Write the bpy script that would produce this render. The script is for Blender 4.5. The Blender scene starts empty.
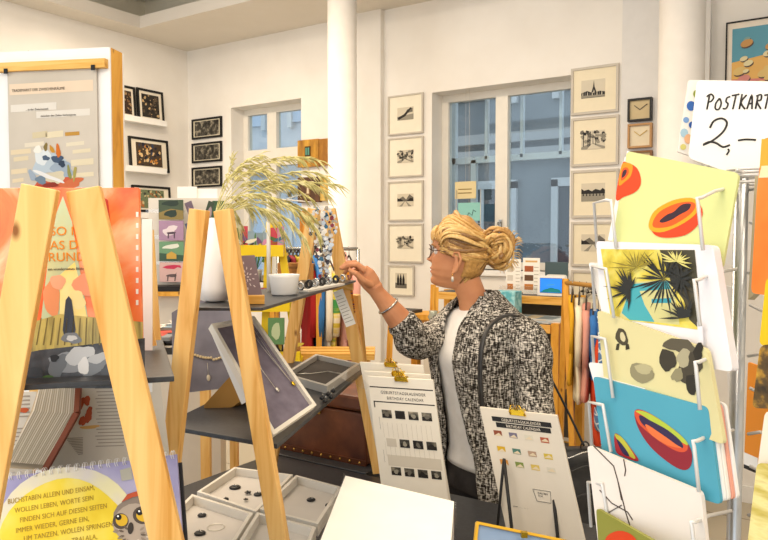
import bpy, math, random
from mathutils import Vector, Matrix, noise
random.seed(7)
S = bpy.context.scene
COL = S.collection
V3 = Vector
PI = math.pi

# ------------------------------------------------------------------ camera
FPX = 720.0
cam_d = bpy.data.cameras.new('camera')
cam = bpy.data.objects.new('camera', cam_d); COL.objects.link(cam)
cam_d.sensor_width = 36; cam_d.lens = FPX / 768 * 36
cam_d.clip_start = 0.05; cam_d.clip_end = 100
YAW = math.atan2(0.5515, 0.834)
cam.location = (0, 0, 1.6)
cam.rotation_euler = (math.radians(90 - 2.55), 0, YAW)
S.camera = cam
CAM = Matrix.Translation(cam.location) @ cam.rotation_euler.to_matrix().to_4x4()
CR = Matrix.Rotation(YAW, 3, 'Z')

# ------------------------------------------------------------------ view, world, lights
S.view_settings.view_transform = 'Standard'
S.view_settings.look = 'None'
S.view_settings.gamma = 1
S.view_settings.exposure = -0.64
S.view_settings.use_curve_mapping = False
w = bpy.data.worlds.new('world'); S.world = w; w.use_nodes = True
w.node_tree.nodes['Background'].inputs[0].default_value = (0.86, 0.93, 1.0, 1)
w.node_tree.nodes['Background'].inputs[1].default_value = 2.2


def area(name, loc, size, power, col, target=None):
    l = bpy.data.lights.new(name, 'AREA'); l.shape = 'RECTANGLE'
    l.size, l.size_y = size; l.energy = power; l.color = col
    o = bpy.data.objects.new(name, l); COL.objects.link(o); o.location = loc
    if target is not None:
        o.rotation_euler = (V3(target) - V3(loc)).to_track_quat('-Z', 'Y').to_euler()
    return o


WARM = (1.0, 0.83, 0.63)
area('ceiling_light_window_side', (-2.0, 3.0, 3.37), (2.4, .5), 42, WARM)
area('ceiling_light_corner', (-4.2, 3.4, 3.3), (1.4, .5), 46, WARM)
area('ceiling_light_middle', (-2.6, 1.8, 3.7), (2.2, .6), 85, WARM)
area('ceiling_void_fill', (-3.4, 2.4, 3.55), (1.6, .4), 22, WARM, (-3.6, 2.9, 4.4))  # added fill light, stands for no seen lamp; brightens the void above the opening
area('ceiling_light_front', (0.2, 0.9, 3.3), (1.8, .6), 44, WARM)
area('ceiling_light_rear', (-0.6, -0.9, 3.2), (1.6, .6), 55, WARM, (-0.6, 0.8, 1.0))
area('shop_front_daylight', (0.4, -2.4, 1.9), (4.5, 2.4), 30, (1.0, .95, .88), (-1.5, 2, 1.2))

# ------------------------------------------------------------------ geometry helpers


def P(px, py, d):
    return CAM @ V3(((px - 384) / FPX * d, (270 - py) / FPX * d, -d))


def ray(px, py):
    o = CAM.translation
    return o, (P(px, py, 1) - o)


def onY(px, py, Y):
    o, r = ray(px, py); return o + r * ((Y - o.y) / r.y)


def onX(px, py, X):
    o, r = ray(px, py); return o + r * ((X - o.x) / r.x)


def onZ(px, py, Z):
    o, r = ray(px, py); return o + r * ((Z - o.z) / r.z)


def depth(p):
    return -(CAM.inverted() @ p).z


def frame(O, U, V):
    U = U.normalized(); V = (V - U * V.dot(U)).normalized(); Y = V.cross(U)
    return Matrix(((U.x, Y.x, V.x, O.x), (U.y, Y.y, V.y, O.y), (U.z, Y.z, V.z, O.z), (0, 0, 0, 1)))


def fit(BL, BR, TL):
    a, b, c = P(*BL), P(*BR), P(*TL)
    U = b - a; V = c - a
    M = frame(a, U, V)
    V2 = V - U.normalized() * V.dot(U.normalized())
    M = M @ Matrix.Translation((U.length / 2, 0, 0))
    return M, U.length, V2.length


def loc_on(mw, px, py, y=0.0):
    """pixel -> local (x, z) on the panel's plane y"""
    i = mw.inverted(); o, d = ray(px, py); o2 = i @ o; d2 = (i.to_3x3() @ d); k = (y - o2.y) / d2.y; q = o2 + d2 * k; return q.x, q.z


def srgb(h):
    h = h.lstrip('#'); c = [int(h[i:i + 2], 16) / 255 for i in (0, 2, 4)]
    return tuple((x / 12.92 if x <= .04045 else ((x + .055) / 1.055) ** 2.4) for x in c) + (1,)


# ------------------------------------------------------------------ materials
MATS = {}


def base_mat(name, hexc, rough=.6, metal=0.0, spec=.3):
    m = bpy.data.materials.new(name); m.use_nodes = True
    b = m.node_tree.nodes['Principled BSDF']
    b.inputs['Base Color'].default_value = srgb(hexc)
    b.inputs['Roughness'].default_value = rough
    b.inputs['Metallic'].default_value = metal
    b.inputs['Specular IOR Level'].default_value = spec
    return m, m.node_tree.nodes, m.node_tree.links, b


def ramp_mat(name, stops, scale=(5, 5, 5), nscale=1.0, detail=4, rough=.6, spec=.3, coord='Object', bump=0, distort=0, interp='LINEAR', metal=0):
    if name in MATS: return MATS[name]
    m, N, L, b = base_mat(name, stops[0][1], rough, metal, spec)
    tc = N.new('ShaderNodeTexCoord'); mp = N.new('ShaderNodeMapping'); mp.inputs['Scale'].default_value = scale
    if coord == 'World':
        g = N.new('ShaderNodeNewGeometry'); L.new(g.outputs['Position'], mp.inputs[0])
    else:
        L.new(tc.outputs[coord], mp.inputs[0])
    n = N.new('ShaderNodeTexNoise'); n.inputs['Scale'].default_value = nscale; n.inputs['Detail'].default_value = detail
    n.inputs['Distortion'].default_value = distort
    L.new(mp.outputs[0], n.inputs['Vector'])
    r = N.new('ShaderNodeValToRGB'); r.color_ramp.interpolation = interp
    els = r.color_ramp.elements
    while len(els) < len(stops): els.new(.5)
    for e, (p, c) in zip(els, stops): e.position = p; e.color = srgb(c)
    L.new(n.outputs[0], r.inputs[0]); L.new(r.outputs[0], b.inputs['Base Color'])
    if bump:
        bp = N.new('ShaderNodeBump'); bp.inputs['Strength'].default_value = bump; bp.inputs['Distance'].default_value = .004
        L.new(n.outputs[0], bp.inputs['Height']); L.new(bp.outputs[0], b.inputs['Normal'])
    MATS[name] = m
    return m


def M_(hexc, rough=.6, metal=0.0, spec=.3):
    """plain colour with a faint procedural variation"""
    k = 'c_%s_%s_%s_%s' % (hexc, rough, metal, spec)
    if k in MATS: return MATS[k]
    m, N, L, b = base_mat('surface_' + hexc.strip('#'), hexc, rough, metal, spec)
    tc = N.new('ShaderNodeTexCoord'); n = N.new('ShaderNodeTexNoise'); n.inputs['Scale'].default_value = 14
    L.new(tc.outputs['Object'], n.inputs['Vector'])
    mx = N.new('ShaderNodeMix'); mx.data_type = 'RGBA'; mx.blend_type = 'MULTIPLY'
    mx.inputs['Factor'].default_value = .10
    mx.inputs[6].default_value = srgb(hexc); L.new(n.outputs[0], mx.inputs[7]); L.new(mx.outputs[2], b.inputs['Base Color'])
    MATS[k] = m
    return m


def wood(name, a, bcol, c, scale=(38, 38, 2.2), rough=.5, world=False):
    if name in MATS: return MATS[name]
    m, N, L, b = base_mat(name, a, rough, 0, .35)
    tc = N.new('ShaderNodeTexCoord'); mp = N.new('ShaderNodeMapping'); mp.inputs['Scale'].default_value = scale
    if world:
        g = N.new('ShaderNodeNewGeometry'); L.new(g.outputs['Position'], mp.inputs[0])
    else:
        L.new(tc.outputs['Object'], mp.inputs[0])
    n = N.new('ShaderNodeTexNoise'); n.inputs['Scale'].default_value = 1.0; n.inputs['Detail'].default_value = 6; n.inputs['Distortion'].default_value = 1.2
    L.new(mp.outputs[0], n.inputs['Vector'])
    r = N.new('ShaderNodeValToRGB'); e = r.color_ramp.elements; e.new(.5)
    e[0].position = .3; e[0].color = srgb(c); e[1].position = .47; e[1].color = srgb(bcol); e[2].position = .68; e[2].color = srgb(a)
    L.new(n.outputs[0], r.inputs[0])
    # knots
    v = N.new('ShaderNodeTexVoronoi'); v.inputs['Scale'].default_value = 1; mp2 = N.new('ShaderNodeMapping'); mp2.inputs['Scale'].default_value = (14, 14, 7)
    L.new(tc.outputs['Object'], mp2.inputs[0]); L.new(mp2.outputs[0], v.inputs['Vector'])
    r2 = N.new('ShaderNodeValToRGB'); r2.color_ramp.elements[0].position = .04; r2.color_ramp.elements[0].color = (1, 1, 1, 1)
    r2.color_ramp.elements[1].position = .11; r2.color_ramp.elements[1].color = (0, 0, 0, 1)
    L.new(v.outputs['Distance'], r2.inputs[0])
    mx = N.new('ShaderNodeMix'); mx.data_type = 'RGBA'; L.new(r2.outputs[0], mx.inputs['Factor'])
    L.new(r.outputs[0], mx.inputs[6]); mx.inputs[7].default_value = srgb('#8a5420'); L.new(mx.outputs[2], b.inputs['Base Color'])
    MATS[name] = m
    return m


PINE = wood('pine', '#efc67e', '#e5b265', '#cf9440')
PINE_X = wood('pine_horizontal', '#ecbf6e', '#dca64d', '#c48b34', (2.2, 38, 38))
YPINE = wood('honey_pine', '#e9b04a', '#dc9f38', '#bd7f22', (20, 20, 3))
WALL = ramp_mat('plaster_white', [(.3, '#e9e4dc'), (.7, '#f1ede6')], (1.3, 1.3, 1.3), 2, 6, .85, .15, 'World', .08)
CEIL = ramp_mat('ceiling_paint', [(.3, '#ddd6ca'), (.7, '#e4ddd2')], (1, 1, 1), 2, 4, .9, .1, 'World')
FRAMEWHITE = M_('#efebe2', .45)
WHITE = M_('#f4f2ee', .5)
PAPER = M_('#f3efe6', .75)
BLACK = M_('#1b1a1a', .45)
SHELF = ramp_mat('black_board', [(.35, '#26272a'), (.7, '#34363a')], (30, 30, 30), 3, 5, .38, .5)
CHROME = M_('#b9b8b4', .25, 1.0)
GOLD = M_('#e8c23c', .25, 1.0)
MATT = M_('#eadfc4', .8)


def bwphoto():
    return ramp_mat('photo_black_white', [(.38, '#191714'), (.52, '#4a463e'), (.62, '#8f8775'), (.74, '#d8cdb6')], (1, 1, 1), 24, 9, .4, .4, 'World', 0, .2)


def glassmat():
    if 'glass' in MATS: return MATS['glass']
    m = bpy.data.materials.new('window_glass'); m.use_nodes = True; N = m.node_tree.nodes; L = m.node_tree.links; N.clear()
    o = N.new('ShaderNodeOutputMaterial'); mx = N.new('ShaderNodeMixShader'); t = N.new('ShaderNodeBsdfTransparent'); g = N.new('ShaderNodeBsdfGlossy')
    g.inputs['Roughness'].default_value = .03; t.inputs[0].default_value = (.86, .92, .95, 1)
    f = N.new('ShaderNodeLayerWeight'); pw_ = N.new('ShaderNodeMath'); pw_.operation = 'POWER'; pw_.inputs[1].default_value = 3.5; L.new(f.outputs['Facing'], pw_.inputs[0])
    ma = N.new('ShaderNodeMath'); ma.operation = 'MULTIPLY_ADD'; ma.inputs[1].default_value = .8; ma.inputs[2].default_value = .07; ma.use_clamp = True
    L.new(pw_.outputs[0], ma.inputs[0]); L.new(ma.outputs[0], mx.inputs[0]); L.new(t.outputs[0], mx.inputs[1]); L.new(g.outputs[0], mx.inputs[2]); L.new(mx.outputs[0], o.inputs[0])
    MATS['glass'] = m
    return m


def clearmat():
    if 'clear' in MATS: return MATS['clear']
    m = bpy.data.materials.new('clear_acrylic'); m.use_nodes = True; N = m.node_tree.nodes; L = m.node_tree.links; N.clear()
    o = N.new('ShaderNodeOutputMaterial'); mx = N.new('ShaderNodeMixShader'); t = N.new('ShaderNodeBsdfTransparent'); g = N.new('ShaderNodeBsdfGlossy')
    g.inputs['Roughness'].default_value = .05
    mx.inputs[0].default_value = .10; L.new(t.outputs[0], mx.inputs[1]); L.new(g.outputs[0], mx.inputs[2]); L.new(mx.outputs[0], o.inputs[0])
    MATS['clear'] = m
    return m


# ------------------------------------------------------------------ mesh builder
class MB:
    def __init__(s): s.v = []; s.f = []; s.mi = []; s.sm = []; s.mats = []

    def m(s, mat):
        if mat not in s.mats: s.mats.append(mat)
        return s.mats.index(mat)

    def add(s, vs, fs, mat, smooth=False):
        o = len(s.v); s.v += [V3(v) for v in vs]; k = s.m(mat)
        for f in fs: s.f.append([i + o for i in f]); s.mi.append(k); s.sm.append(smooth)
        return s

    def box(s, a, b, mat):
        x0, y0, z0 = a; x1, y1, z1 = b
        return s.add([(x0, y0, z0), (x1, y0, z0), (x1, y1, z0), (x0, y1, z0), (x0, y0, z1), (x1, y0, z1), (x1, y1, z1), (x0, y1, z1)],
                     [(0, 3, 2, 1), (4, 5, 6, 7), (0, 1, 5, 4), (1, 2, 6, 5), (2, 3, 7, 6), (3, 0, 4, 7)], mat)

    def obox(s, M, a, b, mat):
        t = MB(); t.box(a, b, mat); return s.add([M @ v for v in t.v], t.f, mat)

    def bar(s, p, q, wx, wy, mat, side=None):
        """straight square timber from p to q; wx along side"""
        p, q = V3(p), V3(q); z = (q - p).normalized(); sd = V3(side) if side is not None else (V3((1, 0, 0)) if abs(z.x) < .9 else V3((0, 1, 0)))
        x = (sd - z * sd.dot(z)).normalized(); y = z.cross(x)
        vs = []
        for c in (p, q):
            for i, j in ((-1, -1), (1, -1), (1, 1), (-1, 1)): vs.append(c + x * (wx / 2 * i) + y * (wy / 2 * j))
        return s.add(vs, [(0, 3, 2, 1), (4, 5, 6, 7), (0, 1, 5, 4), (1, 2, 6, 5), (2, 3, 7, 6), (3, 0, 4, 7)], mat)

    def tube(s, pts, r, mat, n=8, flat=1.0, closed=False):
        pts = [V3(p) for p in pts]; k = len(pts); R = r if isinstance(r, (list, tuple)) else [r] * k
        up = None; vs = []
        for i, p in enumerate(pts):
            if closed: t = pts[(i + 1) % k] - pts[i - 1]
            else: t = pts[min(i + 1, k - 1)] - pts[max(i - 1, 0)]
            t = t.normalized() if t.length > 1e-9 else V3((0, 0, 1))
            if up is None: up = V3((0, 0, 1)) if abs(t.z) < .9 else V3((1, 0, 0))
            x = (up - t * up.dot(t))
            if x.length < 1e-6: x = t.orthogonal()
            x.normalize(); y = t.cross(x); up = x
            for j in range(n):
                a = 2 * PI * j / n; vs.append(p + x * (R[i] * math.cos(a)) + y * (R[i] * flat * math.sin(a)))
        fs = []
        for i in range(k if closed else k - 1):
            i2 = (i + 1) % k
            for j in range(n): fs.append((i * n + j, i * n + (j + 1) % n, i2 * n + (j + 1) % n, i2 * n + j))
        if not closed: fs += [tuple(range(n))[::-1], tuple((k - 1) * n + j for j in range(n))]
        return s.add(vs, fs, mat, True)

    def rings(s, rs, mat, caps=True, closed=True, smooth=True):
        n = len(rs[0]); vs = [p for r in rs for p in r]; fs = []
        for i in range(len(rs) - 1):
            for j in range(n if closed else n - 1): fs.append((i * n + j, i * n + (j + 1) % n, (i + 1) * n + (j + 1) % n, (i + 1) * n + j))
        if caps and closed: fs += [tuple(range(n))[::-1], tuple((len(rs) - 1) * n + j for j in range(n))]
        return s.add(vs, fs, mat, smooth)

    def lathe(s, c, prof, mat, n=32):
        c = V3(c); return s.rings([[c + V3((r * math.cos(2 * PI * j / n), r * math.sin(2 * PI * j / n), z)) for j in range(n)] for r, z in prof], mat)

    def ball(s, c, r, mat, sq=(1, 1, 1), n=12):
        c = V3(c)
        return s.rings([[c + V3((r * sq[0] * math.sin(PI * i / n) * math.cos(2 * PI * j / n), r * sq[1] * math.sin(PI * i / n) * math.sin(2 * PI * j / n), -r * sq[2] * math.cos(PI * i / n))) for j in range(n)]
                        for i in [.15] + list(range(1, n)) + [n - .15]], mat)

    def prism(s, poly, y0, y1, mat):
        """poly in (x, z); extruded y0..y1"""
        n = len(poly); vs = [(x, y0, z) for x, z in poly] + [(x, y1, z) for x, z in poly]
        fs = [tuple(range(n)), tuple(range(n, 2 * n))[::-1]] + [(i, i + n, (i + 1) % n + n, (i + 1) % n) for i in range(n)]
        return s.add(vs, fs, mat)

    def sheet(s, poly, y, mat):
        return s.add([(x, y, z) for x, z in poly], [tuple(range(len(poly)))], mat)

    def build(s, name, parent=None, mw=None, bevel=0, seg=2):
        me = bpy.data.meshes.new(name); me.from_pydata([tuple(v) for v in s.v], [], s.f)
        for m in s.mats: me.materials.append(m)
        me.polygons.foreach_set('material_index', s.mi); me.polygons.foreach_set('use_smooth', s.sm); me.update()
        o = bpy.data.objects.new(name, me); COL.objects.link(o)
        if parent is not None: o.parent = parent
        if mw is not None: o.matrix_world = mw
        if bevel:
            b = o.modifiers.new('bevel', 'BEVEL'); b.width = bevel; b.segments = seg; b.limit_method = 'ANGLE'
        return o


ORD = ['leftmost', 'second', 'third', 'fourth', 'fifth', 'sixth', 'seventh']
CN = {'#7a5a8a': 'purple', '#c94a5a': 'rose red', '#3f6a8a': 'blue', '#d9c04a': 'yellow', '#5a7a4a': 'green', '#e0dccf': 'off-white', '#2e2e34': 'black', '#a8743c': 'brown', '#8aa0b0': 'grey-blue', '#c98ab0': 'pink'}


def tag(o, label=None, cat=None, group=None, kind=None):
    if label: o['label'] = label
    if cat: o['category'] = cat
    if group: o['group'] = group
    if kind: o['kind'] = kind
    return o


def thing(name, label, cat, mw=None, loc=None, group=None):
    o = bpy.data.objects.new(name, None); COL.objects.link(o); o.empty_display_size = .05
    o.matrix_world = mw if mw is not None else Matrix.Translation(loc or (0, 0, 0))
    return tag(o, label, cat, group)


def copy_tree(o, label=None):
    kids = [c for c in bpy.data.objects if c.parent == o]
    c = o.copy(); COL.objects.link(c)
    if label: c['label'] = label
    for k in kids:
        d = copy_tree(k); d.parent = c; d.matrix_parent_inverse = k.matrix_parent_inverse
    return c


def struct(name, mb, bevel=0, **k):
    return tag(mb.build(name, bevel=bevel, **k), kind='structure')


def txt(body, x, z, size, mat, parent, y=-.001, shear=0.0, align='LEFT', rot=0, sx=1.0, name='lettering', ext=0.0002, space=1.0):
    cu = bpy.data.curves.new('t', 'FONT'); cu.body = body; cu.size = size; cu.shear = shear; cu.align_x = align; cu.extrude = ext; cu.space_character = space
    o = bpy.data.objects.new('t', cu); COL.objects.link(o)
    dg = bpy.context.evaluated_depsgraph_get(); me = bpy.data.meshes.new_from_object(o.evaluated_get(dg))
    bpy.data.objects.remove(o)
    me.transform(Matrix.Translation((x, y, z)) @ Matrix.Rotation(rot, 4, 'Y') @ Matrix.Rotation(PI / 2, 4, 'X') @ Matrix.Diagonal((sx, 1, 1, 1)))
    me.materials.clear(); me.materials.append(mat)
    t = bpy.data.objects.new(name, me); COL.objects.link(t); t.parent = parent
    return t


def rrect(x0, z0, x1, z1, r, n=4):
    out = []
    for cx, cz, a0 in ((x1 - r, z1 - r, 0), (x0 + r, z1 - r, 90), (x0 + r, z0 + r, 180), (x1 - r, z0 + r, 270)):
        for i in range(n + 1):
            a = math.radians(a0 + 90 * i / n); out.append((cx + r * math.cos(a), cz + r * math.sin(a)))
    return out


def blob(cx, cz, rx, rz, rot=0, n=20, wob=0, seed=0):
    rnd = random.Random(seed); out = []
    ph = [rnd.random() * 6 for _ in range(3)]
    for i in range(n):
        a = 2 * PI * i / n; k = 1 + wob * (math.sin(2 * a + ph[0]) * .5 + math.sin(3 * a + ph[1]) * .4 + math.sin(5 * a + ph[2]) * .3)
        x, z = rx * k * math.cos(a), rz * k * math.sin(a)
        out.append((cx + x * math.cos(rot) - z * math.sin(rot), cz + x * math.sin(rot) + z * math.cos(rot)))
    return out


# ================================================================== SETTING
BY = 4.8      # back wall
LX = -5.44    # left wall
CZ = 3.39     # ceiling


def wall_with_holes(x0, x1, z0, z1, holes, y, thick, mat):
    mb = MB(); xs = x0
    for hx0, hx1, hz0, hz1 in holes:
        mb.box((xs, y, z0), (hx0, y + thick, z1), mat)
        mb.box((hx0, y, z0), (hx1, y + thick, hz0), mat); mb.box((hx0, y, hz1), (hx1, y + thick, z1), mat); xs = hx1
    mb.box((xs, y, z0), (x1, y + thick, z1), mat)
    return mb


w1 = (onY(231, 108, BY).x, onY(301, 98, BY).x, 1.20, onY(266, 103, BY).z)
w2 = (onY(432, 92, BY).x, onY(571, 75, BY).x, onY(560, 272, BY).z, onY(500, 84, BY).z)
struct('wall_back', wall_with_holes(LX - .2, 1.7, 0, CZ + .01, [w1, w2], BY, .225, WALL))
struct('wall_left', MB().box((LX - .2, -1.5, 0), (LX, BY, CZ + .01), WALL))
struct('wall_right', MB().box((1.5, -1.5, 0), (1.7, BY, CZ + .01), WALL))
fl, N, L, b = base_mat('floor_tiles', '#b9aa92', .22, 0, .5)
tc = N.new('ShaderNodeNewGeometry'); br = N.new('ShaderNodeTexBrick'); br.offset = 0; br.inputs['Scale'].default_value = 1
br.inputs['Brick Width'].default_value = .9; br.inputs['Row Height'].default_value = .9; br.inputs['Mortar Size'].default_value = .006
br.inputs['Color1'].default_value = srgb('#c8bda6'); br.inputs['Color2'].default_value = srgb('#beb29a'); br.inputs['Mortar'].default_value = srgb('#8f8570')
L.new(tc.outputs['Position'], br.inputs['Vector']); L.new(br.outputs['Color'], b.inputs['Base Color'])
struct('floor', MB().box((LX - .2, -1.6, -.08), (1.7, BY + .3, 0), fl))
# ceiling with its rectangular opening and the void above it
oc = onZ(140, 28, CZ)
OX0, OY1, OX1, OY0 = oc.x, oc.y, 0.9, -1.0
c = MB()
c.box((LX - .2, OY1, CZ), (1.7, BY + .3, CZ + .10), CEIL); c.box((LX - .2, -1.6, CZ), (OX0, OY1, CZ + .10), CEIL)
c.box((OX1, -1.6, CZ), (1.7, OY1, CZ + .10), CEIL); c.box((OX0, -1.6, CZ), (OX1, OY0, CZ + .10), CEIL)
struct('ceiling', c)
DARKC = M_('#4a4236', .8)
c = MB()
c.box((OX0 - .3, OY0 - .3, CZ + .95), (OX1 + .3, OY1 + .3, CZ + 1.0), CEIL)
c.box((OX0 - .3, OY1 + .25, CZ + .1), (OX1 + .3, OY1 + .3, CZ + 1), M_('#d5cdb8', .9)); c.box((OX0 - .3, OY0 - .3, CZ + .1), (OX0 - .25, OY1 + .3, CZ + 1), M_('#d5cdb8', .9))
struct('ceiling_void', c)
# dark steel duct lying in the opening
dp = onZ(146, 8, CZ + .35)
c = MB(); c.box((dp.x, OY1 - .62, CZ + .3), (OX1, OY1 - .08, CZ + .8), DARKC)
for i in range(12): c.box((dp.x + .5 * i, OY1 - .64, CZ + .28), (dp.x + .5 * i + .03, OY1 - .06, CZ + .82), M_('#38322a', .7))
tag(c.build('ventilation_duct'), 'dark steel duct in the ceiling opening', 'duct')

# pilasters on the back wall, and the two round columns
x0, x1 = onY(359, 200, BY).x, onY(384, 200, BY).x
struct('trim_1', MB().box((x0, BY - .05, 0), (x1, BY, CZ), WALL))
x0, x1 = onY(623, 100, BY).x, onY(662, 100, BY).x
struct('trim_2', MB().box((x0, BY - .04, 0), (x1, BY, CZ), M_('#e4e2df', .8)))
x0 = onY(700, 100, BY).x
struct('trim_3', MB().box((x0, BY - .06, 0), (x0 + .06, BY, CZ), M_('#e4e2df', .8)))


def column(px, d, r, nm):
    p = P(px, 200, d); mb = MB(); mb.lathe((p.x, p.y, 0), [(r * 1.25, 0), (r * 1.25, .08), (r, .1), (r, CZ)], M_('#f0ebe4', .55), 40)
    struct(nm, mb)


column(342.5, 4.9, .098, 'column_left')
column(679, 3.95, .118, 'column_right')
struct('baseboard_back', MB().box((LX, BY - .015, 0), (1.5, BY, .1), WHITE))
struct('baseboard_left', MB().box((LX, -1.5, 0), (LX + .015, BY, .1), WHITE))

# windows: inner double casement, outer casement, both with glass
WF = M_('#ece7dc', .4); WFB = M_('#e6eef2', .4)


def window(nm, box, mull, transom, y):
    x0, x1, z0, z1 = box; mb = MB(); fr = .055; yy = y + .16
    def rect(a0, a1, b0, b1, t, mat, ya, yb):
        mb.box((a0, ya, b0), (a0 + t, yb, b1), mat); mb.box((a1 - t, ya, b0), (a1, yb, b1), mat)
        mb.box((a0 + t, ya, b0), (a1 - t, yb, b0 + t), mat); mb.box((a0 + t, ya, b1 - t), (a1 - t, yb, b1), mat)
    rect(x0, x1, z0, z1, fr, WF, yy, yy + .06)
    for a, bb in mull:
        mb.box((a, yy - .012, z0 + fr), (bb, yy + .05, z1 - fr), WF)
    for a, bb in transom:
        mb.box((x0 + fr, yy - .02, a), (x1 - fr, yy + .05, bb), WF)
    o = struct(nm, mb)
    g = MB(); g.box((x0 + fr, yy + .025, z0 + fr), (x1 - fr, yy + .029, z1 - fr), glassmat()); g.build('glass_pane', o)
    return o


m2a, m2b = onY(496, 160, BY + .16).x, onY(508, 160, BY + .16).x
win2 = window('window_2', w2, [(m2a, m2b)], [], BY)
h = MB(); cx = (m2a + m2b) / 2
h.lathe((cx, BY + .13, 0), [(.012, 0)], CHROME, 4) if False else None
h.box((cx - .012, BY + .135, onY(500, 226, BY).z - .05), (cx + .012, BY + .148, onY(500, 226, BY).z + .05), CHROME); h.tube([(cx, BY + .14, onY(500, 222, BY).z), (cx, BY + .10, onY(500, 222, BY).z), (cx, BY + .10, onY(500, 240, BY).z)], .008, CHROME)
h.build('window_handle', win2)
# outer sash of window 2, pale blue
o2 = MB(); yo = BY + .42
zt = onY(520, 157, yo).z
o2.box((w2[0] - .2, yo, zt - .025), (w2[1] + .2, yo + .05, zt + .025), WFB)
for px in (486, 521.5, 560.5):
    x = onY(px, 130, yo).x; o2.box((x - .011, yo, zt), (x + .011, yo + .04, w2[3] + .2), WFB)
for px in (473,):
    x = onY(px, 200, yo).x; o2.box((x - .022, yo, w2[2] - .2), (x + .022, yo + .045, zt), WFB)
for px in (453, 500):
    x = onY(px, 200, yo).x; o2.box((x - .02, yo, w2[2] - .2), (x + .02, yo + .045, w2[3] + .2), WFB)
o2.build('outer_sash', win2)
m1a, m1b = onY(268, 130, BY + .16).x, onY(277, 130, BY + .16).x
t1a, t1b = onY(272, 166, BY + .16).z, onY(272, 149, BY + .16).z
win1 = window('window_1', w1, [(m1a, m1b)], [(t1a, t1b)], BY)
struct('trim_4', MB().box((w1[0], BY - .03, w1[2] - .04), (w1[1], BY + .16, w1[2]), WHITE))
struct('trim_5', MB().box((w2[0], BY - .03, w2[2] - .04), (w2[1], BY + .16, w2[2]), WHITE))
# house across the street
f = MB(); FA = ramp_mat('facade_render', [(.3, '#b9c1c9'), (.7, '#ced4d9')], (1, 1, 1), 2, 5, .9, .1, 'World')
Yf = 8.2
f.box((-13, Yf, -1), (-6.4, Yf + .4, 4.9), FA); f.box((-6.4, Yf - .02, -1), (3, Yf + .4, 4.9), ramp_mat('facade_grey', [(.3, '#7c858b'), (.7, '#8f979c')], (1, 1, 1), 2, 5, .9, .1, 'World'))
for z in (2.55, 2.75, 4.8): f.box((-13, Yf - .12, z), (3, Yf, z + .12), M_('#b9bcbd', .8))
FB = f.build('facade_wall'); fr = thing('street_building', 'grey house across the street seen through the windows', 'building', loc=(-5, Yf, 0))
FB.parent = fr; FB.matrix_parent_inverse = fr.matrix_world.inverted()
for i in range(11):
    x = -12.4 + i * 1.35
    for z in (.7, 3.3):
        m = MB(); m.box((x, Yf - .05, z), (x + .75, Yf + .01, z + 1.5), M_('#3f4c57' if x > -6.4 else '#b5c9de', .3, 0, .6)); m.box((x - .08, Yf - .08, z - .08), (x, Yf + .01, z + 1.58), M_('#d5d9da', .6))
        m.box((x + .75, Yf - .08, z - .08), (x + .83, Yf + .01, z + 1.58), M_('#d5d9da', .6)); m.box((x - .08, Yf - .08, z + 1.5), (x + .83, Yf + .01, z + 1.6), M_('#d5d9da', .6)); m.box((x + .35, Yf - .07, z), (x + .4, Yf, z + 1.5), M_('#d5d9da', .6))
        o = m.build('facade_window', fr); o.matrix_parent_inverse = fr.matrix_world.inverted()
st = MB().box((-14, BY + .35, -1.1), (4, Yf + .2, -1.0), M_('#6f6e6b', .9)); struct('street', st)

# ================================================================== FRAMED PICTURES


def picture(name, label, mw, w_, h_, fw, fmat, mat_margin, art, group=None, cat='picture', t=.02, board=MATT, glass=False):
    """frame with mount and print; local origin bottom centre, back at y=0"""
    r = thing(name, label, cat, mw, group=group)
    f = MB(); x = w_ / 2
    f.box((-x, -t, 0), (-x + fw, 0, h_), fmat); f.box((x - fw, -t, 0), (x, 0, h_), fmat)
    f.box((-x + fw, -t, 0), (x - fw, 0, fw), fmat); f.box((-x + fw, -t, h_ - fw), (x - fw, 0, h_), fmat)
    f.build('frame', r)
    m = MB(); m.box((-x + fw, -t * .55, fw), (x - fw, -.001, h_ - fw), board); m.build('mount', r)
    a = MB(); mx0, mx1, mz0, mz1 = mat_margin
    X0, X1, Z0, Z1 = -x + w_ * mx0, x - w_ * mx1, h_ * mz0, h_ * (1 - mz1)
    art(a, X0, Z0, X1, Z1, -t * .55 - .0012); a.build('print', r)
    return r


DK = M_('#24211e', .5); GY = M_('#6e685d', .5); MIDG = M_('#969080', .5); LT = M_('#d6ccb6', .5)


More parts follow.
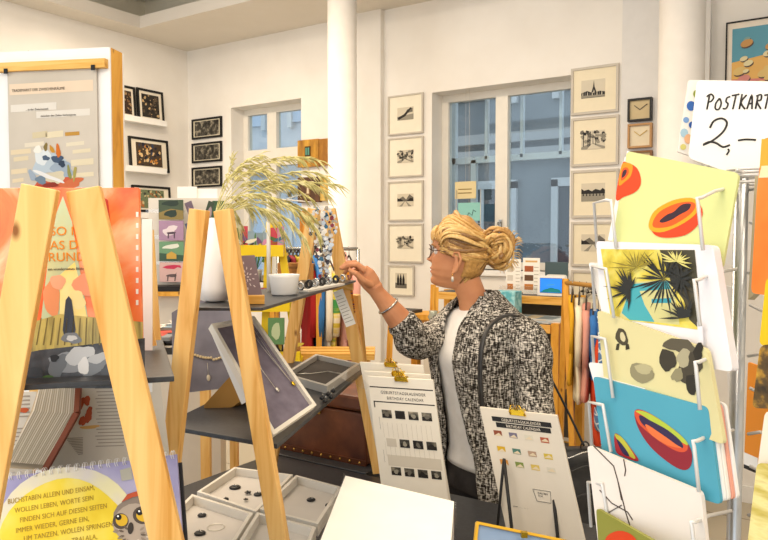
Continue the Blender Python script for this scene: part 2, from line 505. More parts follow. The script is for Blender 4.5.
def bw(kind, seed=0):
    def art(a, x0, z0, x1, z1, y):
        w_, h_ = x1 - x0, z1 - z0; rnd = random.Random(seed)
        X = lambda u: x0 + u * w_
        Z = lambda v: z0 + v * h_
        a.box((x0, y, z0), (x1, y + .001, z1), LT if kind != 'dark' else DK)
        def sh(pts, mat, k=1): a.sheet([(X(u), Z(v)) for u, v in pts], y - .0006 * k, mat)
        if kind == 'tower':
            sh([(0, 0), (1, 0), (1, .28), (.8, .34), (.5, .26), (.25, .4), (0, .3)], DK)
            sh([(.42, .25), (.5, .6), (.535, .97), (.565, .6), (.66, .25), (.58, .25), (.54, .45), (.5, .25)], DK, 2)
            for i in range(9): sh([(.05 + i * .1, .12), (.09 + i * .1, .12), (.08 + i * .1, .3 + .1 * rnd.random()), (.06 + i * .1, .3)], GY if i % 2 else LT, 3)
            sh([(0, .02), (1, .02), (1, .12), (0, .16)], MIDG, 3)
        elif kind == 'trees':
            for i in range(26):
                u = rnd.random(); b0 = blob(X(u), Z(.35 + .6 * rnd.random()), w_ * .08, h_ * .09, wob=.4, n=9, seed=i + seed)
                a.sheet(b0, y - .0006 * (1 + i % 3), [DK, GY, MIDG][i % 3])
            for i in range(6):
                u = rnd.random() * .9; sh([(u, .15), (u + .03, .15), (u + .06 * (rnd.random() - .3), .95), (u, .95)], DK, 4)
            sh([(0, 0), (1, 0), (1, .12), (.55, .3), (.3, .28), (0, .12)], MIDG, 3); sh([(.25, 0), (.9, 0), (.5, .28), (.45, .28)], LT, 5)
        elif kind == 'lake':
            sh([(0, .42), (1, .42), (1, .62), (.9, .72), (.8, .6), (.6, .68), (.45, .56), (.3, .66), (.12, .6), (0, .72)], DK)
            sh([(0, 0), (1, 0), (1, .42), (0, .42)], MIDG)
            for i in range(7): sh([(.06 + i * .14, .3), (.12 + i * .14, .3), (.1 + i * .14, .46), (.08 + i * .14, .46)], DK, 2)
        elif kind == 'path':
            sh([(0, .4), (1, .4), (1, .7), (.75, .95), (.55, .55), (.35, .8), (.1, .6), (0, .7)], GY); sh([(.1, 0), (.9, 0), (.55, .4), (.45, .4)], MIDG, 2); sh([(.3, 0), (.7, 0), (.52, .4), (.48, .4)], LT, 3)
            sh([(0, .4), (.4, .42), (.2, .62), (0, .6)], DK, 3); sh([(.6, .42), (1, .4), (1, .62), (.8, .66)], DK, 3)
        elif kind == 'castle':
            sh([(0, 0), (1, 0), (1, .3), (0, .35)], GY)
            for u in (.15, .38, .62): sh([(u, .2), (u + .2, .2), (u + .2, .6), (u + .1, .98), (u, .6)], DK, 2)
        elif kind == 'roadcurve':
            sh([(0, 0), (1, 0), (1, .45), (0, .3)], MIDG); sh([(.1, .05), (.5, .3), (.9, .9), (.8, .95), (.4, .45), (0, .2)], DK, 2); sh([(.5, .5), (.95, .6), (.95, .9), (.6, .8)], GY, 1)
        else:
            a.sheet([(x0, z0), (x1, z0), (x1, z1), (x0, z1)], y - .0006, bwphoto())
    return art


def wallrect(l, t, b_, r_, Y=BY):
    """left px, top py and bottom py at the left edge, right px -> X0, X1, z0, z1 on the back wall"""
    a = onY(l, t, Y); b2 = onY(l, b_, Y); c2 = onY(r_, t, Y)
    return a.x, c2.x, b2.z, a.z


def on_back(l, t, b_, r_, Y=BY):
    x0, x1, z0, z1 = wallrect(l, t, b_, r_, Y)
    return Matrix.Translation(((x0 + x1) / 2, Y, z0)), x1 - x0, z1 - z0


SILV = M_('#c9c1b4', .5)
gl = 'framed black and white prints left of the window'
for i, (t, b_, k, lab) in enumerate([(97, 136, 'roadcurve', 'silver-framed print of a dark bending road, highest in the column left of the tall window'),
                                     (139, 178, 'trees', 'silver-framed print of bare trees by water, second from top left of the tall window'),
                                     (182, 221, 'path', 'silver-framed print of a straight pale avenue, third from top left of the tall window'),
                                     (224, 262, 'castle2', 'silver-framed print of a dark shrub, just above the smallest print left of the window')]):
    mw, w_, h_ = on_back(389, t, b_, 424)
    if k == 'castle2': k = 'trees'
    picture('framed_print', lab, mw, w_, h_, .011, SILV, (.27, .27, .36, .32), bw(k, i + 3), gl, board=M_('#f3ecd8', .8))
mw, w_, h_ = on_back(389, 265, 295, 415)
picture('framed_print', 'smallest silver-framed print, showing spires, lowest in the column beside the woman\'s face', mw, w_, h_, .011, SILV, (.28, .28, .25, .25), bw('castle', 9), gl, board=M_('#f3ecd8', .8))
gr = 'framed black and white prints right of the window'
for i, (t, b_, k, lab) in enumerate([(69.5, 116, 'tower', 'silver-framed print of a lattice tower skyline, highest right of the tall window'),
                                     (119, 167, 'trees', 'silver-framed print of a tree-lined park path, below the lattice tower print'),
                                     (171, 218, 'lake', 'silver-framed print of a lake shore reflected in water, beside the green papaya card'),
                                     (222, 266, 'path', 'silver-framed print of a pale interior view, half hidden behind the postcard rack wire'),
                                     (270, 312, 'trees', 'silver-framed print mostly hidden above the hanging clothes by the postcard rack')]):
    mw, w_, h_ = on_back(572, t, b_, 619.5)
    picture('framed_print', lab, mw, w_, h_, .016, SILV, (.22, .28, .34, .28), bw(k, i + 21), gr, board=M_('#efe4c8', .8))

# two (and a sliver of a third) square wall clocks
for i, (t, b_, fm, fc, lab) in enumerate([(100, 122.5, BLACK, '#cdb98f', 'square wall clock with black frame and beige face'), (125, 149, M_('#b98d5c', .5), '#e6d9bb', 'square wall clock with light wooden frame under the black one'), (152, 175, M_('#8a6038', .5), '#d8c49a', 'square brown wall clock mostly hidden behind the green card')]):
    mw, w_, h_ = on_back(629, t, b_, 653, BY - .04)
    r = thing('wall_clock', lab, 'clock', mw, group='square wall clocks')
    f = MB(); x = w_ / 2; fw = .012
    f.box((-x, -.035, 0), (-x + fw, 0, h_), fm); f.box((x - fw, -.035, 0), (x, 0, h_), fm); f.box((-x + fw, -.035, 0), (x - fw, 0, fw), fm); f.box((-x + fw, -.035, h_ - fw), (x - fw, 0, h_), fm); f.build('frame', r)
    MB().box((-x + fw, -.02, fw), (x - fw, -.001, h_ - fw), M_(fc, .6)).build('clock_face', r)
    for ang, ln in ((-50, .045), (55, .055)):
        a = math.radians(ang); m = MB(); m.bar((0, -.024, h_ / 2), (ln * math.sin(a), -.024, h_ / 2 + ln * math.cos(a)), .004, .002, BLACK if i != 1 else M_('#c7a43c', .4)); m.build('clock_hand', r)

# colourful art print far right
def stones(a, x0, z0, x1, z1, y):
    w_, h_ = x1 - x0, z1 - z0
    a.box((x0, y, z0), (x1, y + .001, z1), M_('#5f9fb4', .5))
    a.sheet([(x0, z0), (x1, z0), (x1, z0 + h_ * .62), (x0, z0 + h_ * .5)], y - .0006, M_('#e9b765', .5))
    a.sheet([(x0, z0), (x1, z0), (x1, z0 + h_ * .2), (x0, z0 + h_ * .25)], y - .0009, M_('#d9857a', .5))
    rnd = random.Random(4); cs = ['#e8dcae', '#e2c27a', '#c9985a', '#d98f86', '#7fa7a8', '#5e7580']
    for i in range(46):
        u, v = rnd.random(), rnd.random() * .8; s = .05 + .07 * rnd.random()
        if u < s or u > 1 - s: continue
        k = min(5, int((v) * 4 + rnd.random() * 1.8)); a.sheet(blob(x0 + u * w_ + .004, z0 + v * h_ + s * h_ * .45 - .006, s * w_, s * h_ * .5, .3, 14), y - .0012 - i * .00003, M_('#5a4a44', .5))
        a.sheet(blob(x0 + u * w_, z0 + v * h_ + s * h_ * .5, s * w_, s * h_ * .5, .3, 14), y - .0015 - i * .00003, M_([cs[3], cs[1], cs[0], cs[2], cs[4], cs[5]][k], .5))


a_, b2, c2 = onY(725, 21, BY - .1), onY(725, 102, BY - .1), onY(800, 10, BY - .1)
mw = Matrix.Translation(((a_.x + c2.x) / 2, BY - .04, b2.z))
picture('framed_print', 'large black-framed colour print of rounded stones under a blue sky', mw, c2.x - a_.x, a_.z - b2.z, .008, BLACK, (.09, .09, .08, .09), stones, board=M_('#f1e6d6', .7))

# three small black frames in the corner, on the back wall left of the small window
for i, (t, b_, lab) in enumerate([(120, 140, 'small black-framed city photo, top of three left of the small window'), (144, 163.5, 'small black-framed city photo, middle of three left of the small window'), (168, 188, 'small black-framed city photo, bottom of three left of the small window')]):
    mw, w_, h_ = on_back(193, t, b_, 222.5)
    picture('framed_photo', lab, mw, w_, h_, .018, BLACK, (.09, .09, .14, .14), bw('noise'), 'black-framed city photos')

# picture ledges and leaning frames on the left wall
def warmart(cols, seed):
    def art(a, x0, z0, x1, z1, y):
        a.box((x0, y, z0), (x1, y + .001, z1), M_(cols[0], .4)); rnd = random.Random(seed); w_, h_ = x1 - x0, z1 - z0
        for i in range(60):
            s = .02 + .05 * rnd.random(); u, v = s + rnd.random() * (1 - 2 * s), s + rnd.random() * (1 - 2 * s)
            a.sheet(blob(x0 + u * w_, z0 + v * h_, s * w_, s * h_, rnd.random() * 3, 10, .3, i), y - .0004 - i * .00004, M_(cols[1 + (i + (v > .5)) % (len(cols) - 1)], .4))
    return art


def left_wall(l, t, b_, r_, off=.06):
    a = onX(l, t, LX + off); b2 = onX(l, b_, LX + off); c2 = onX(r_, t, LX + off)
    M = Matrix.Translation((LX + off, (a.y + c2.y) / 2, b2.z)) @ Matrix.Rotation(PI / 2, 4, 'Z')
    return M, abs(c2.y - a.y), a.z - b2.z


for (py, nm) in ((118.5, 'upper'), (168, 'lower'), (214, 'lowest')):
    a = onX(118, py, LX + .1); b2 = onX(167, py, LX + .1)
    z = onX(140, py + .5, LX + .1).z
    m = MB(); m.box((LX, a.y - .7, z - .03), (LX + .1, b2.y, z), WHITE); m.box((LX + .09, a.y - .7, z), (LX + .1, b2.y, z + .02), WHITE)
    tag(m.build('picture_ledge'), '%s white picture ledge on the left wall' % nm, 'shelf')
ARTS = [(112, 84, 118, 135, ['#3a2a20', '#7d5a3a', '#1c1714', '#a98a63'], 'black-framed dark photo half hidden behind the poster panel edge, on the upper ledge'),
        (137, 88.5, 122, 163, ['#2b2620', '#5a4a3a', '#14110f', '#c9a97a'], 'black-framed photo of a lamplit arch on the upper picture ledge'),
        (129, 137, 171, 168, ['#4a3a2c', '#c98a3e', '#2c3c5a', '#e0c08a', '#1a2233'], 'black-framed photo of golden city lights on the lower picture ledge'),
        (132, 186, 213, 170, ['#6f7a5a', '#a86a3a', '#3d3a34', '#c9b78a'], 'black-framed landscape picture on the lowest picture ledge, behind the card rack')]
for l, t, b_, r_, cols, lab in ARTS:
    M, w_, h_ = left_wall(l, t, b_, r_, .045)
    M = Matrix.Translation((.0, 0, .012)) @ M @ Matrix.Rotation(math.radians(-4), 4, 'X')
    picture('framed_photo', lab, M, w_, h_, .02, BLACK, (.17, .17, .15, .15), warmart(cols, l), 'frames on the picture ledges', board=M_('#e8dfcc', .7))
for l, t, r_, lab in ((-4, 53, 12, 'yellow-topped black frame peeking over the poster panel, at the photo edge'), (27, 51, 38, 'black frame corner peeking over the poster panel')):
    M, w_, h_ = left_wall(l, t, t + 40, r_, .045)
    picture('framed_photo', lab, M, w_, h_, .02, BLACK, (.17, .17, .15, .15), warmart(['#c9962e', '#e0b04a', '#8a6a2a'], l + 9), 'frames behind the poster panel', board=M_('#d9b45a' if l < 0 else '#e8dfcc', .7))

# rusty / gilded square panels between window and column
PAN = [(300, 141, 168, 321, ['#b07c22', '#8a5a1a', '#d9a63c', '#5c3a14'], 'gilded square panel with a small turquoise window painting, top of the wooden panels'),
       (321.5, 139.5, 166, 336, ['#a06a1c', '#7a4a12', '#c98f30'], 'gilded square panel against the round column, top row'),
       (300, 178, 203, 322, ['#5a3a24', '#6b4428', '#4a2e1c'], 'dark brown square wooden panel with a small pale figure'),
       (322.5, 177, 201, 336, ['#c9a24a', '#e0c06a', '#a87c2c'], 'pale gold square panel against the column, middle row'),
       (302, 211, 237, 318, ['#c9821a', '#e09c2c', '#9a5a14'], 'orange gilded square panel, bottom of the wooden panels')]
for i, (l, t, b_, r_, cols, lab) in enumerate(PAN):
    mw, w_, h_ = on_back(l, t, b_, r_, BY)
    r = thing('gilded_panel', lab, 'picture', mw, group='gilded wooden panels')
    x = w_ / 2
    MB().box((-x, -.035, 0), (x, 0, h_), ramp_mat('gild%d' % i, [(.3, cols[1]), (.5, cols[0]), (.7, cols[2])], (9, 9, 3), 2, 6, .35, .5, 'World', .2)).build('board', r, bevel=.003)
    if i in (0, 2):
        m = MB()
        if i == 0:
            m.box((-.03, -.04, h_ * .38), (.03, -.035, h_ * .75), M_('#4a3414', .6)); m.box((-.02, -.043, h_ * .43), (.02, -.04, h_ * .7), M_('#5f9a8a', .5)); m.box((-.004, -.045, h_ * .43), (.004, -.043, h_ * .7), M_('#2c4a44', .5))
        else:
            m.box((-.022, -.04, h_ * .3), (.022, -.035, h_ * .75), M_('#8a6a48', .6)); m.prism([(-.012, h_ * .35), (.012, h_ * .35), (.006, h_ * .65), (-.006, h_ * .65)], -.043, -.04, M_('#e0d0b0', .5))
        m.build('small_painting', r)
# ================================================================== BLACK DISPLAY TABLES
TZ = 0.78


def table(name, label, x0, x1, y0, y1, z, top, legm, lw=.05):
    r = thing(name, label, 'table', loc=((x0 + x1) / 2, (y0 + y1) / 2, 0))
    hx, hy = (x1 - x0) / 2, (y1 - y0) / 2
    MB().box((-hx, -hy, z - .035), (hx, hy, z), top).build('tabletop', r, bevel=.003)
    MB().box((-hx + .05, -hy + .05, z - .11), (hx - .05, hy - .05, z - .036), top).build('apron', r)
    for i in (-1, 1):
        for j in (-1, 1):
            cx, cy = i * (hx - lw), j * (hy - lw); MB().box((cx - lw / 2, cy - lw / 2, 0), (cx + lw / 2, cy + lw / 2, z - .111), legm).build('leg', r)
    return r


te = P(390, 478, 2.45)
TY1 = 2.02
table('display_table', 'long black display table carrying jewellery trays, calendars and the wooden ladder shelf', -1.85, .35, .30, TY1, TZ, SHELF, BLACK)
table('side_table', 'black table behind the display table under the old brown trunk', -1.93, -1.42, TY1 + .012, 2.46, TZ, SHELF, BLACK)

# ------------------------------------------------------------------ ladder (A-frame) shelves


def cam_xy(r_, d, z):
    """point by lateral offset and distance along the view direction, absolute height"""
    v = CR @ V3((r_, d, 0)); return V3((v.x, v.y, z))


def a_leg(c_top, c_bot, axis, lat, wface, t, mat, name, parent, inv):
    m = MB(); m.bar(c_top, c_bot, wface, t, mat, lat); m.v = [inv @ v for v in m.v]; return m.build(name, parent, bevel=.0015)


def trestle(root, cx, cd, ztop, zbot, spread, half0, lat, mat, wf=.041, t=.028, lean=(0, 0)):
    """two boards meeting at the top; lat = direction across in (r, d)"""
    inv = root.matrix_world.inverted(); L2 = V3((lat[0], lat[1])).normalized(); A = V3((-L2.y, L2.x))
    for i, s_ in enumerate((-1, 1)):
        hb = half0 + (ztop - zbot) * spread[i]
        off = .0145 * s_
        top = cam_xy(cx + L2.x * s_ * half0 + A.x * off, cd + L2.y * s_ * half0 + A.y * off, ztop)
        bot = cam_xy(cx + L2.x * s_ * hb + A.x * off, cd + L2.y * s_ * hb + A.y * off, zbot)
        a_leg(top, bot, None, CR @ V3((L2.x, L2.y, 0)), wf, t, mat, 'leg', root, inv)


def board(corners, z, t, mat, name, parent):
    """flat board from (r, d) corners"""
    inv = parent.matrix_world.inverted(); vs = [inv @ cam_xy(a, b, z - t) for a, b in corners] + [inv @ cam_xy(a, b, z) for a, b in corners]
    m = MB(); n = len(corners); m.add(vs, [tuple(range(n))[::-1], tuple(range(n, 2 * n))] + [(i, (i + 1) % n, (i + 1) % n + n, i + n) for i in range(n)], mat)
    return m.build(name, parent, bevel=.0012)


def lr(px, d): return ((px - 384) / FPX * d, d)


sh = thing('ladder_shelf', 'pine A-frame ladder shelf with two black boards, standing on the black table by the woman', 'shelf', loc=cam_xy(-.28, 1.97, TZ))
trestle(sh, -.351, 1.47, 1.657, TZ, (.131, .168), .0195, (.99, -.143), PINE, .036, .024)
trestle(sh, -.215, 2.50, 1.700, TZ, (.180, .190), .0235, (.99, -.143), PINE)
ZT, ZL = 1.455, 1.165
board([lr(181, 1.50), lr(262, 1.495), lr(356, 2.47), lr(303, 2.50)], ZT, .007, SHELF, 'upper_board', sh)
board([lr(160, 1.66), lr(276, 1.50), lr(369, 2.44), lr(292, 2.53)], ZL, .010, SHELF, 'lower_board', sh)
inv = sh.matrix_world.inverted()
for (a, b_, z) in ((lr(313, 2.475), lr(353, 2.46), ZT - .0205),):
    m = MB(); m.bar(inv @ cam_xy(*a, z), inv @ cam_xy(*b_, z), .026, .026, PINE_X, (0, 0, 1)); m.build('crossbar', sh)
# rear brace of the far trestle (shadowed stay) and its metal pin
m = MB(); m.bar(inv @ cam_xy(-.10, 2.53, 1.40), inv @ cam_xy(-.045, 2.62, TZ), .03, .018, PINE, (1, 0, 0)); m.build('brace', sh)

# near A-frame, left
s2 = thing('ladder_shelf', 'large pine A-frame shelf in the left foreground, holding the orange picture book', 'shelf', loc=cam_xy(-.42, 1.05, TZ))
latn = (.92, .18)
trestle(s2, -.413, .93, 1.664, TZ, (.190, .207), .0225, latn, PINE, .0425, .020)
trestle(s2, -.74, 1.80, 1.664, TZ, (.2, .2), .026, latn, PINE, .0455, .022)
board([(-.475, .935), (-.292, .995), (-.575, 1.80), (-.80, 1.74)], 1.408, .008, SHELF, 'upper_board', s2)
board([(-.62, .92), (-.27, 1.02), (-.50, 1.45), (-.80, 1.40)], 1.02, .010, SHELF, 'lower_board', s2)
inv = s2.matrix_world.inverted()
for z, k in ((.998, .09),):
    m = MB(); m.bar(inv @ cam_xy(-.475 - k, .963, z), inv @ cam_xy(-.33 + k, .995, z), .022, .024, PINE_X, (0, 0, 1)); m.build('crossbar', s2)

# ================================================================== TALL POSTER PANEL
mw, w_, h_ = fit((-42, 420, 2.40), (124, 420, 2.30), (-42, 56, 2.40))
# stand it on the floor: extend local frame downward
O = mw.translation.copy(); drop = O.z
mw = Matrix.Translation((0, 0, -drop)) @ Matrix(((mw[0][0], mw[0][1], 0, mw[0][3]), (mw[1][0], mw[1][1], 0, mw[1][3]), (0, 0, 1, mw[2][3]), (0, 0, 0, 1)))
ux, uy = mw[0][0], mw[1][0]; n_ = math.hypot(ux, uy); ux /= n_; uy /= n_
mw = Matrix(((ux, -uy, 0, mw[0][3]), (uy, ux, 0, mw[1][3]), (0, 0, 1, 0), (0, 0, 0, 1)))
tp = P(110, 47, 2.31); H = tp.z
wl = w_
r = thing('display_screen', 'tall white display panel with pine sides behind the orange book', 'panel', mw)
inv = mw.inverted(); xr = loc_on(mw, 111, 120)[0]; H = loc_on(mw, 110, 47)[1]; xl = xr - .80; ysf = 0
MB().box((xl, 0, 0), (xr, .006, H), WHITE).build('front_board', r)
MB().box((xl, .074, 0), (xr + .002, .080, H), WHITE).build('rear_board', r)
for a in (xl + .0, xr - .03):
    m = MB(); m.box((a, .0065, 0), (a + .03, .0735, H), YPINE); m.build('side_board', r)
MB().box((xl + .03, .0065, H - .03), (xr - .03, .0735, H), WHITE).build('top_board', r)
# hung poster
pr = (inv @ onY(0, 0, 1)) if False else None


hx0, hz1 = loc_on(mw, 8, 73, -.008); hx1, hz1b = loc_on(mw, 97, 68, -.008); _, hz0 = loc_on(mw, 8, 194, -.008)
hz = (hz1 + hz1b) / 2
pm = mw @ Matrix.Translation(((hx0 + hx1) / 2, -.010, hz0)); pw, ph = hx1 - hx0, hz - hz0
p = thing('hanging_poster', 'greige collage poster hung by a wooden rail on the white panel', 'poster', pm)
MB().box((-pw / 2, -.001, 0), (pw / 2, .0, ph), ramp_mat('poster_paper', [(.3, '#bdb3a3'), (.7, '#cdc3b4')], (1, 1, 1), 4, 4, .7)).build('sheet', p)
MB().box((-pw / 2 - .03, -.012, ph), (pw / 2 + .034, .008, ph + .028), PINE_X).build('hanging_rail', p)
for a in (-1, 1): m = MB(); m.box((a * (pw / 2 - .004) - .006, -.016, ph - .008), (a * (pw / 2 - .004) + .006, -.0125, ph + .008), BLACK); m.build('clip', p)
m = MB(); X = lambda u: -pw / 2 + u * pw
Zz = lambda v: ph * (1 - v)
INK = M_('#5a5046', .7)
for u0, v0, u1, v1, cc in [(.02, .10, .96, .19, '#e3cdb2'), (.03, .27, .55, .33, '#ddd6ca'), (.32, .33, .92, .385, '#ddd6ca'), (.27, .50, .44, .55, '#cfc19e'), (.42, .5, .62, .55, '#ddd0b0'),
                           (.18, .585, .40, .62, '#ddd2bc'), (.65, .59, .85, .62, '#ddd2b8'), (.02, .64, .25, .68, '#dccaa8'), (.05, .70, .22, .735, '#d8c8a6'), (.72, .65, .92, .68, '#dccfb0'), (.7, .73, .95, .78, '#dccfb0'), (.02, .8, .2, .84, '#dccaa8'), (.7, .84, .95, .875, '#dccfb0'), (.03, .88, .16, .91, '#dccaa8')]:
    m.sheet([(X(u0), Zz(v1)), (X(u1), Zz(v1 - .012)), (X(u1), Zz(v0 - .012)), (X(u0), Zz(v0))], -.0016, M_(cc, .7))
m.sheet([(X(.64), Zz(.535)), (X(.8), Zz(.53)), (X(.8), Zz(.50)), (X(.64), Zz(.505))], -.0018, M_('#b98a3a', .7))
for i, (cx_, cy_, rx, ry, rt, cc) in enumerate([(.5, .93, .26, .09, .1, '#c4593a'), (.36, .97, .1, .08, 0, '#b5482c'), (.7, .92, .14, .05, .2, '#c96a40'), (.45, .76, .17, .12, .2, '#b3c0c9'), (.38, .70, .08, .1, .1, '#d5dadb'), (.6, .8, .13, .09, 0, '#98a6b5'), (.52, .87, .13, .06, .1, '#cfc4a8'),
                                                (.44, .86, .17, .025, -.35, '#e0dedb'), (.55, .72, .06, .05, 0, '#3f5068'), (.42, .71, .04, .03, 0, '#4a5a70'), (.56, .655, .026, .075, 0, '#c96a1e'), (.49, .64, .02, .05, .4, '#c08a2a'), (.42, .62, .02, .05, -.3, '#7c6a38'), (.33, .64, .04, .05, .2, '#e6e3d8'),
                                                (.68, .83, .018, .09, .25, '#8a8a4a'), (.74, .84, .018, .08, -.1, '#a59a52'), (.26, .85, .03, .08, .4, '#9aa7b5'), (.36, .89, .06, .05, 0, '#6e8090'), (.47, .93, .08, .03, 0, '#8a3020'), (.6, .76, .04, .035, 0, '#2e3c50')]):
    m.sheet(blob(X(cx_), Zz(cy_), rx * pw, ry * ph * .72, rt, 18, .28, i), -.0018 - i * .00006, M_(cc, .7))
m.build('collage', p)
txt('TRADEMARKT DER ZWISCHENRÄUME', X(.05), Zz(.165), .0125, INK, p, -.0024, sx=.86, rot=-.012)
txt('... in der Zwischenzeit', X(.2), Zz(.32), .009, INK, p, -.0024, rot=-.012); txt('zwischen den Zeilen Verborgenes', X(.37), Zz(.375), .009, INK, p, -.0024, rot=-.012)

# ================================================================== ORANGE PICTURE BOOK
ORG = ramp_mat('watercolour_orange', [(.3, '#f7c59a'), (.45, '#f07f45'), (.6, '#ea5a2c'), (.75, '#d9401f')], (1, 1, 1), 7, 5, .25, .5, 'Object', 0, 1.5)
mw, w_, h_ = fit((-70, 385, .965), (143, 374, 1.02), (-70, 188, .975))
r = thing('picture_book', 'large glossy orange picture book with a stone dragon on the cover', 'book', mw)
x = w_ / 2
MB().box((-x, 0, 0), (x, .003, h_), ORG).build('cover', r, bevel=.001)
MB().box((-x, .0032, .003), (x - .003, .012, h_ - .003), PAPER).build('page_block', r)
MB().box((-x, .0122, 0), (x, .015, h_), ORG).build('back_cover', r)
m = MB(); L_ = lambda px, py: loc_on(mw, px, py, -.0005)


def pxpoly(m, pts, mat, y, mw=mw):
    q = [loc_on(mw, a, b_, 0) for a, b_ in pts]; m.sheet(q, y, mat); return m


GRN = ramp_mat('watercolour_sage', [(.35, '#c9c98f'), (.55, '#b9cfae'), (.7, '#e0d27a')], (1, 1, 1), 9, 4, .3, .5)
pxpoly(m, [(40, 330), (52, 225), (63, 196), (72, 222), (90, 330)], GRN, -.0006)
pxpoly(m, [(60, 330), (60, 275), (75, 262), (90, 330)], ramp_mat('watercolour_yellow', [(.4, '#f4d95a'), (.6, '#f5e9a8')], (1, 1, 1), 9, 4, .3), -.0008)
for i, (cx_, cy_, rx, ry) in enumerate([(52, 298, 9, 17), (86, 285, 12, 12), (77, 300, 9, 9), (58, 282, 7, 8)]):
    q = [loc_on(mw, a, b_) for a, b_ in blob(cx_, cy_, rx, ry, 0, 18, .2, i)]; m.sheet(q, -.001 - i * .0001, M_(['#e89a6c', '#f2a079', '#f6e7a0', '#efb08c'][i], .3))
# roofs
pxpoly(m, [(-60, 372), (-60, 340), (40, 320), (60, 314), (100, 318), (143, 322), (143, 372)], ramp_mat('roof_tiles', [(.35, '#8a8052'), (.55, '#c9b86a'), (.7, '#a89a60')], (60, 1, 8), 1.2, 4, .3), -.0014)
pxpoly(m, [(-60, 388), (-60, 372), (40, 350), (145, 338), (145, 388)], ramp_mat('dark_eaves', [(.4, '#2e3136'), (.6, '#565a60')], (20, 1, 20), 1.2, 4, .3), -.0016)
pxpoly(m, [(63, 330), (66, 300), (69, 296), (72, 300), (76, 330), (72, 342), (66, 342)], M_('#3c4450', .4), -.0018)
for i in range(12): pxpoly(m, [(36 + i * 7, 345), (37.5 + i * 7, 345), (42 + i * 6.5, 318), (41 + i * 6.5, 318)], M_('#7a6e40', .4), -.0018)
# stone dragon
for i, (cx_, cy_, rx, ry, rt, cc) in enumerate([(68, 362, 18, 10, .2, '#8f959b'), (58, 366, 9, 12, .5, '#6e757c'), (80, 355, 14, 9, -.3, '#c3c8cb'), (72, 338, 9, 6, .1, '#7c838a'), (72, 338, 5, 3, .1, '#cdd1d2'), (93, 365, 16, 9, -.2, '#7f868d'), (98, 358, 10, 5, -.2, '#b9bec1'), (110, 372, 8, 8, 0, '#565c63'), (48, 380, 6, 6, 0, '#4b6a3a'), (36, 374, 8, 8, 0, '#3b4148'), (84, 366, 6, 8, .3, '#e0e3e3'), (55, 358, 4, 4, 0, '#2b2f34'), (124, 362, 12, 10, 0, '#8a8f94')]):
    q = [loc_on(mw, a, b_) for a, b_ in blob(cx_, cy_, rx, ry, rt, 18, .25, i + 5)]; m.sheet(q, -.0020 - i * .00008, M_(cc, .35))
q = [(101, 186 + 10), (108, 200), (113, 250), (128, 300), (130, 322), (118, 322), (108, 260)]
pxpoly(m, q, M_('#b5382a', .35), -.0007)
for i in range(9): pxpoly(m, [(136, 212 + i * 11 % 90), (138.5, 212 + i * 11 % 90), (138.5, 217 + i * 11 % 90), (136, 217 + i * 11 % 90)], PAPER, -.0009)
m.build('cover_picture', r)
TORG = M_('#e08a1e', .4)
for s_, px, py in (('WO', 37, 235), ('WAS D', 35, 250), ('GRUND', 42, 263)):
    pass
ax, az = loc_on(mw, 50, 235.5); txt('SO IST', ax, az, .0175, TORG, r, -.0012, sx=1.0, name='title')
ax, az = loc_on(mw, 50, 249.5); txt('AS DER', ax, az, .0175, TORG, r, -.0012, name='title')
ax, az = loc_on(mw, 48, 261.5); txt('RUND', ax, az, .0175, TORG, r, -.0012, name='title')
ax, az = loc_on(mw, 48, 270.5); txt('ein wundersames Bilderbuch', ax, az, .005, INK, r, -.0012, name='subtitle')

# white poster card and pine strip behind the book
mw, w_, h_ = fit((142, 392, 1.23), (152, 392, 1.23), (142, 219, 1.23))
r = thing('white_card', 'white upright card with a pine back strip at the right of the orange book', 'card', mw)
MB().box((-w_ / 2, 0, 0), (w_ / 2, .003, h_), WHITE).build('sheet', r)
inv = mw.inverted(); m = MB(); m.bar(inv @ P(150, 230, 1.26), inv @ P(157, 340, 1.26), .012, .006, PINE, (1, 0, 0)); m.bar(inv @ P(145, 300, 1.235), inv @ P(153.5, 346, 1.235), .011, .003, PINE, (1, 0, 0)); m.build('support_strip', r)

# ================================================================== OPEN BOOK + WALL CALENDAR (lower left)
# fanned book: cover standing right, pages fan to the left
mw, w_, h_ = fit((25, 500, 1.30), (165, 478, 1.34), (25, 372, 1.31))
r = thing('open_book', 'thick open book with fanned cream pages and rust-brown cover behind the calendar', 'book', mw)
m = MB(); q = [loc_on(mw, a, b_) for a, b_ in ((22, 500), (46, 470), (76, 412), (83, 380), (160, 380), (175, 500))]; m.prism(q, 0, .002, M_('#d8cfbf', .7)); m.build('printed_page', r)
m = MB()
for i in range(20):
    for (a0, a1, yy) in ((95, 124, 388 + i * 3.4), (66 + 1.2 * i, 83, 438 + i * 1.6)):
        if a0 > 90 and i > 17: continue
        if a0 < 90 and i > 10: continue
        k = (i * 37 % 11) / 11 * 4
        pxpoly(m, [(a0 + k * (a0 > 90), yy), (a1, yy - .8), (a1, yy + .1), (a0 + k * (a0 > 90), yy + .9)], M_('#a59a8a', .8), -.0006, mw)
m.build('printed_text', r)
m = MB()
for i, (a, b_) in enumerate([((80, 406), (83, 400)), ((84, 402), (90, 399)), ((89, 404), (90, 420)), ((86, 424), (90, 412)), ((79, 418), (86, 424))]):
    q = [loc_on(mw, *pp) for pp in blob((a[0] + b_[0]) / 2, (a[1] + b_[1]) / 2, 3.2, 5.4, .3, 12, .3, i)]; m.sheet(q, -.0008 - .0001 * i, M_('#b5512c', .6))
q = [loc_on(mw, *pp) for pp in blob(90, 427, 9, 2, -.1, 12, .3, 3)]; m.sheet(q, -.0008, M_('#d9a860', .6))
m.build('illustration', r)
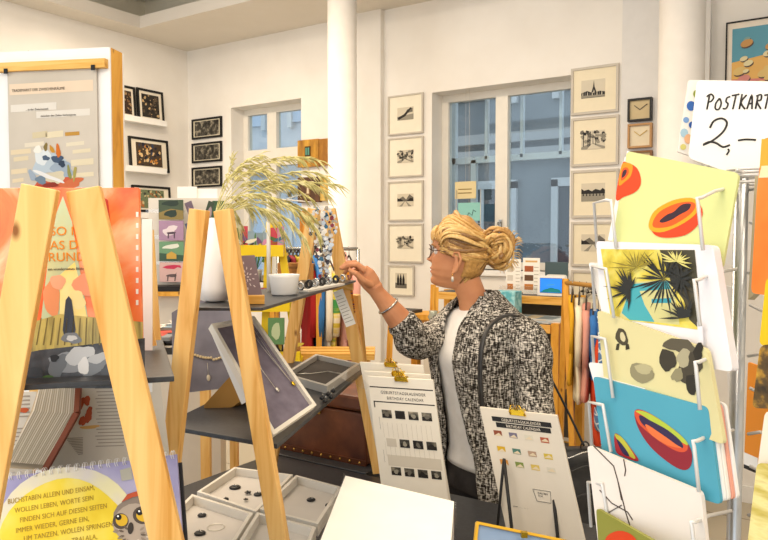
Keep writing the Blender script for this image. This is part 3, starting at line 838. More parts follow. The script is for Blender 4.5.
# fan of pages in the middle (thin leaves radiating)
inv = mw.inverted(); D = 1.27
apex_t, apex_b = (45, 382), (8, 455)
m = MB()
for i in range(19):
    t = i / 18; tp_ = (40 + 36 * t, 384 + 1.5 * t); mid = (33 + 42 * t, 411 + 3 * t); bt = (6 + 38 * t, 462 + 3 * t)
    a, b_, c_ = inv @ P(*tp_, D + .04), inv @ P(*mid, D - .004 * i * 0), inv @ P(*bt, D - .03)
    th = V3((.0022, 0, 0)); dz = V3((0, .02, 0))
    m.add([a, a + th, b_ + th, b_, c_, c_ + th, a + dz, b_ + dz, c_ + dz], [(0, 1, 2, 3), (3, 2, 5, 4), (0, 3, 7, 6), (3, 4, 8, 7)], M_(['#e6dcc8', '#cbbfa8', '#d9cdb6'][i % 3], .8))
bk = inv @ P(40, 384, D + .045), inv @ P(78, 385, D + .045), inv @ P(77, 412, D + .006), inv @ P(44, 470, D - .02), inv @ P(4, 468, D - .02), inv @ P(31, 411, D + .006)
m.add([V3((v.x, v.y, v.z)) for v in bk], [(0, 1, 2, 5), (5, 2, 3, 4)], M_('#b8a68a', .9)); m.build('fanned_pages', r)
m = MB(); a, b_, c_ = inv @ P(79, 383, D + .03), inv @ P(77, 413, D - .0), inv @ P(44, 472, D - .035)
for s_, e_ in ((a, b_), (b_, c_)): m.bar(s_, e_, .009, .012, M_('#7a3a1c', .5), (1, 0, 0))
m.build('cover_edge', r)
mw2, w2_, h2_ = fit((-30, 480, 1.33), (32, 478, 1.36), (-30, 392, 1.33))
r = thing('open_book', 'printed book page with a small red bird, left of the fanned pages', 'book', mw2)
MB().box((-w2_ / 2, 0, 0), (w2_ / 2 + .0, .004, h2_), M_('#ddd5c6', .7)).build('printed_page', r)
m = MB()
for i in range(16):
    if i not in (6, 7): pxpoly(m, [(14, 396 + i * 4), (30 - (i > 8) * (i - 8) * 1.2, 396 + i * 4 - .8), (30 - (i > 8) * (i - 8) * 1.2, 397 + i * 4), (14, 397.2 + i * 4)], M_('#a99e8e', .8), -.0008, mw2)
m.sheet([loc_on(mw2, *pp) for pp in blob(24, 410, 4.5, 2.8, 0, 12, .2, 3)], -.0012, M_('#c4582c', .6)); m.build('printing', r)

# wire-bound owl calendar
mw, w_, h_ = fit((-95, 640, 1.06), (187, 600, 1.10), (-95, 488, 1.13))
mw, w_, h_ = fit((-100, 640, 1.09), (187, 598, 1.12), (-100, 491, 1.13))
LIL = ramp_mat('watercolour_lilac', [(.3, '#8f8bb5'), (.5, '#a8a3c4'), (.7, '#c9c5d6')], (1, 1, 1), 7, 5, .5, .3)
r = thing('wall_calendar', 'spiral-bound calendar page with an owl and a yellow moon in the left foreground', 'calendar', mw)
x = w_ / 2
MB().box((-x, 0, 0), (x, .006, h_), LIL).build('page', r)
m = MB(); LC = lambda a, b_: loc_on(mw, a, b_)
m.sheet([LC(*pp) for pp in blob(70, 556, 82, 88, 0, 40, .04, 2)], -.0006, ramp_mat('watercolour_moon_rim', [(.4, '#e6dfb0'), (.6, '#d6cfc9')], (1, 1, 1), 9, 3, .6))
m.sheet([LC(*pp) for pp in blob(68, 560, 72, 82, 0, 40, .05, 4)], -.0009, ramp_mat('watercolour_moon', [(.3, '#e3c21e'), (.5, '#efd640'), (.7, '#f0e07c')], (1, 1, 1), 11, 4, .6))
m.build('moon_painting', r)
INK2 = M_('#b08f30', .7)
for i, s_ in enumerate(['BUCHSTABEN ALLEIN UND EINSAM,', 'WOLLEN LEBEN, WORTE SEIN', 'FINDEN SICH AUF DIESEN SEITEN', 'IMMER WIEDER, GERNE EIN,', 'UM TANZEN, WOLLEN SPRINGEN,', 'TRALALA,']):
    ax, az = LC([8, 15, 20, 16, 24, 72][i], [504, 513, 522.5, 533, 541, 543][i]); txt(s_, ax, az, .0108, INK2, r, -.0014, sx=.80 if i else .74, shear=.05, rot=-.03, space=1.05)
# owl
m = MB()
OW = [(138, 520, 25, 24, 0, '#8d7f72'), (136, 524, 22, 21, 0, '#b5a594'), (121, 521, 8, 8, 0, '#54483e'), (143, 515, 10, 9, 0, '#54483e'), (122, 520, 6, 6, 0, '#e0b428'), (144, 515, 7.5, 6.5, 0, '#e0b428'), (119, 517, 3, 3, 0, '#1c1815'), (140, 512, 3.4, 3.2, 0, '#1c1815'), (118.4, 516, 1, 1, 0, '#ffffff'), (139.5, 511, 1, 1, 0, '#ffffff'), (131, 528, 3, 6, .1, '#3c332c')]
for i, (cx_, cy_, rx, ry, rt, cc) in enumerate(OW): m.sheet([LC(*pp) for pp in blob(cx_, cy_, rx, ry, rt, 20, .06 if i < 2 else 0, i)], -.0012 - i * .0001, M_(cc, .6))
rnd = random.Random(5)
for i in range(60):
    a = rnd.random() * 6.28; rr = 9 + 12 * rnd.random(); m.sheet([LC(*pp) for pp in blob(134 + rr * math.cos(a), 534 + rr * math.sin(a) * .9, 1.2, 2.8, a + 1.57, 6)], -.0020 - i * .00001, M_(['#6b5d50', '#d5c8b8', '#9a8a79'][i % 3], .6)) if 534 + rr * math.sin(a) * .9 > 527 else None
m.sheet([LC(*pp) for pp in ((122, 502), (128, 494), (137, 491), (142, 495), (133, 497))], -.003, M_('#c0532f', .6))
m.sheet([LC(*pp) for pp in ((120, 470), (131, 467), (133, 479), (122, 481))], -.0012, M_('#b5b2a2', .6))
m.build('owl_painting', r)
m = MB(); n_r = 34
for i in range(n_r):
    a = -x + (i + .5) / n_r * w_
    for k in (-.0016, .0016):
        m.tube([(a + k, .003 + .0075 * math.sin(t), h_ - .001 + .0065 * math.cos(t) + .001) for t in [j * 2 * PI / 9 for j in range(9)]], .0006, WHITE, 5, closed=True)
m.build('wire_binding', r)
mw3 = mw @ Matrix.Translation((0, .012, -.01))
m = MB(); m.box((-x - .01, 0, 0), (x + .004, .006, h_ - .004), M_('#2e2f34', .6))
o = m.build('calendar_stand', mw=mw3); tag(o, 'dark board that the owl calendar leans on', 'stand')

# small pine pot corner right of the calendar
# ================================================================== ITEMS ON THE PINE LADDER SHELF
def zat(px, py, z):  # world point on height z
    return onZ(px, py, z)


PORC = M_('#f3f1ee', .18, 0, .6)
p = cam_xy((214 - 384) / FPX * 1.64, 1.64, ZT + .0005)
m = MB(); k = .9
m.lathe((0, 0, 0), [(.022, 0), (.032, .004), (.037, .03), (.036, .07), (.031, .11), (.022, .15), (.013, .178), (.012, .19)], PORC, 40)
o = m.build('white_vase'); o.location = p; tag(o, 'tall white porcelain vase with dried grass, between the pine legs', 'vase')
vase = p
p = onZ(284, 300, ZT); m = MB()
prof = [(.030, 0), (.033, .003), (.038, .045), (.040, .052), (.038, .052), (.035, .044), (.030, .006), (0.001, .005)]
m.lathe((0, 0, 0), prof, PORC, 40); o = m.build('white_bowl'); o.location = cam_xy((284 - 384) / FPX * 1.83, 1.83, ZT + .0005); tag(o, 'small white porcelain bowl on the upper black board', 'bowl')
# dried grass: one bunch in the vase
m = MB(); GR = ramp_mat('dried_grass', [(.3, '#a8a05c'), (.55, '#d3c98a'), (.75, '#e6deb0')], (1, 1, 1), 60, 3, .8, .2, 'World'); rnd = random.Random(11)
base = vase + V3((0, 0, .18))
ends = [(236, 165, 258, 155), (262, 152, 300, 158), (280, 148, 318, 160), (290, 178, 335, 184), (240, 190, 250, 210), (300, 196, 318, 232), (285, 205, 305, 240), (262, 200, 282, 230), (252, 175, 285, 185), (272, 170, 306, 195), (246, 165, 270, 172), (232, 200, 240, 225), (290, 165, 322, 175), (258, 185, 300, 212), (276, 190, 312, 215), (241, 158, 262, 168), (300, 170, 325, 192), (228, 180, 232, 160)]
for i, (ax, ay, bx, by) in enumerate(ends):
    d = 1.64 + rnd.uniform(-.05, .22)
    c1 = P(ax, ay, d); c2 = P(bx, by, d); mid = base.lerp(c1, .45) + V3((0, 0, .04)); pts = []
    for k in range(15):
        t = k / 14; q = base * (1 - t) ** 3 + mid * 3 * t * (1 - t) ** 2 + c1 * 3 * t * t * (1 - t) + c2 * t ** 3; pts.append(q)
    m.tube(pts, .0009, GR, 5)
    # drooping spikelets along the second half
    for k in range(6, 15):
        for _ in range(5):
            b0 = pts[k] + V3((rnd.uniform(-.004, .004), rnd.uniform(-.004, .004), 0)); dr = (pts[k] - pts[k - 1]).normalized(); e0 = b0 + dr * .030 + V3((rnd.uniform(-.008, .008), rnd.uniform(-.008, .008), -rnd.uniform(.004, .034)))
            m.tube([b0, b0.lerp(e0, .5) + V3((0, 0, .003)), e0], [.0004, .0016, .0003], GR, 4)
for i in range(7):   # long narrow leaves
    d = 1.68; bx, by = rnd.uniform(225, 315), rnd.uniform(200, 258); c1 = P(rnd.uniform(235, 290), rnd.uniform(165, 185), d); c2 = P(bx, by, d)
    pts = [base * (1 - t) ** 2 + c1 * 2 * t * (1 - t) + c2 * t * t for t in [k / 10 for k in range(11)]]; m.tube(pts, [.0012] * 5 + [.002] * 3 + [.0012, .0008, .0004], GR, 5, .4)
m.v = [v - vase for v in m.v]
o = m.build('dried_grass'); o.location = vase; tag(o, 'bunch of pale dried grass plumes arching out of the white vase', 'plant')
# white twig + white candle rod
m = MB(); m.tube([P(222, 196, 1.9), P(262, 198, 1.95), P(300, 201, 2.0), P(332, 205, 2.05)], [.003, .0026, .002, .001], M_('#e9e3d6', .7), 7); m.tube([P(285, 200, 1.98), P(296, 196, 1.95), P(306, 194, 1.95)], [.002, .0014, .0007], M_('#e9e3d6', .7), 6)
m.tube([P(269, 292, 1.95), P(268.5, 240, 1.95), P(268, 199, 1.95)], [.0058, .0052, .004], M_('#ece6da', .7), 8)
tag(m.build('white_twig'), 'whitewashed bare twig rising behind the white bowl and branching across the window', 'branch')
# patterned card in a wooden block
mw, w_, h_ = fit((241, 303, 1.58), (260, 301, 1.62), (238, 262, 1.60))
mw = Matrix.Translation((0, 0, .006)) @ mw
r = thing('patterned_card', 'mauve card with a pale floral star pattern standing in the wooden block', 'card', mw)
x = w_ / 2 + .008; MB().box((-x, 0, 0), (x, .002, h_ + .008), M_('#7d6a70', .7)).build('card_sheet', r)
m = MB(); rnd = random.Random(3)
for i in range(22):
    a = i * 2.4; rr = .004 + .0011 * i
    if rr * abs(math.cos(a)) < x - .004: m.sheet(blob(rr * math.cos(a), h_ * .55 + rr * 1.3 * math.sin(a), .0035, .0016, a, 8), -.0006 - i * 1e-5, M_('#cdbfc0', .7))
m.build('flower_pattern', r)
bp = cam_xy(*lr(248, 1.575), ZT + .0005); rM = Matrix.Translation(bp) @ Matrix.Rotation(YAW + .15, 4, 'Z')
m = MB(); m.box((-.035, -.012, 0), (.035, .008, .019), PINE_X); o = m.build('card_holder', bevel=.001); o.matrix_world = rM; tag(o, 'small pine block holding the mauve patterned card', 'holder')
# earring studs in two rows on clear stands
rb = thing('ring_display', 'row of black and silver rings on the upper board beside the white bowl', 'jewellery display', loc=cam_xy(*lr(318, 2.02), ZT + .0005)); inv = rb.matrix_world.inverted()
m = MB(); a, b_ = cam_xy(*lr(303, 1.9), ZT + .004), cam_xy(*lr(340, 2.2), ZT + .004); m.bar(inv @ a, inv @ b_, .03, .006, M_('#e2ded6', .4), (1, 0, 0)); m.build('tray', rb)
for i in range(6):
    for j in (0, 1):
        t = i / 5; pp = cam_xy(*lr(305 + 34 * t, 1.9 + .28 * t), ZT + .018) + CR @ V3(((j - .5) * .022, 0, .006 * j)); m = MB()
        q = inv @ pp; m.tube([q + V3((.009 * math.cos(u), 0, .009 * math.sin(u))) for u in [k * 2 * PI / 12 for k in range(12)]], .0032, M_('#3c3a39', .3, .6) if (i + j) % 2 else CHROME, 6, closed=True); m.build('ring', rb)
# paper tag hanging from far end
mw, w_, h_ = fit((347, 327, 2.44), (355, 324, 2.44), (339, 290, 2.44))
r = thing('hanging_label', 'white text label hanging from the far end of the upper board', 'label', mw)
MB().box((-w_ / 2 - .003, 0, 0), (w_ / 2 + .003, .001, h_), PAPER).build('paper', r)
m = MB()
for i in range(9): m.box((-w_ / 2, -.0008, h_ * (.12 + .09 * i)), (w_ / 2 - .004 * (i % 3), -.0002, h_ * (.12 + .09 * i) + .002), M_('#a59c8c', .8))
m.build('printed_text', r)
# beaded orange / purple strap behind the hand
m = MB(); m.tube([P(347, 268, 2.5), P(350, 285, 2.5), P(354, 313, 2.5)], .0055, ramp_mat('bead_strap', [(.4, '#d98a1e'), (.5, '#6a3a5a'), (.6, '#e0a040')], (1, 1, 60), 1.4, 2, .6, .3, 'World', interp='CONSTANT'), 8)
tag(m.build('beaded_strap'), 'orange and purple beaded strap hanging under the woman\'s raised hand', 'strap')
# chain of metal and paper charms on the far trestle
r = thing('charm_garland', 'dense hanging garland of silver, white and coloured charms on the far pine trestle', 'garland', loc=P(323, 208, 2.44)); inv = r.matrix_world.inverted()
rnd = random.Random(8); m = MB(); m2 = MB(); m3 = MB(); m4 = MB()
m.tube([inv @ P(322, 206, 2.44), inv @ P(324, 245, 2.43), inv @ P(325, 286, 2.42)], .0012, CHROME, 5)
for i in range(190):
    t = i / 190; hw = (14 if t < .35 else 9 if t < .65 else 5); px = 322 + 3 * t + rnd.uniform(-hw, hw); py = 207 + t * 78
    c_ = inv @ P(px, py, 2.41 + rnd.uniform(-.02, .02)); s_ = rnd.uniform(.004, .009); a = rnd.uniform(0, 6.28); b_ = rnd.uniform(-.7, .7)
    M3 = Matrix.Translation(c_) @ Matrix.Rotation(YAW + b_, 4, 'Z') @ Matrix.Rotation(a, 4, 'Y')
    tm = rnd.choice([m, m, m2, m2, m3, m4])
    cc = {id(m): CHROME, id(m2): M_('#e8e6e2', .4), id(m3): M_(rnd.choice(['#c98a2a', '#3a6a8a', '#8a3a4a', '#d0a860']), .4), id(m4): M_('#4a4650', .4)}[id(tm)]
    vs = [M3 @ V3((x_, y_, z_)) for y_ in (-.0008, .0008) for x_, z_ in ((-s_, -s_ * .5), (0, -s_), (s_, -s_ * .3), (s_ * .7, s_ * .7), (-s_ * .6, s_))]
    tm.add(vs, [(0, 1, 2, 3, 4), (9, 8, 7, 6, 5)] + [(k, k + 5, (k + 1) % 5 + 5, (k + 1) % 5) for k in range(5)], cc)
m.build('silver_charms', r); m2.build('white_charms', r); m3.build('coloured_charms', r); m4.build('dark_charms', r)

# framed necklaces leaning on the lower board
VEL = ramp_mat('grey_velvet', [(.3, '#6b6470'), (.7, '#7f7784')], (1, 1, 1), 30, 3, .95, .1)
CR_ = M_('#e3ddd0', .5)
mw, w_, h_ = fit((274, 436, 1.56), (315, 407, 1.90), (228, 320, 1.72))
mw = mw @ Matrix.Translation((0, 0, 0))
r = thing('necklace_display', 'leaning cream frame with grey velvet showing two fine necklaces', 'jewellery display', mw)
x = w_ / 2; fw = .011
# put it on pixel quad directly: left edge (210,325)->(272,437), right edge (253,320)->(315,407)
qa = [P(272, 437, 1.53), P(315, 407, 1.66), P(253, 318, 1.76), P(210, 326, 1.66)]
U = (qa[1] - qa[0]); V = (qa[3] - qa[0]); mw = frame(qa[0], U, V); r.matrix_world = mw
inv = mw.inverted(); qq = [inv @ v for v in qa]
nn = V3((0, .012, 0))


def quadpanel(q, inset, d0, d1, mat):
    """frame or board: q = local corners in order; inset pulls toward the centre"""
    c_ = sum(q, V3()) / 4; return [v.lerp(c_, inset) + V3((0, d0, 0)) for v in q]


def ringframe(m, q, wd, y0, y1, mat):
    c_ = sum(q, V3()) / 4; n = len(q); inn = []
    for i in range(n):
        a = (q[(i + 1) % n] - q[i]).normalized(); b_ = (q[i - 1] - q[i]).normalized(); s_ = abs(a.cross(b_).length) or 1; inn.append(q[i] + (a + b_) * wd / s_)
    vs = [v + V3((0, y, 0)) for y in (y0, y1) for v in q] + [v + V3((0, y, 0)) for y in (y0, y1) for v in inn]
    fs = []
    for i in range(n):
        j = (i + 1) % n
        fs += [(i, j, j + 2 * n, i + 2 * n), (i + n, i + 3 * n, j + 3 * n, j + n), (i, i + n, j + n, j), (i + 2 * n, j + 2 * n, j + 3 * n, i + 3 * n)]
    m.add(vs, fs, mat); return inn


m = MB(); inn = ringframe(m, qq, .009, -.008, .010, CR_); m.build('frame', r)
m = MB(); m.add([v + V3((0, .002, 0)) for v in inn] + [v + V3((0, .008, 0)) for v in inn], [(0, 1, 2, 3), (7, 6, 5, 4)], VEL); m.build('velvet_board', r)
SIL = M_('#d8d2c4', .3, .8); 
for (s0, s1, s2_, cm, nm) in (((250, 342), (262, 370), (276, 389), SIL, 'silver_necklace'), ((254, 330), (272, 357), (292, 383), GOLD, 'gold_necklace')):
    m = MB(); pts = []
    for a_ in (s0, s1, s2_):
        l0 = loc_on(mw, a_[0], a_[1], -.002); pts.append(V3((l0[0], -.002, l0[1])))
    top2 = V3((pts[0].x - .012, -.002, pts[0].z + .004))
    m.tube([pts[0], pts[1], pts[2]], .0007, SIL, 5); m.tube([top2, pts[1].lerp(pts[0], .3) + V3((-.007, 0, 0)), pts[2]], .0006, SIL, 5); m.ball(pts[2] + V3((0, -.002, -.003)), .0042, cm, (1, .6, 1.5), 10); m.build(nm, r)
# cream side slat of the leaning stand (white bar left)
m = MB(); m.bar(P(199 + 16, 330, 1.70), P(246, 402, 1.66), .026, .006, M_('#e9e6e0', .5), (1, 0, 0)); tag(m.build('white_easel_arm'), 'white slat holding up the leaning necklace frame, behind the pine leg', 'support')
# cardboard prop
m = MB(); q = [P(205, 424, 1.84), P(204, 405, 1.84), P(243, 362, 1.86), P(262, 388, 1.86)]; nv = V3((.0, .05, 0))
m.add(q + [v + nv for v in q], [(0, 1, 2, 3), (7, 6, 5, 4)] + [(i, i + 4, (i + 1) % 4 + 4, (i + 1) % 4) for i in range(4)], M_('#a3783a', .7))
tag(m.build('wooden_wedge'), 'brown wooden wedge propping the necklace stand on the lower board', 'support')
# lavender bust board with pearl necklace
GB = ramp_mat('bust_grey', [(.35, '#77747f'), (.7, '#8d8a94')], (1, 1, 1), 12, 3, .8, .2)
mw, w_, h_ = fit((181, 412, 2.02), (246, 404, 2.1), (186, 330, 2.06))
mw = Matrix.Translation((0, 0, ZL - mw.translation.z + .002)) @ mw
r = thing('necklace_bust', 'grey upright necklace board with a string of pearls', 'jewellery display', mw); x = w_ / 2 + .02
MB().prism([(-x, 0), (x, 0), (x * .9, h_), (x * .4, h_ + .03), (-x * .4, h_ + .03), (-x * .9, h_)], 0, .01, GB).build('board', r)
for i in range(15):
    t = i / 14; q = loc_on(mw, 192 + 37 * t, 352 + 6 * math.sin(PI * (t * .9 + .1)) + (2 if t > .5 else 0), 0); m = MB(); m.ball((q[0], -.006, q[1]), .0042, M_('#d9c49a', .3, 0, .6), n=8); m.build('pearl', r)
q = loc_on(mw, 208, 375, 0); m = MB(); m.tube([(q[0], -.003, q[1] + .035), (q[0], -.003, q[1])], .0008, SIL, 5); m.ball((q[0], -.004, q[1] - .008), .007, M_('#d5c9b0', .4), (.8, .6, 1.3), 10); m.build('pendant', r)

# flat necklace tray at the far end of the lower board
qa = [onZ(290, 378, ZL + .03), onZ(343, 383, ZL + .03), onZ(388, 365, ZL + .03), onZ(320, 357, ZL + .03)]
qa = [P(298, 380, 1.98), P(333, 386, 1.95), P(352, 368, 2.28), P(302, 362, 2.42)]


def traything(name, label, quad, h, wall, colm, bedm, group=None, cat='tray'):
    zb = min(v.z for v in quad); c_ = sum(quad, V3()) / 4; r = thing(name, label, cat, loc=(c_.x, c_.y, zb), group=group)
    q = [V3((v.x - c_.x, v.y - c_.y, 0)) for v in quad]; n = 4; inn = []
    for i in range(n):
        a = (q[(i + 1) % n] - q[i]).normalized(); b_ = (q[i - 1] - q[i]).normalized(); s_ = a.cross(b_).length or 1; inn.append(q[i] + (a + b_) * wall / s_)
    m = MB(); up = V3((0, 0, h)); vs = q + [v + up for v in q] + inn + [v + up for v in inn]; fs = []
    for i in range(n):
        j = (i + 1) % n; fs += [(i, j, j + 4, i + 4), (i + 4, j + 4, j + 12, i + 12), (i + 12, j + 12, j + 8, i + 8), (i, i + 8, j + 8, j)]
    m.add(vs, fs, colm); m.build('rim', r)
    m = MB(); bb = V3((0, 0, h * .25)); m.add(inn + [v + bb for v in inn], [(3, 2, 1, 0), (4, 5, 6, 7)], bedm); m.build('bed', r)
    return r, inn, h * .25


ZB = ZL + .001
quad = [onZ(x_, y_, ZB) for x_, y_ in ((283, 381), (327, 394), (360, 370), (316, 360))]
r, inn, hb = traything('necklace_tray', 'flat grey-rimmed tray with a fine chain at the far end of the lower board', quad, .022, .012, M_('#b8b4ac', .4), M_('#4a443f', .9), cat='tray')
m = MB(); c0 = sum(inn, V3()) / 4; m.tube([c0 + V3((.06, .02, hb + .002)), c0 + V3((.0, .03, hb + .002)), c0 + V3((-.02, -.03, hb + .002)), c0 + V3((-.06, -.06, hb + .002))], .0013, SIL, 5); m.build('fine_chain', r)
# acrylic sheet jutting out
m = MB(); q = [onZ(x_, y_, ZB + .024) for x_, y_ in ((341, 379), (366, 390), (380, 374), (352, 364))]; m.add(q + [v + V3((0, 0, .003)) for v in q], [(3, 2, 1, 0), (4, 5, 6, 7)] + [(i, (i + 1) % 4, (i + 1) % 4 + 4, i + 4) for i in range(4)], clearmat()); tag(m.build('acrylic_sheet'), 'small clear acrylic sheet on the far corner of the lower board', 'sheet')
# black earrings
for i, (px, py) in enumerate(((322, 398), (328, 394), (333, 391), (325, 401), (331, 397))):
    pp = onZ(px, py, ZB + .008); m = MB(); m.ball((0, 0, 0), .008, M_('#232325', .35), (1, .8, .7), 8); m.tube([(0, 0, .004), (.003, 0, .012)], .0015, CHROME, 5)
    o = m.build('black_earring'); o.location = pp; tag(o, 'small black ball earring, %s of five beside the flat necklace tray' % ['leftmost', 'second in the rear row', 'rightmost', 'leftmost in the front row', 'rightmost in the front row'][i], 'earring', 'black ball earrings')

# ------------------------------------------------------------------ jewellery trays on the table
TR_ = M_('#efe9dd', .5); BED = M_('#ddd7cf', .85)
trays = []
specs = [(((197, 491.6), (256, 511.6), (293, 474.5), (234.5, 467)), 'cream jewellery tray with black and silver brooches, farthest left behind the pine leg'),
         (((260, 509), (318, 524), (342, 487), (296, 475)), 'cream jewellery tray with two round black brooches beside the white box'),
         (((140, 545), (222, 562), (253, 513), (192, 494)), 'cream jewellery tray nearest the owl calendar, with dark discs and a ring outline'),
         (((226, 562), (296, 580), (316, 527), (257, 512)), 'cream jewellery tray lowest in the photo, between the pine leg and the white box')]
for pts, lab in specs:
    quad = [onZ(a, b_, TZ + .036) - V3((0, 0, .035)) for a, b_ in pts]
    r, inn, hb = traything('jewellery_tray', lab, quad, .035, .010, TR_, BED, 'cream jewellery trays')
    trays.append((r, inn, hb))
BR = M_('#2c2b2b', .4)


def brooch(lab, px, py, r_, kind):
    pp = onZ(px, py, TZ + .0105); m = MB()
    if kind == 'disc': m.lathe((0, 0, 0), [(r_ * .9, 0), (r_, .003), (r_ * .8, .006), (.001, .006)], BR, 24); m.ball((r_ * .3, 0, .008), r_ * .22, CHROME, n=8); m.ball((-r_ * .2, 0, .008), r_ * .2, CHROME, n=8)
    elif kind == 'knot':
        for k in range(5): m.ball((r_ * .6 * math.cos(k * 1.3), r_ * .6 * math.sin(k * 1.3), .006), r_ * .42, M_('#8f8a80', .3, .8) if k % 2 else BR, (1, 1, .7), 8)
    else: m.tube([(r_ * math.cos(t), r_ * math.sin(t), .002) for t in [k * PI / 12 for k in range(24)]], .001, SIL, 5, closed=True)
    o = m.build('brooch'); o.location = pp; tag(o, lab, 'brooch', 'brooches in the trays')


for a in [('pair of dark discs in the farthest left tray', 235, 488, .019, 'disc'), ('clustered silver knot brooch in the farthest left tray', 248, 494, .011, 'knot'), ('dark round brooch right in the farthest left tray, by the pine leg', 258, 495, .014, 'disc'), ('small dark brooch on the left edge of the farthest left tray', 226, 500, .009, 'disc'), ('tiny knot brooch low in the farthest left tray', 246, 501, .008, 'knot'),
          ('round black brooch with a silver centre in the tray beside the white box', 311, 500.5, .014, 'disc'), ('dark brooch right against the white box in its tray', 329, 506, .012, 'disc'),
          ('dark disc high in the tray nearest the owl calendar', 202, 516, .013, 'disc'), ('dark disc low in the tray nearest the owl calendar', 200, 534, .016, 'disc'), ('thin wire circle lying in the tray nearest the owl calendar', 216, 528, .024, 'wire')]:
    brooch(*a)

# brown trunk
TRK = ramp_mat('trunk_leather', [(.3, '#4a2413'), (.55, '#6b3a20'), (.75, '#8a5030')], (1, 1, 1), 9, 6, .4, .4, 'World', .2)
r = thing('old_trunk', 'old brown leather trunk behind the ladder shelf', 'trunk', loc=(-1.68, 2.26, TZ + .001))
MB().box((-.22, -.17, .0), (.22, .17, .19), TRK).build('body', r, bevel=.008)
MB().box((-.224, -.174, .193), (.224, .174, .25), TRK).build('lid', r, bevel=.012)
m = MB(); m.box((-.222, -.175, .0), (.222, -.170, .02), M_('#5a3018', .4)); m.build('bottom_band', r)
for i in range(10):
    m = MB(); m.ball((-.2 + .044 * i, -.175, .01), .005, M_('#b9924a', .3, .9), n=6); m.build('rivet', r)
m = MB(); m.box((-.02, -.182, .165), (.02, -.174, .21), M_('#a8863e', .3, .9)); m.build('latch', r)
def shear(root, k):
    for c_ in [o for o in bpy.data.objects if o.parent == root]:
        for v in c_.data.vertices: v.co.x += k * (v.co.z - 0)


# ================================================================== CALENDARS ON THE TABLE
IK = M_('#3a3632', .6)


def clip(parent, x, z):
    m = MB(); m.prism([(x - .019, z - .009), (x + .019, z - .009), (x + .015, z + .004), (x - .015, z + .004)], -.005, .014, GOLD)
    for s_ in (-1, 1): m.tube([(x + s_ * .016, -.007, z - .008), (x + s_ * .017, -.009, z - .001), (x + s_ * .010, -.008, z + .014), (x + s_ * .004, -.008, z + .016), (x + s_ * .002, -.007, z + .003)], .0013, GOLD, 6)
    return m.build('gold_clip', parent)


BB, BT = 2.02, 1.98
stack = [((388, 502, BB + .10), (441, 510, BB + .10), (359.5, 362, BT + .10), 'white birthday calendar at the back of the clipped stack of three'),
         ((387, 508, BB + .05), (444, 517, BB + .05), (364, 371, BT + .05), 'white birthday calendar, middle of the clipped stack of three'),
         ((386, 520, BB), (451, 530, BB), (367, 376, BT), 'birthday calendar with rows of small black photos, front of the clipped stack')]
for k, (BL, BR, TL, lab) in enumerate(stack):
    mw, w_, h_ = fit(BL, BR, TL)
    tr = (423, 367.5), (430, 378), (433, 385.5)
    U = P(*tr[k], TL[2] - .055) - P(*TL); U.z = 0; V = V3((0, 0, 1)); w_ = U.length; a_ = P(*TL); b_ = P(*BL); h_ = a_.z - b_.z; mw = frame(V3((a_.x, a_.y, b_.z)), U, V)
    kk = ((mw.inverted() @ a_).x - (mw.inverted() @ P(BL[0], BL[1], TL[2] + .0)).x) / h_
    q = a_ - U.normalized() * kk * h_; mw = frame(V3((q.x, q.y, b_.z)), U, V) @ Matrix.Translation((w_ / 2, 0, 0))
    r = thing('birthday_calendar', lab, 'calendar', mw, group='birthday calendars with gold clips')
    x = w_ / 2; MB().box((-x, 0, 0), (x, .008, h_), M_('#ece5d6', .7)).build('board', r, bevel=.001)
    clip(r, .005 if k else .0, h_)
    if k == 2:
        m = MB(); zt = h_ - .03
        m.box((-x + .004, -.0006, zt), (x - .004, -.0001, zt + .003), IK); m.box((-x + .012, -.0006, zt - .040), (x - .004, -.0001, zt - .037), IK)
        m.box((-x + .010, -.0006, zt - .055), (-x + .013, -.0001, zt - .037), IK)
        for z in (.11, .2): m.box((-x + .02, -.0004, h_ - z - .035), (-x + .0205, -.0001, h_ - z), IK)
        for j in range(22): m.box((-x + .028 + (j % 11) * .0135, -.0004, h_ - .165 - .052 * (j // 11)), (-x + .0285 + (j % 11) * .0135, -.0001, h_ - .125 - .052 * (j // 11)), M_('#bdb4a4', .7))
        m.build('ruled_lines', r)
        txt('GEBURTSTAGSKALENDER', .004, zt - .016, .0115, IK, r, -.0004, align='CENTER', space=1.15, sx=.85); txt('BIRTHDAY CALENDAR', .008, zt - .031, .0115, IK, r, -.0004, align='CENTER', space=1.12, sx=.8)
        for row, zz in enumerate((.112, .190, .268)):
            for c_ in range(4):
                xx = -x + .030 + .0375 * c_ + .003 * row; m = MB()
                pm_ = bwphoto() if not (row == 1 and c_ == 0) else M_('#cfc6b6', .7)
                m.box((xx, -.0008, h_ - zz), (xx + .0275, -.0001, h_ - zz + .022), pm_)
                if pm_ is bwphoto():
                    m.sheet([(xx, h_ - zz), (xx + .0275, h_ - zz), (xx + .0275, h_ - zz + .008), (xx + .014, h_ - zz + .014), (xx, h_ - zz + .01)], -.001, DK)
                    m.sheet(blob(xx + .014, h_ - zz + .010, .007, .006, c_, 10, .3, c_ + row), -.0012, [GY, DK, MIDG][(c_ + row) % 3])
                m.build('month_photo', r)
        m = MB(); m.box((-x + .03, -.0003, h_ - .243), (x - .006, -.0001, h_ - .213), M_('#d3cab9', .7)); m.build('shaded_band', r)
    shear(r, kk)
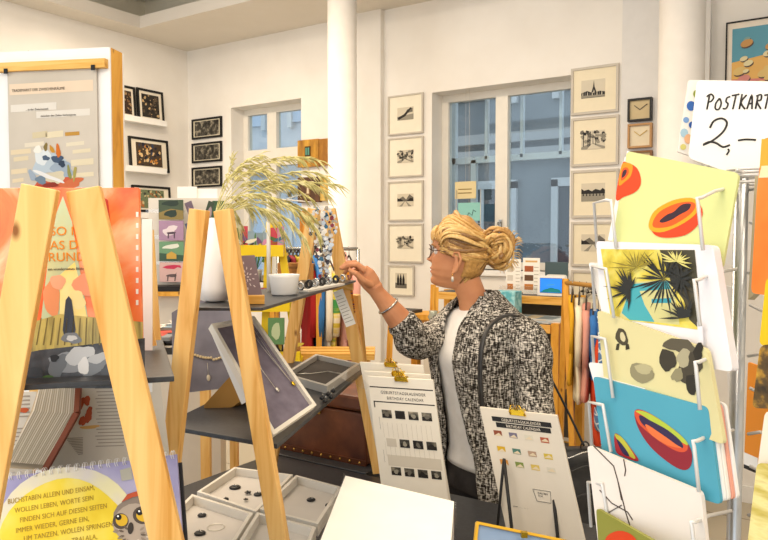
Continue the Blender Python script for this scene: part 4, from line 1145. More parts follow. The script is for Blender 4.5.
# second calendar, on a black wire easel
mw, w_, h_ = fit((512, 545, 1.66), (587, 560, 1.66), (479.5, 407, 1.66))
a_ = P(479.5, 407, 1.68); b_ = P(513, 545, 1.68); U = P(557, 418.5, 1.60) - a_; U.z = 0; V = V3((0, 0, 1)); w_ = U.length; h_ = a_.z - b_.z; mw = frame(V3((a_.x, a_.y, b_.z)), U, V)
kk = (mw.inverted() @ a_).x / h_ - (mw.inverted() @ b_).x / h_
q = a_ - U.normalized() * kk * h_; mw = frame(V3((q.x, q.y, b_.z)), U, V) @ Matrix.Translation((w_ / 2, 0, 0)); x = w_ / 2
r = thing('birthday_calendar', 'birthday calendar with tiny coloured pictures on a black easel, against the woman\'s jacket', 'calendar', mw)
MB().box((-x, 0, 0), (x, .008, h_), M_('#d9d0c0', .7)).build('board', r, bevel=.001)
clip(r, .0, h_)
m = MB(); m.box((-x + .025, -.0006, h_ - .029), (x - .018, -.0001, h_ - .018), BLACK); m.box((-x + .032, -.0006, h_ - .042), (x - .022, -.0001, h_ - .031), BLACK); m.build('title_band', r)
LTM = M_('#e5dccb', .7); txt('GEBURTSTAGSKALENDER', .003, h_ - .0268, .0088, LTM, r, -.0009, align='CENTER', space=1.12, sx=.82); txt('BIRTHDAY CALENDAR', .005, h_ - .0398, .0088, LTM, r, -.0009, align='CENTER', space=1.1, sx=.82)
rows = [(.062, ['#8a4a34', '#6f6a80', '#d0cab8', '#a8543a']), (.098, ['#c9a21e', '#4a7468', '#a88a72', '#c9b040']), (.128, ['#c98a3a', '#7a8a44', '#cfb458', '#cfc8b6'])]
for zz, cols in rows:
    for c_, cc in enumerate(cols):
        xx = -x + .022 + .036 * c_; m = MB(); m.box((xx, -.0006, h_ - zz - .001 * c_), (xx + .019, -.0001, h_ - zz + .012 - .001 * c_), M_(cc, .6)); m.sheet([(xx, h_ - zz), (xx + .019, h_ - zz), (xx + .012, h_ - zz + .007)], -.0008, M_('#d9c8a8', .6)); m.build('month_picture', r)
m = MB(); a0, b0 = .0, h_ - .2
for p_, q_ in (((a0, b0), (a0 + .032, b0)), ((a0 + .032, b0), (a0 + .036, b0 + .026)), ((a0 + .036, b0 + .026), (a0 - .004, b0 + .026)), ((a0 - .004, b0 + .026), (a0, b0))): m.bar((p_[0], -.0005, p_[1]), (q_[0], -.0005, q_[1]), .001, .0006, IK, (0, 1, 0))
m.build('printed_box', r); txt('DAS BIN\nICH', a0 + .006, b0 + .017, .006, IK, r, -.0004)
txt('www. . . . . . . . . .', -x + .03, h_ - .222, .005, IK, r, -.0004)
shear(r, kk)
# easel
r = thing('wire_easel', 'black metal easel holding the calendar with tiny coloured pictures', 'easel', loc=cam_xy(*lr(532, 1.68), TZ)); inv = r.matrix_world.inverted()
for s_, (tx, ty, fx, bx) in enumerate(((504, 459, 513, 496), (550.5, 469, 558, 543))):
    m = MB(); t = inv @ P(tx, ty, 1.625); m.tube([t, inv @ P(fx, 540, 1.60), inv @ cam_xy(*lr(fx + 2, 1.56), TZ + .004)], .0042, BLACK, 6); m.build('front_leg', r)
    m = MB(); m.tube([t, inv @ P(bx, 540, 1.68), inv @ cam_xy(*lr(bx - 5, 1.74), TZ + .004)], .0036, BLACK, 6); m.build('back_leg', r)
m = MB(); m.tube([inv @ P(508, 553, 1.615), inv @ P(556, 562, 1.60)], .004, BLACK, 6); m.build('ledge_bar', r)

# big white box with paper on top, lower centre
ZW = 1.02
q = [onZ(a, b_, ZW) for a, b_ in ((338, 475), (455, 502), (452, 585), (318, 580))]
q = [onZ(345, 475, ZW), onZ(455, 501, ZW), onZ(448, 596, ZW), onZ(300, 590, ZW)]
cc_ = sum(q, V3()) / 4; base = V3((cc_.x, cc_.y, TZ + .001)); r = thing('paper_stack', 'thick stack of blank white paper under clear acrylic, lower centre of the photo', 'paper', loc=base)
q = [V3((v.x - base.x, v.y - base.y, 0)) for v in q]; m = MB(); up = V3((0, 0, ZW - base.z)); hx = [(3, 2, 1, 0), (4, 5, 6, 7)] + [(i, (i + 1) % 4, (i + 1) % 4 + 4, i + 4) for i in range(4)]
m.add([v * .985 + V3((0, 0, 0)) for v in q] + [v * .985 + up for v in q], hx, M_('#fbf8f2', .7)); m.build('sheets', r)
m = MB(); m.add([q[3] * 1.0, q[0] * 1.0, q[0] * 1.06, q[3] * 1.06] + [v + up * 1.01 for v in (q[3] * 1.0, q[0] * 1.0, q[0] * 1.06, q[3] * 1.06)], hx, clearmat()); m.build('acrylic_side', r)
m = MB(); m.add([q[1] * 1.0, q[2] * 1.0, q[2] * 1.03, q[1] * 1.03] + [v + up * 1.0 for v in (q[1] * 1.0, q[2] * 1.0, q[2] * 1.03, q[1] * 1.03)], hx, clearmat()); m.build('acrylic_side', r)

# blue picture in a yellow wooden frame, leaning low
mw, w_, h_ = fit((470, 640, 1.34), (580, 650, 1.34), (478, 523, 1.40))
U = P(570, 542, 1.40) - P(478, 523, 1.40); V = P(478, 523, 1.40) - P(462, 640, 1.30); mw = frame(P(478, 523, 1.40) - V, U, V) @ Matrix.Translation((U.length / 2, 0, 0))
picture('framed_picture', 'blue picture in a thin yellow frame at the bottom edge under the calendar easel', mw, U.length, V.length, .005, M_('#d9a82a', .4), (.02, .02, .02, .02), lambda a, x0, z0, x1, z1, y: a.box((x0, y, z0), (x1, y + .001, z1), ramp_mat('blue_print', [(.3, '#6f87a8'), (.7, '#8fa6c2')], (1, 1, 1), 6, 4, .35)), t=.014)
m = MB(); m.box((-.012, -.012, 0), (.012, .012, .02), GOLD); o = m.build('brass_catch', mw=Matrix.Translation(P(524, 537, 1.375)) @ Matrix.Rotation(YAW, 4, 'Z') @ Matrix.Diagonal((.5, .4, .5, 1))); tag(o, 'tiny brass catch on the yellow frame at the bottom edge', 'catch')

# ================================================================== THE WOMAN
SKIN = ramp_mat('skin', [(.3, '#c08059'), (.7, '#d3966b')], (1, 1, 1), 12, 4, .5, .35)
WD = 2.5
wc = cam_xy((490 - 384) / FPX * WD, WD, 0)
WO = thing('person', 'blonde woman in a black and white tweed jacket reaching out to the ladder shelf', 'person', loc=wc)
WI = WO.matrix_world.inverted()


def wp(px, py, d=WD): return WI @ P(px, py, d)


def rel(v):  # (r, d, z) camera-aligned vector to world direction
    return CR @ V3(v)


HC = P(458, 253, WD + .02)
yw = math.radians(17); F = rel((-math.cos(yw), math.sin(yw), 0)).normalized(); LFT = V3((0, 0, 1)).cross(F)
tilt = Matrix.Rotation(math.radians(-6), 3, LFT)
HF, HL, HU = tilt @ F, LFT, tilt @ V3((0, 0, 1))
HM = Matrix(((HF.x, HL.x, HU.x, HC.x), (HF.y, HL.y, HU.y, HC.y), (HF.z, HL.z, HU.z, HC.z), (0, 0, 0, 1)))
HS = 1.04


def interp(tab, z):
    if z <= tab[0][0]: return tab[0][1]
    for (a, va), (b_, vb) in zip(tab, tab[1:]):
        if z <= b_:
            t = (z - a) / (b_ - a); t = t * t * (3 - 2 * t) * .5 + t * .5; return va + (vb - va) * t
    return tab[-1][1]


FRONT = [(-.122, .035), (-.117, .068), (-.108, .082), (-.096, .084), (-.085, .078), (-.074, .085), (-.066, .083), (-.060, .0865), (-.048, .083), (-.036, .082), (-.02, .080), (-.002, .077), (.012, .082), (.025, .087), (.05, .086), (.08, .07), (.105, .042), (.118, .008)]
BACK = [(-.122, .02), (-.10, .045), (-.08, .062), (-.05, .083), (0, .098), (.04, .098), (.07, .085), (.10, .05), (.118, .008)]
HALF = [(-.122, .018), (-.115, .030), (-.10, .040), (-.08, .053), (-.05, .062), (0, .070), (.05, .073), (.08, .064), (.105, .038), (.118, .007)]


def head_pt(z, a, off=0.0, feat=True):
    fx, bx, hw = interp(FRONT, z), interp(BACK, z), interp(HALF, z)
    c_, s_ = math.cos(a), math.sin(a); e = .82
    x = (fx if c_ > 0 else bx) * math.copysign(abs(c_) ** e, c_); y = hw * math.copysign(abs(s_) ** e, s_)
    if feat and c_ > 0:
        nz = 0
        if -.042 < z < .010: t = (.010 - z) / .042; nz = .026 * (t ** 1.3 if t < 1 else max(0, 1 - (t - 1) * 5)) if z > -.034 else .026 * max(0, (z + .044) / .010)
        wd = .007 + .006 * max(0, min(1, (.010 - z) / .04))
        x += nz * math.exp(-(y / wd) ** 2)
        x -= .011 * math.exp(-((abs(y) - .032) / .015) ** 2 - ((z + .002) / .012) ** 2)
        x += .004 * math.exp(-((abs(y) - .03) / .02) ** 2 - ((z - .018) / .007) ** 2)
        x += .004 * math.exp(-((abs(y) - .042) / .018) ** 2 - ((z + .03) / .018) ** 2)
        x -= .003 * math.exp(-(y / .022) ** 2 - ((z + .0665) / .0025) ** 2)
    return V3((x + off * c_, y + off * s_, z)) * HS


HMl = WI @ HM
body = MB()
rs = []
for i in range(64):
    z = -.1215 + .239 * i / 63; rs.append([HMl @ head_pt(z, 2 * PI * j / 72) for j in range(72)])
body.rings(rs, SKIN)
# ears
for sd in (1, -1):
    e0 = V3((-.012, sd * .076, -.030)) * HS; ES = 1.35
    pts = [V3((.006, 0, -.028)), V3((-.003, sd * .006, -.020)), V3((-.010, sd * .011, -.004)), V3((-.014, sd * .014, .012)), V3((-.006, sd * .012, .027)), V3((.006, sd * .006, .026)), V3((.010, sd * .002, .014))]
    body.tube([HMl @ (e0 + q * ES) for q in pts], [.0065, .006, .005, .005, .005, .0045, .004], SKIN, 8)
    body.tube([HMl @ (e0 + q * ES) for q in (V3((.004, sd * .001, -.02)), V3((-.002, sd * .004, 0)), V3((0, sd * .004, .018)))], [.007, .009, .007], SKIN, 8, .6)


def ell_ring(c_, ax, ay, ra, rb, n=24): return [c_ + ax * (ra * math.cos(2 * PI * k / n)) + ay * (rb * math.sin(2 * PI * k / n)) for k in range(n)]


# neck: from skull base down to the collar
n0 = WI @ (HM @ V3((-.028, 0, -.075))); n1 = WI @ P(474, 300, WD + .03); n2 = WI @ P(478, 322, WD + .04); n3 = WI @ P(476, 338, WD + .05)
rs = []
for c_, ra, rb in ((n0, .055, .050), (n0.lerp(n1, .55), .053, .048), (n1, .055, .05), (n2, .062, .056), (n3, .085, .06)):
    rs.append(ell_ring(c_, rel((1, 0, 0)), rel((0, 1, 0)), ra, rb, 28))
body.rings(rs, SKIN)
# raised right forearm + hand (continuous)
ELB, WR = wp(414, 338, 2.46), wp(377, 292, 2.42)
arm = [ELB, ELB.lerp(WR, .3), ELB.lerp(WR, .6), ELB.lerp(WR, .85), WR, wp(374, 286, 2.415)]
body.tube(arm, [.043, .046, .038, .029, .026, .028], SKIN, 16)
PK = wp(364, 275, 2.40)
body.tube([wp(376, 291, 2.415), wp(371, 283, 2.408), wp(366, 276, 2.40), wp(361, 270, 2.40)], [.025, .033, .034, .026], SKIN, 14, .62)
FING = [([(365, 271, 2.37), (357, 264.5, 2.365), (349, 265, 2.365), (342.5, 268.5, 2.37)], .0088),
        ([(363, 269, 2.40), (355, 262.5, 2.395), (347, 263.5, 2.39), (341, 268, 2.385)], .0090),
        ([(362, 269, 2.43), (354, 264.5, 2.425), (348, 268, 2.415), (345, 273, 2.41)], .0086),
        ([(363, 272, 2.455), (356, 269, 2.45), (351.5, 273, 2.44), (350, 278, 2.435)], .0074),
        ([(372, 285, 2.385), (364, 281, 2.36), (356, 273.5, 2.35), (350, 270.5, 2.355)], .0098)]
for pts, rr in FING: body.tube([wp(*q) for q in pts], [rr * 1.25, rr * 1.08, rr, rr * .78], SKIN, 10)
for pts, rr in FING: body.ball(wp(*pts[-1]), rr * .8, SKIN, n=8)
# left hand low beside the hip
LH = wp(532, 545, 2.28)
LE = wp(541, 432, 2.30); LWR = wp(532, 530, 2.26)
body.tube([LE, LE.lerp(LWR, .5), LWR], [.04, .038, .027], SKIN, 14); body.tube([LWR, wp(531, 540, 2.26), wp(530, 552, 2.255)], [.026, .033, .028], SKIN, 14, .6)
for k in range(4): body.tube([wp(524 + 4.4 * k, 551, 2.255), wp(523 + 4.6 * k, 562, 2.25), wp(521 + 4.6 * k, 570 + (k in (1, 2)) * 3, 2.245), wp(518 + 4.6 * k, 576 + (k in (1, 2)) * 3, 2.25)], [.010, .0092, .0085, .007], SKIN, 8)
body.tube([wp(524, 538, 2.24), wp(519, 546, 2.225), wp(517, 556, 2.22)], [.012, .0105, .008], SKIN, 8)
# lower legs and ankles inside trousers keep the body whole
TC = lambda px, z, d=WD + .02: WI @ cam_xy((px - 384) / FPX * d, d, z)
hipC = V3(((490 - 384) / FPX * WD, WD + .02))
Ft = (-math.cos(math.radians(32)), -math.sin(math.radians(32))); Lt = (-Ft[1], Ft[0])
Lt = (math.sin(math.radians(32)), -math.cos(math.radians(32)))


def bp(f, l, z, c_=(490, WD + .02)):
    r0 = (c_[0] - 384) / FPX * c_[1]; return WI @ cam_xy(r0 + Ft[0] * f + Lt[0] * l, c_[1] + Ft[1] * f + Lt[1] * l, z)


SR, SL = bp(.01, -.13, 1.275, (484, WD + .03)), bp(0, .13, 1.275, (484, WD + .03)); CH = bp(0, 0, 1.25, (484, WD + .03)); HP = bp(0, 0, .86, (490, WD + .03))
body.tube([n2, CH, bp(0, 0, 1.05, (486, WD + .03)), HP], [.05, .085, .08, .085], SKIN, 16)
body.tube([CH, SR, wp(434, 338, 2.58), ELB], [.06, .042, .038, .040], SKIN, 14); body.tube([CH, SL, bp(-.005, .212, 1.13, (488, WD + .03)), LE], [.06, .034, .036, .036], SKIN, 14)
for sd in (1, -1): body.tube([HP, bp(0, sd * .085, .78), bp(.01, sd * .088, .5), bp(-.01, sd * .082, .10)], [.06, .07, .045, .035], SKIN, 12)
o = body.build('body', WO)
rm = o.modifiers.new('remesh', 'REMESH'); rm.mode = 'VOXEL'; rm.voxel_size = .0028; rm.use_smooth_shade = True
sm = o.modifiers.new('smooth', 'SMOOTH'); sm.factor = .5; sm.iterations = 3
# face details
LIP = M_('#b05a4a', .45); EYEW = M_('#e8e4de', .2); IRIS = M_('#4a3a2a', .2)
m = MB()
for zz, r_ in ((-.060, .0038), (-.0715, .0045)):
    m.tube([HMl @ (head_pt(zz, t * .085, .0) + V3((-.001, 0, 0))) for t in range(-3, 4)], [.001, r_ * .8, r_, r_ * .9, r_, r_ * .8, .001], LIP, 8)
m.build('lips', WO)
for sd in (1, -1):
    m = MB(); c_ = V3((.066, sd * .031, -.001)) * HS; m.ball(HMl @ c_, .0115, EYEW, n=12); m.ball(HMl @ (c_ + V3((.0075, 0, 0))), .0055, IRIS, n=8); m.build('eye', WO)
    m = MB(); m.tube([HMl @ (head_pt(.021 - .002 * abs(k - 2), sd * (.22 + .11 * k), .002)) for k in range(6)], [.001, .0024, .0026, .0024, .002, .001], M_('#9a7040', .8), 6); m.build('eyebrow', WO)
    m = MB(); m.tube([HMl @ (head_pt(.006, sd * (.28 + .08 * k), -.004)) for k in range(5)], .0012, M_('#2e2018', .7), 5); m.build('eyelashes', WO)
# glasses
GLS = thing('eyeglasses', 'thin dark round glasses worn by the woman', 'glasses', mw=HM.copy())
m = MB(); RIM = M_('#5a4030', .3, .3)
for sd in (1, -1):
    c_ = V3((.094, sd * .033, -.004)) * HS; m = MB(); m.tube([c_ + V3((-.006 * abs(math.cos(t)) - .008 * (sd * math.cos(t) > 0) * abs(math.cos(t)), .0255 * math.cos(t), .0235 * math.sin(t))) for t in [k * PI / 14 for k in range(28)]], .0015, RIM, 6, closed=True); m.build('rim', GLS)
    m = MB(); m.tube([c_ + V3((-.014, sd * .0255, .006)), V3((.05, sd * .078, .004)), V3((.0, sd * .0805, .002)), V3((-.022, sd * .077, -.004))], .0014, RIM, 6); m.build('temple_arm', GLS)
m = MB(); m.tube([V3((.0975, .0085, .001)), V3((.105, 0, .004)), V3((.0975, -.0085, .001))], .0014, RIM, 6); m.build('bridge', GLS)
# earring, bracelet
m = MB(); c_ = HM @ (V3((-.006, .084, -.072)) * HS); m.ball((0, 0, -.012), .0058, M_('#d9d0c0', .25, .4), (1, .6, 1.7), 10); m.tube([(0, 0, -.003), (0, 0, .006)], .0008, GOLD, 5)
o = m.build('drop_earring'); o.location = c_; tag(o, 'pale drop earring on the woman\'s left ear', 'earring')
bc = ELB.lerp(WR, .70); ad = (WR - ELB).normalized(); ax_ = ad.orthogonal().normalized(); ay_ = ad.cross(ax_)
m = MB(); m.tube([WO.matrix_world @ (bc + ax_ * (.0375 * math.cos(t)) + ay_ * (.0375 * math.sin(t))) for t in [k * PI / 14 for k in range(28)]], .0035, CHROME, 8, closed=True); tag(m.build('silver_bracelet'), 'silver bracelet on the woman\'s raised wrist', 'bracelet')

# hair ------------------------------------------------------------
HAIR = [ramp_mat('hair_%d' % i, [(.3, a), (.7, b_)], (60, 60, 60), 2, 3, .38, .6, 'Object', .25) for i, (a, b_) in enumerate((('#a87a3c', '#c99a55'), ('#c0924c', '#dcb36c'), ('#7e5628', '#9c713a'), ('#d2a55c', '#e8c684')))]
hair = MB(); rs = []
for i in range(30):   # close cap under the locks
    z = -.075 + .200 * i / 29; row = []
    for j in range(48):
        a = 2 * PI * j / 48; aa = abs((a + PI) % (2 * PI) - PI)
        lim = 1.25 if z < .03 else (.9 if z < .06 else .0)
        off = .010 if aa > lim else -.012
        if z < .008 and aa < 1.95: off = -.016
        row.append(HMl @ (head_pt(min(z, .117), a, off, False) + V3((0, 0, .012 if z > .11 else 0))))
    rs.append(row)
hair.rings(rs, HAIR[0]); hair.build('hair_cap', WO)
rnd = random.Random(21)


def surf(a, z, off): return head_pt(max(-.1, min(z, .1165)), a, off, False) + V3((0, 0, max(0, z - .1165)))


hair = MB()
TW = V3((-.112, .0, .035)) * HS   # where the hair is twisted up


def lock(p0, ctrl, p1, r_, mat, n=12, fl=.45):
    pts = []; P0 = [p0] + ctrl + [p1]
    for k in range(n + 1):
        t = k / n; q = [v.copy() for v in P0]
        while len(q) > 1: q = [q[i].lerp(q[i + 1], t) for i in range(len(q) - 1)]
        pts.append(HMl @ q[0])
    rr = [r_ * (.35 + 1.0 * math.sin(PI * min(1, (.12 + .82 * k / n)))) for k in range(n + 1)]
    hair.tube(pts, rr, mat, 8, fl)


for i in range(150):   # from the hairline swept up and back
    a = rnd.uniform(-1.5, 1.5); sgn = 1 if a > 0 else -1
    z0 = .078 - .042 * abs(a) + rnd.uniform(-.004, .05); z0 = max(.0, z0)
    p0 = surf(a * .75, z0, .004)
    lift = rnd.uniform(.022, .045)
    c1 = surf(a * .9, z0 + .05, lift); c2 = surf(sgn * (1.4 + .3 * rnd.random()), .095 + .02 * rnd.random() - .02 * abs(a), lift + .01); c3 = surf(sgn * 2.2, .07 + rnd.uniform(-.05, .03), lift)
    e1 = TW + V3((rnd.uniform(-.015, .02), sgn * rnd.uniform(0, .03), rnd.uniform(-.03, .04)))
    lock(p0, [c1, c2, c3], e1, rnd.uniform(.0035, .0075), HAIR[rnd.choice([0, 1, 1, 3, 3, 2])], 14)
for i in range(80):   # side hair over the temple and top of the ear to the back
    sgn = 1 if i % 5 else -1; z0 = rnd.uniform(-.0, .055); a0 = rnd.uniform(1.0, 1.35)
    p0 = surf(sgn * a0, z0, .004); c1 = surf(sgn * 1.55, z0 - .004 + rnd.uniform(-.012, .01), .020); c2 = surf(sgn * 2.2, z0 - .02 + rnd.uniform(-.02, .02), .028)
    e1 = TW + V3((rnd.uniform(-.01, .03), sgn * rnd.uniform(0, .03), rnd.uniform(-.06, .02)))
    lock(p0, [c1, c2], e1, rnd.uniform(.003, .0065), HAIR[rnd.choice([0, 1, 2, 2, 3])], 12)
for i in range(70):   # nape hair drawn up
    sgn = 1 if rnd.random() < .6 else -1; a0 = rnd.uniform(2.0, 3.1); z0 = rnd.uniform(-.105, -.05)
    p0 = surf(sgn * a0, z0, .004); c1 = surf(sgn * (a0 + .15), z0 + .05, .016); e1 = TW + V3((rnd.uniform(0, .03), sgn * rnd.uniform(0, .03), rnd.uniform(-.03, .02)))
    lock(p0, [c1], e1, rnd.uniform(.003, .006), HAIR[rnd.choice([0, 2, 2, 1])], 10)
ct = [HMl @ (V3((-.128, 0, .030)) * HS + V3((.046 * math.sin(PI * i / 12) * math.cos(2 * PI * j / 16), .036 * math.sin(PI * i / 12) * math.sin(2 * PI * j / 16), -.055 * math.cos(PI * i / 12)))) for i in range(1, 12) for j in range(16)]
hair.rings([ct[i * 16:(i + 1) * 16] for i in range(11)], HAIR[0])
for i in range(170):   # loose twisted knot at the back
    t = rnd.uniform(0, 6.28); rr = rnd.uniform(.006, .042); c0 = V3((-.134 + rnd.uniform(-.012, .02), rnd.uniform(.0, .036) * (1 if i % 3 else -1), .030 + rnd.uniform(-.018, .015))) * HS
    ph = rnd.uniform(.8, 2.4); pts = []; tl = rnd.uniform(-.5, .5); sz = rnd.uniform(.9, 1.35)
    for k in range(12):
        u = t + ph * 1.4 * k / 11; pts.append(HMl @ (c0 + V3((rr * 1.1 * math.cos(u), rr * .55 * math.sin(u + tl) + .008 * math.sin(u * 2), rr * sz * 1.25 * math.sin(u)))))
    r_ = rnd.uniform(.004, .0085); hair.tube(pts, [r_ * (.3 + math.sin(PI * (k + .7) / 12.4)) for k in range(12)], HAIR[rnd.choice([0, 1, 3, 2, 1])], 8, .5)
for i in range(60):   # wispy ends
    u = rnd.uniform(0, 6.28); c0 = V3((-.15, rnd.uniform(-.03, .03), .03)) * HS; dr = V3((math.cos(u), rnd.uniform(-.4, .4), math.sin(u)))
    if dr.x > .35: continue
    a_ = c0 + V3((dr.x * .040, dr.y * .03, dr.z * .058)); hair.tube([HMl @ a_, HMl @ (a_ + dr * .014 + V3((0, 0, .004))), HMl @ (a_ + dr * .022 + V3((-.006, 0, -.006)))], [.0022, .0014, .0004], HAIR[3], 5)
for i in range(26):   # fringe strands at the forehead
    sgn = 1 if i % 3 else -1; a0 = sgn * rnd.uniform(.1, 1.0); p0 = surf(a0, .085, .012); p1 = surf(a0 + sgn * rnd.uniform(.15, .5), .085 - rnd.uniform(.03, .065), .007)
    lock(p0, [surf(a0 + sgn * .1, .065, .022)], p1, rnd.uniform(.002, .0042), HAIR[rnd.choice([1, 3])], 8)
hair.build('hair', WO)

# clothes ------------------------------------------------------------
def tweed():
    m, N, L, b = base_mat('tweed', '#55524f', .92, 0, .1); tc = N.new('ShaderNodeTexCoord')
    def ns(sc, s_, d=2):
        mp = N.new('ShaderNodeMapping'); mp.inputs['Scale'].default_value = sc; L.new(tc.outputs['Object'], mp.inputs[0]); n = N.new('ShaderNodeTexNoise'); n.inputs['Scale'].default_value = s_; n.inputs['Detail'].default_value = d; L.new(mp.outputs[0], n.inputs['Vector']); return n
    n1 = ns((.75, .75, 4.2), 90); n2 = ns((2.6, 2.6, .6), 74); n3 = ns((1, 1, 1), 9)
    a = N.new('ShaderNodeMath'); a.operation = 'ADD'; L.new(n1.outputs[0], a.inputs[0]); L.new(n2.outputs[0], a.inputs[1])
    a2 = N.new('ShaderNodeMath'); a2.operation = 'MULTIPLY_ADD'; a2.inputs[1].default_value = .18; L.new(n3.outputs[0], a2.inputs[0]); L.new(a.outputs[0], a2.inputs[2])
    r = N.new('ShaderNodeValToRGB'); e = r.color_ramp.elements; e[0].position = .49; e[0].color = srgb('#2a2724'); e[1].position = .655; e[1].color = srgb('#e6e0d5'); k = e.new(.56); k.color = srgb('#7d776e')
    mm = N.new('ShaderNodeMath'); mm.operation = 'MULTIPLY'; mm.inputs[1].default_value = .5; L.new(a2.outputs[0], mm.inputs[0]); L.new(mm.outputs[0], r.inputs[0]); L.new(r.outputs[0], b.inputs['Base Color'])
    bp_ = N.new('ShaderNodeBump'); bp_.inputs['Strength'].default_value = .5; bp_.inputs['Distance'].default_value = .004; L.new(a.outputs[0], bp_.inputs['Height']); L.new(bp_.outputs[0], b.inputs['Normal'])
    return m


TWD = tweed(); SHIRT = ramp_mat('white_knit', [(.3, '#e9e5de'), (.7, '#f6f3ee')], (1, 1, 1), 20, 4, .85, .15); TROU = ramp_mat('charcoal_trousers', [(.3, '#2e2b2b'), (.7, '#3e3a39')], (1, 1, 1), 20, 3, .85, .2)
# torso sections: z, centre px, half width (L), half depth (F)
TOR = [(1.400, 481, .060, .052), (1.375, 482, .085, .064), (1.350, 482, .125, .084), (1.315, 482, .165, .106), (1.26, 482, .185, .124), (1.18, 482, .186, .140), (1.10, 484, .180, .138), (1.02, 486, .176, .130), (.94, 489, .180, .126), (.86, 492, .190, .126), (.78, 492, .200, .132), (.70, 492, .206, .136), (.63, 492, .210, .138)]


def tor(z): return [interp([(t[0], t[k]) for t in reversed(TOR)], z) for k in (1, 2, 3)]


def tpt(z, ang, off=0.0):
    cx_, hw, hd = tor(z); return bp((hd + off) * math.cos(ang), (hw + off) * math.copysign(abs(math.sin(ang)) ** .9, math.sin(ang)), z, (cx_, WD + .03))


GAP = [(.63, .55), (.8, .40), (.95, .26), (1.10, .20), (1.22, .16), (1.30, .18), (1.36, .35), (1.40, .75)]
jk = MB(); rs = []; NR = 56
for i in range(46):
    z = .63 + (1.398 - .63) * i / 45; gL = interp(GAP, z); gR = gL * 1.15 + .12
    row = []
    for j in range(NR):
        a = gL + (2 * PI - gR - gL) * j / (NR - 1)
        fold = .004 * math.sin(5 * a + 9 * z) + .003 * math.sin(11 * a - 14 * z)
        row.append(tpt(z, a, .014 + fold * min(1, (1.4 - z) * 6)))
    rs.append(row)
jk.rings(rs, TWD, caps=False, closed=False)
o = jk.build('jacket', WO); so = o.modifiers.new('thickness', 'SOLIDIFY'); so.thickness = .006; so.offset = 1
# lapels: rolled strips along both front edges, round the neck
for sgn, nm in ((1, 'lapel'), (-1, 'lapel')):
    m = MB(); rs = []
    for i in range(40):
        z = .63 + (1.400 - .63) * i / 39; g = interp(GAP, z) * (1 if sgn > 0 else 1.15) + (.12 if sgn < 0 else 0); w0 = .10 + .42 * max(0, min(1, (z - 1.0) / .2)) + (.15 if z > 1.33 else 0)
        row = [tpt(z, sgn * (g - .03), .010), tpt(z, sgn * (g - .02), .022), tpt(z, sgn * (g + w0 * .5), .027), tpt(z, sgn * (g + w0), .022), tpt(z, sgn * (g + w0 + .02), .012)]
        rs.append(row)
    m.rings(rs, TWD, caps=False, closed=False); o = m.build(nm, WO); so = o.modifiers.new('thickness', 'SOLIDIFY'); so.thickness = .004
# collar round the back of the neck
m = MB(); rs = []
for i in range(6):
    t = i / 5; row = []
    for j in range(30):
        a = .95 + (2 * PI - 1.9) * j / 29; z = 1.37 + .045 * t; k = 1 - .25 * t
        cx_, hw, hd = tor(1.385); row.append(bp((hd + .022) * k * math.cos(a), (hw + .016) * k * math.sin(a), z, (cx_, WD + .03)))
    rs.append(row)
m.rings(rs, TWD, caps=False, closed=False); o = m.build('collar', WO); so = o.modifiers.new('thickness', 'SOLIDIFY'); so.thickness = .008
# sleeves


def sleeve(pts, rad, nm):
    m = MB(); k = 26; P3 = []; R3 = []
    for i in range(k + 1):
        t = i / k * (len(pts) - 1); a = min(int(t), len(pts) - 2); u = t - a; p_ = pts[max(a - 1, 0)]; q = pts[a]; q2 = pts[a + 1]; q3 = pts[min(a + 2, len(pts) - 1)]
        P3.append(.5 * ((2 * q) + (q2 - p_) * u + (2 * p_ - 5 * q + 4 * q2 - q3) * u * u + (3 * q - p_ - 3 * q2 + q3) * u ** 3)); R3.append(rad[a] + (rad[a + 1] - rad[a]) * u + .0022 * math.sin(i * 1.9))
    m.tube(P3, R3, TWD, 22); return m.build(nm, WO)


sleeve([tpt(1.325, PI / 2, -.055), bp(.0, .205, 1.255, (489, WD + .03)), bp(-.005, .222, 1.13, (489, WD + .03)), LE.lerp(bp(0, .225, 1.0, (489, WD + .03)), .4), LE.lerp(LWR, .45), LE.lerp(LWR, .88)], [.050, .066, .062, .055, .050, .044], 'sleeve')
sleeve([tpt(1.325, -PI / 2, -.06), bp(.03, -.185, 1.28, (489, WD + .03)), wp(434, 337, 2.58), wp(414, 342, 2.475), ELB.lerp(WR, .18), ELB.lerp(WR, .40)], [.050, .060, .060, .060, .056, .050], 'sleeve')
# shirt
m = MB(); rs = []
for i in range(34):
    z = .80 + (1.362 - .80) * i / 33
    rs.append([tpt(z, 2 * PI * j / 48, -.004 + (.012 * math.exp(-((z - 1.19) / .06) ** 2) * max(0, math.cos(2 * PI * j / 48))) - (.03 if z > 1.35 else 0)) for j in range(48)])
m.rings(rs, SHIRT); m.build('white_top', WO)
m = MB(); m.tube([tpt(1.358 + .012 * (1 - math.cos(2 * PI * j / 40)), 2 * PI * j / 40, -.032) for j in range(40)], .004, SHIRT, 6, closed=True); m.build('neckline', WO)
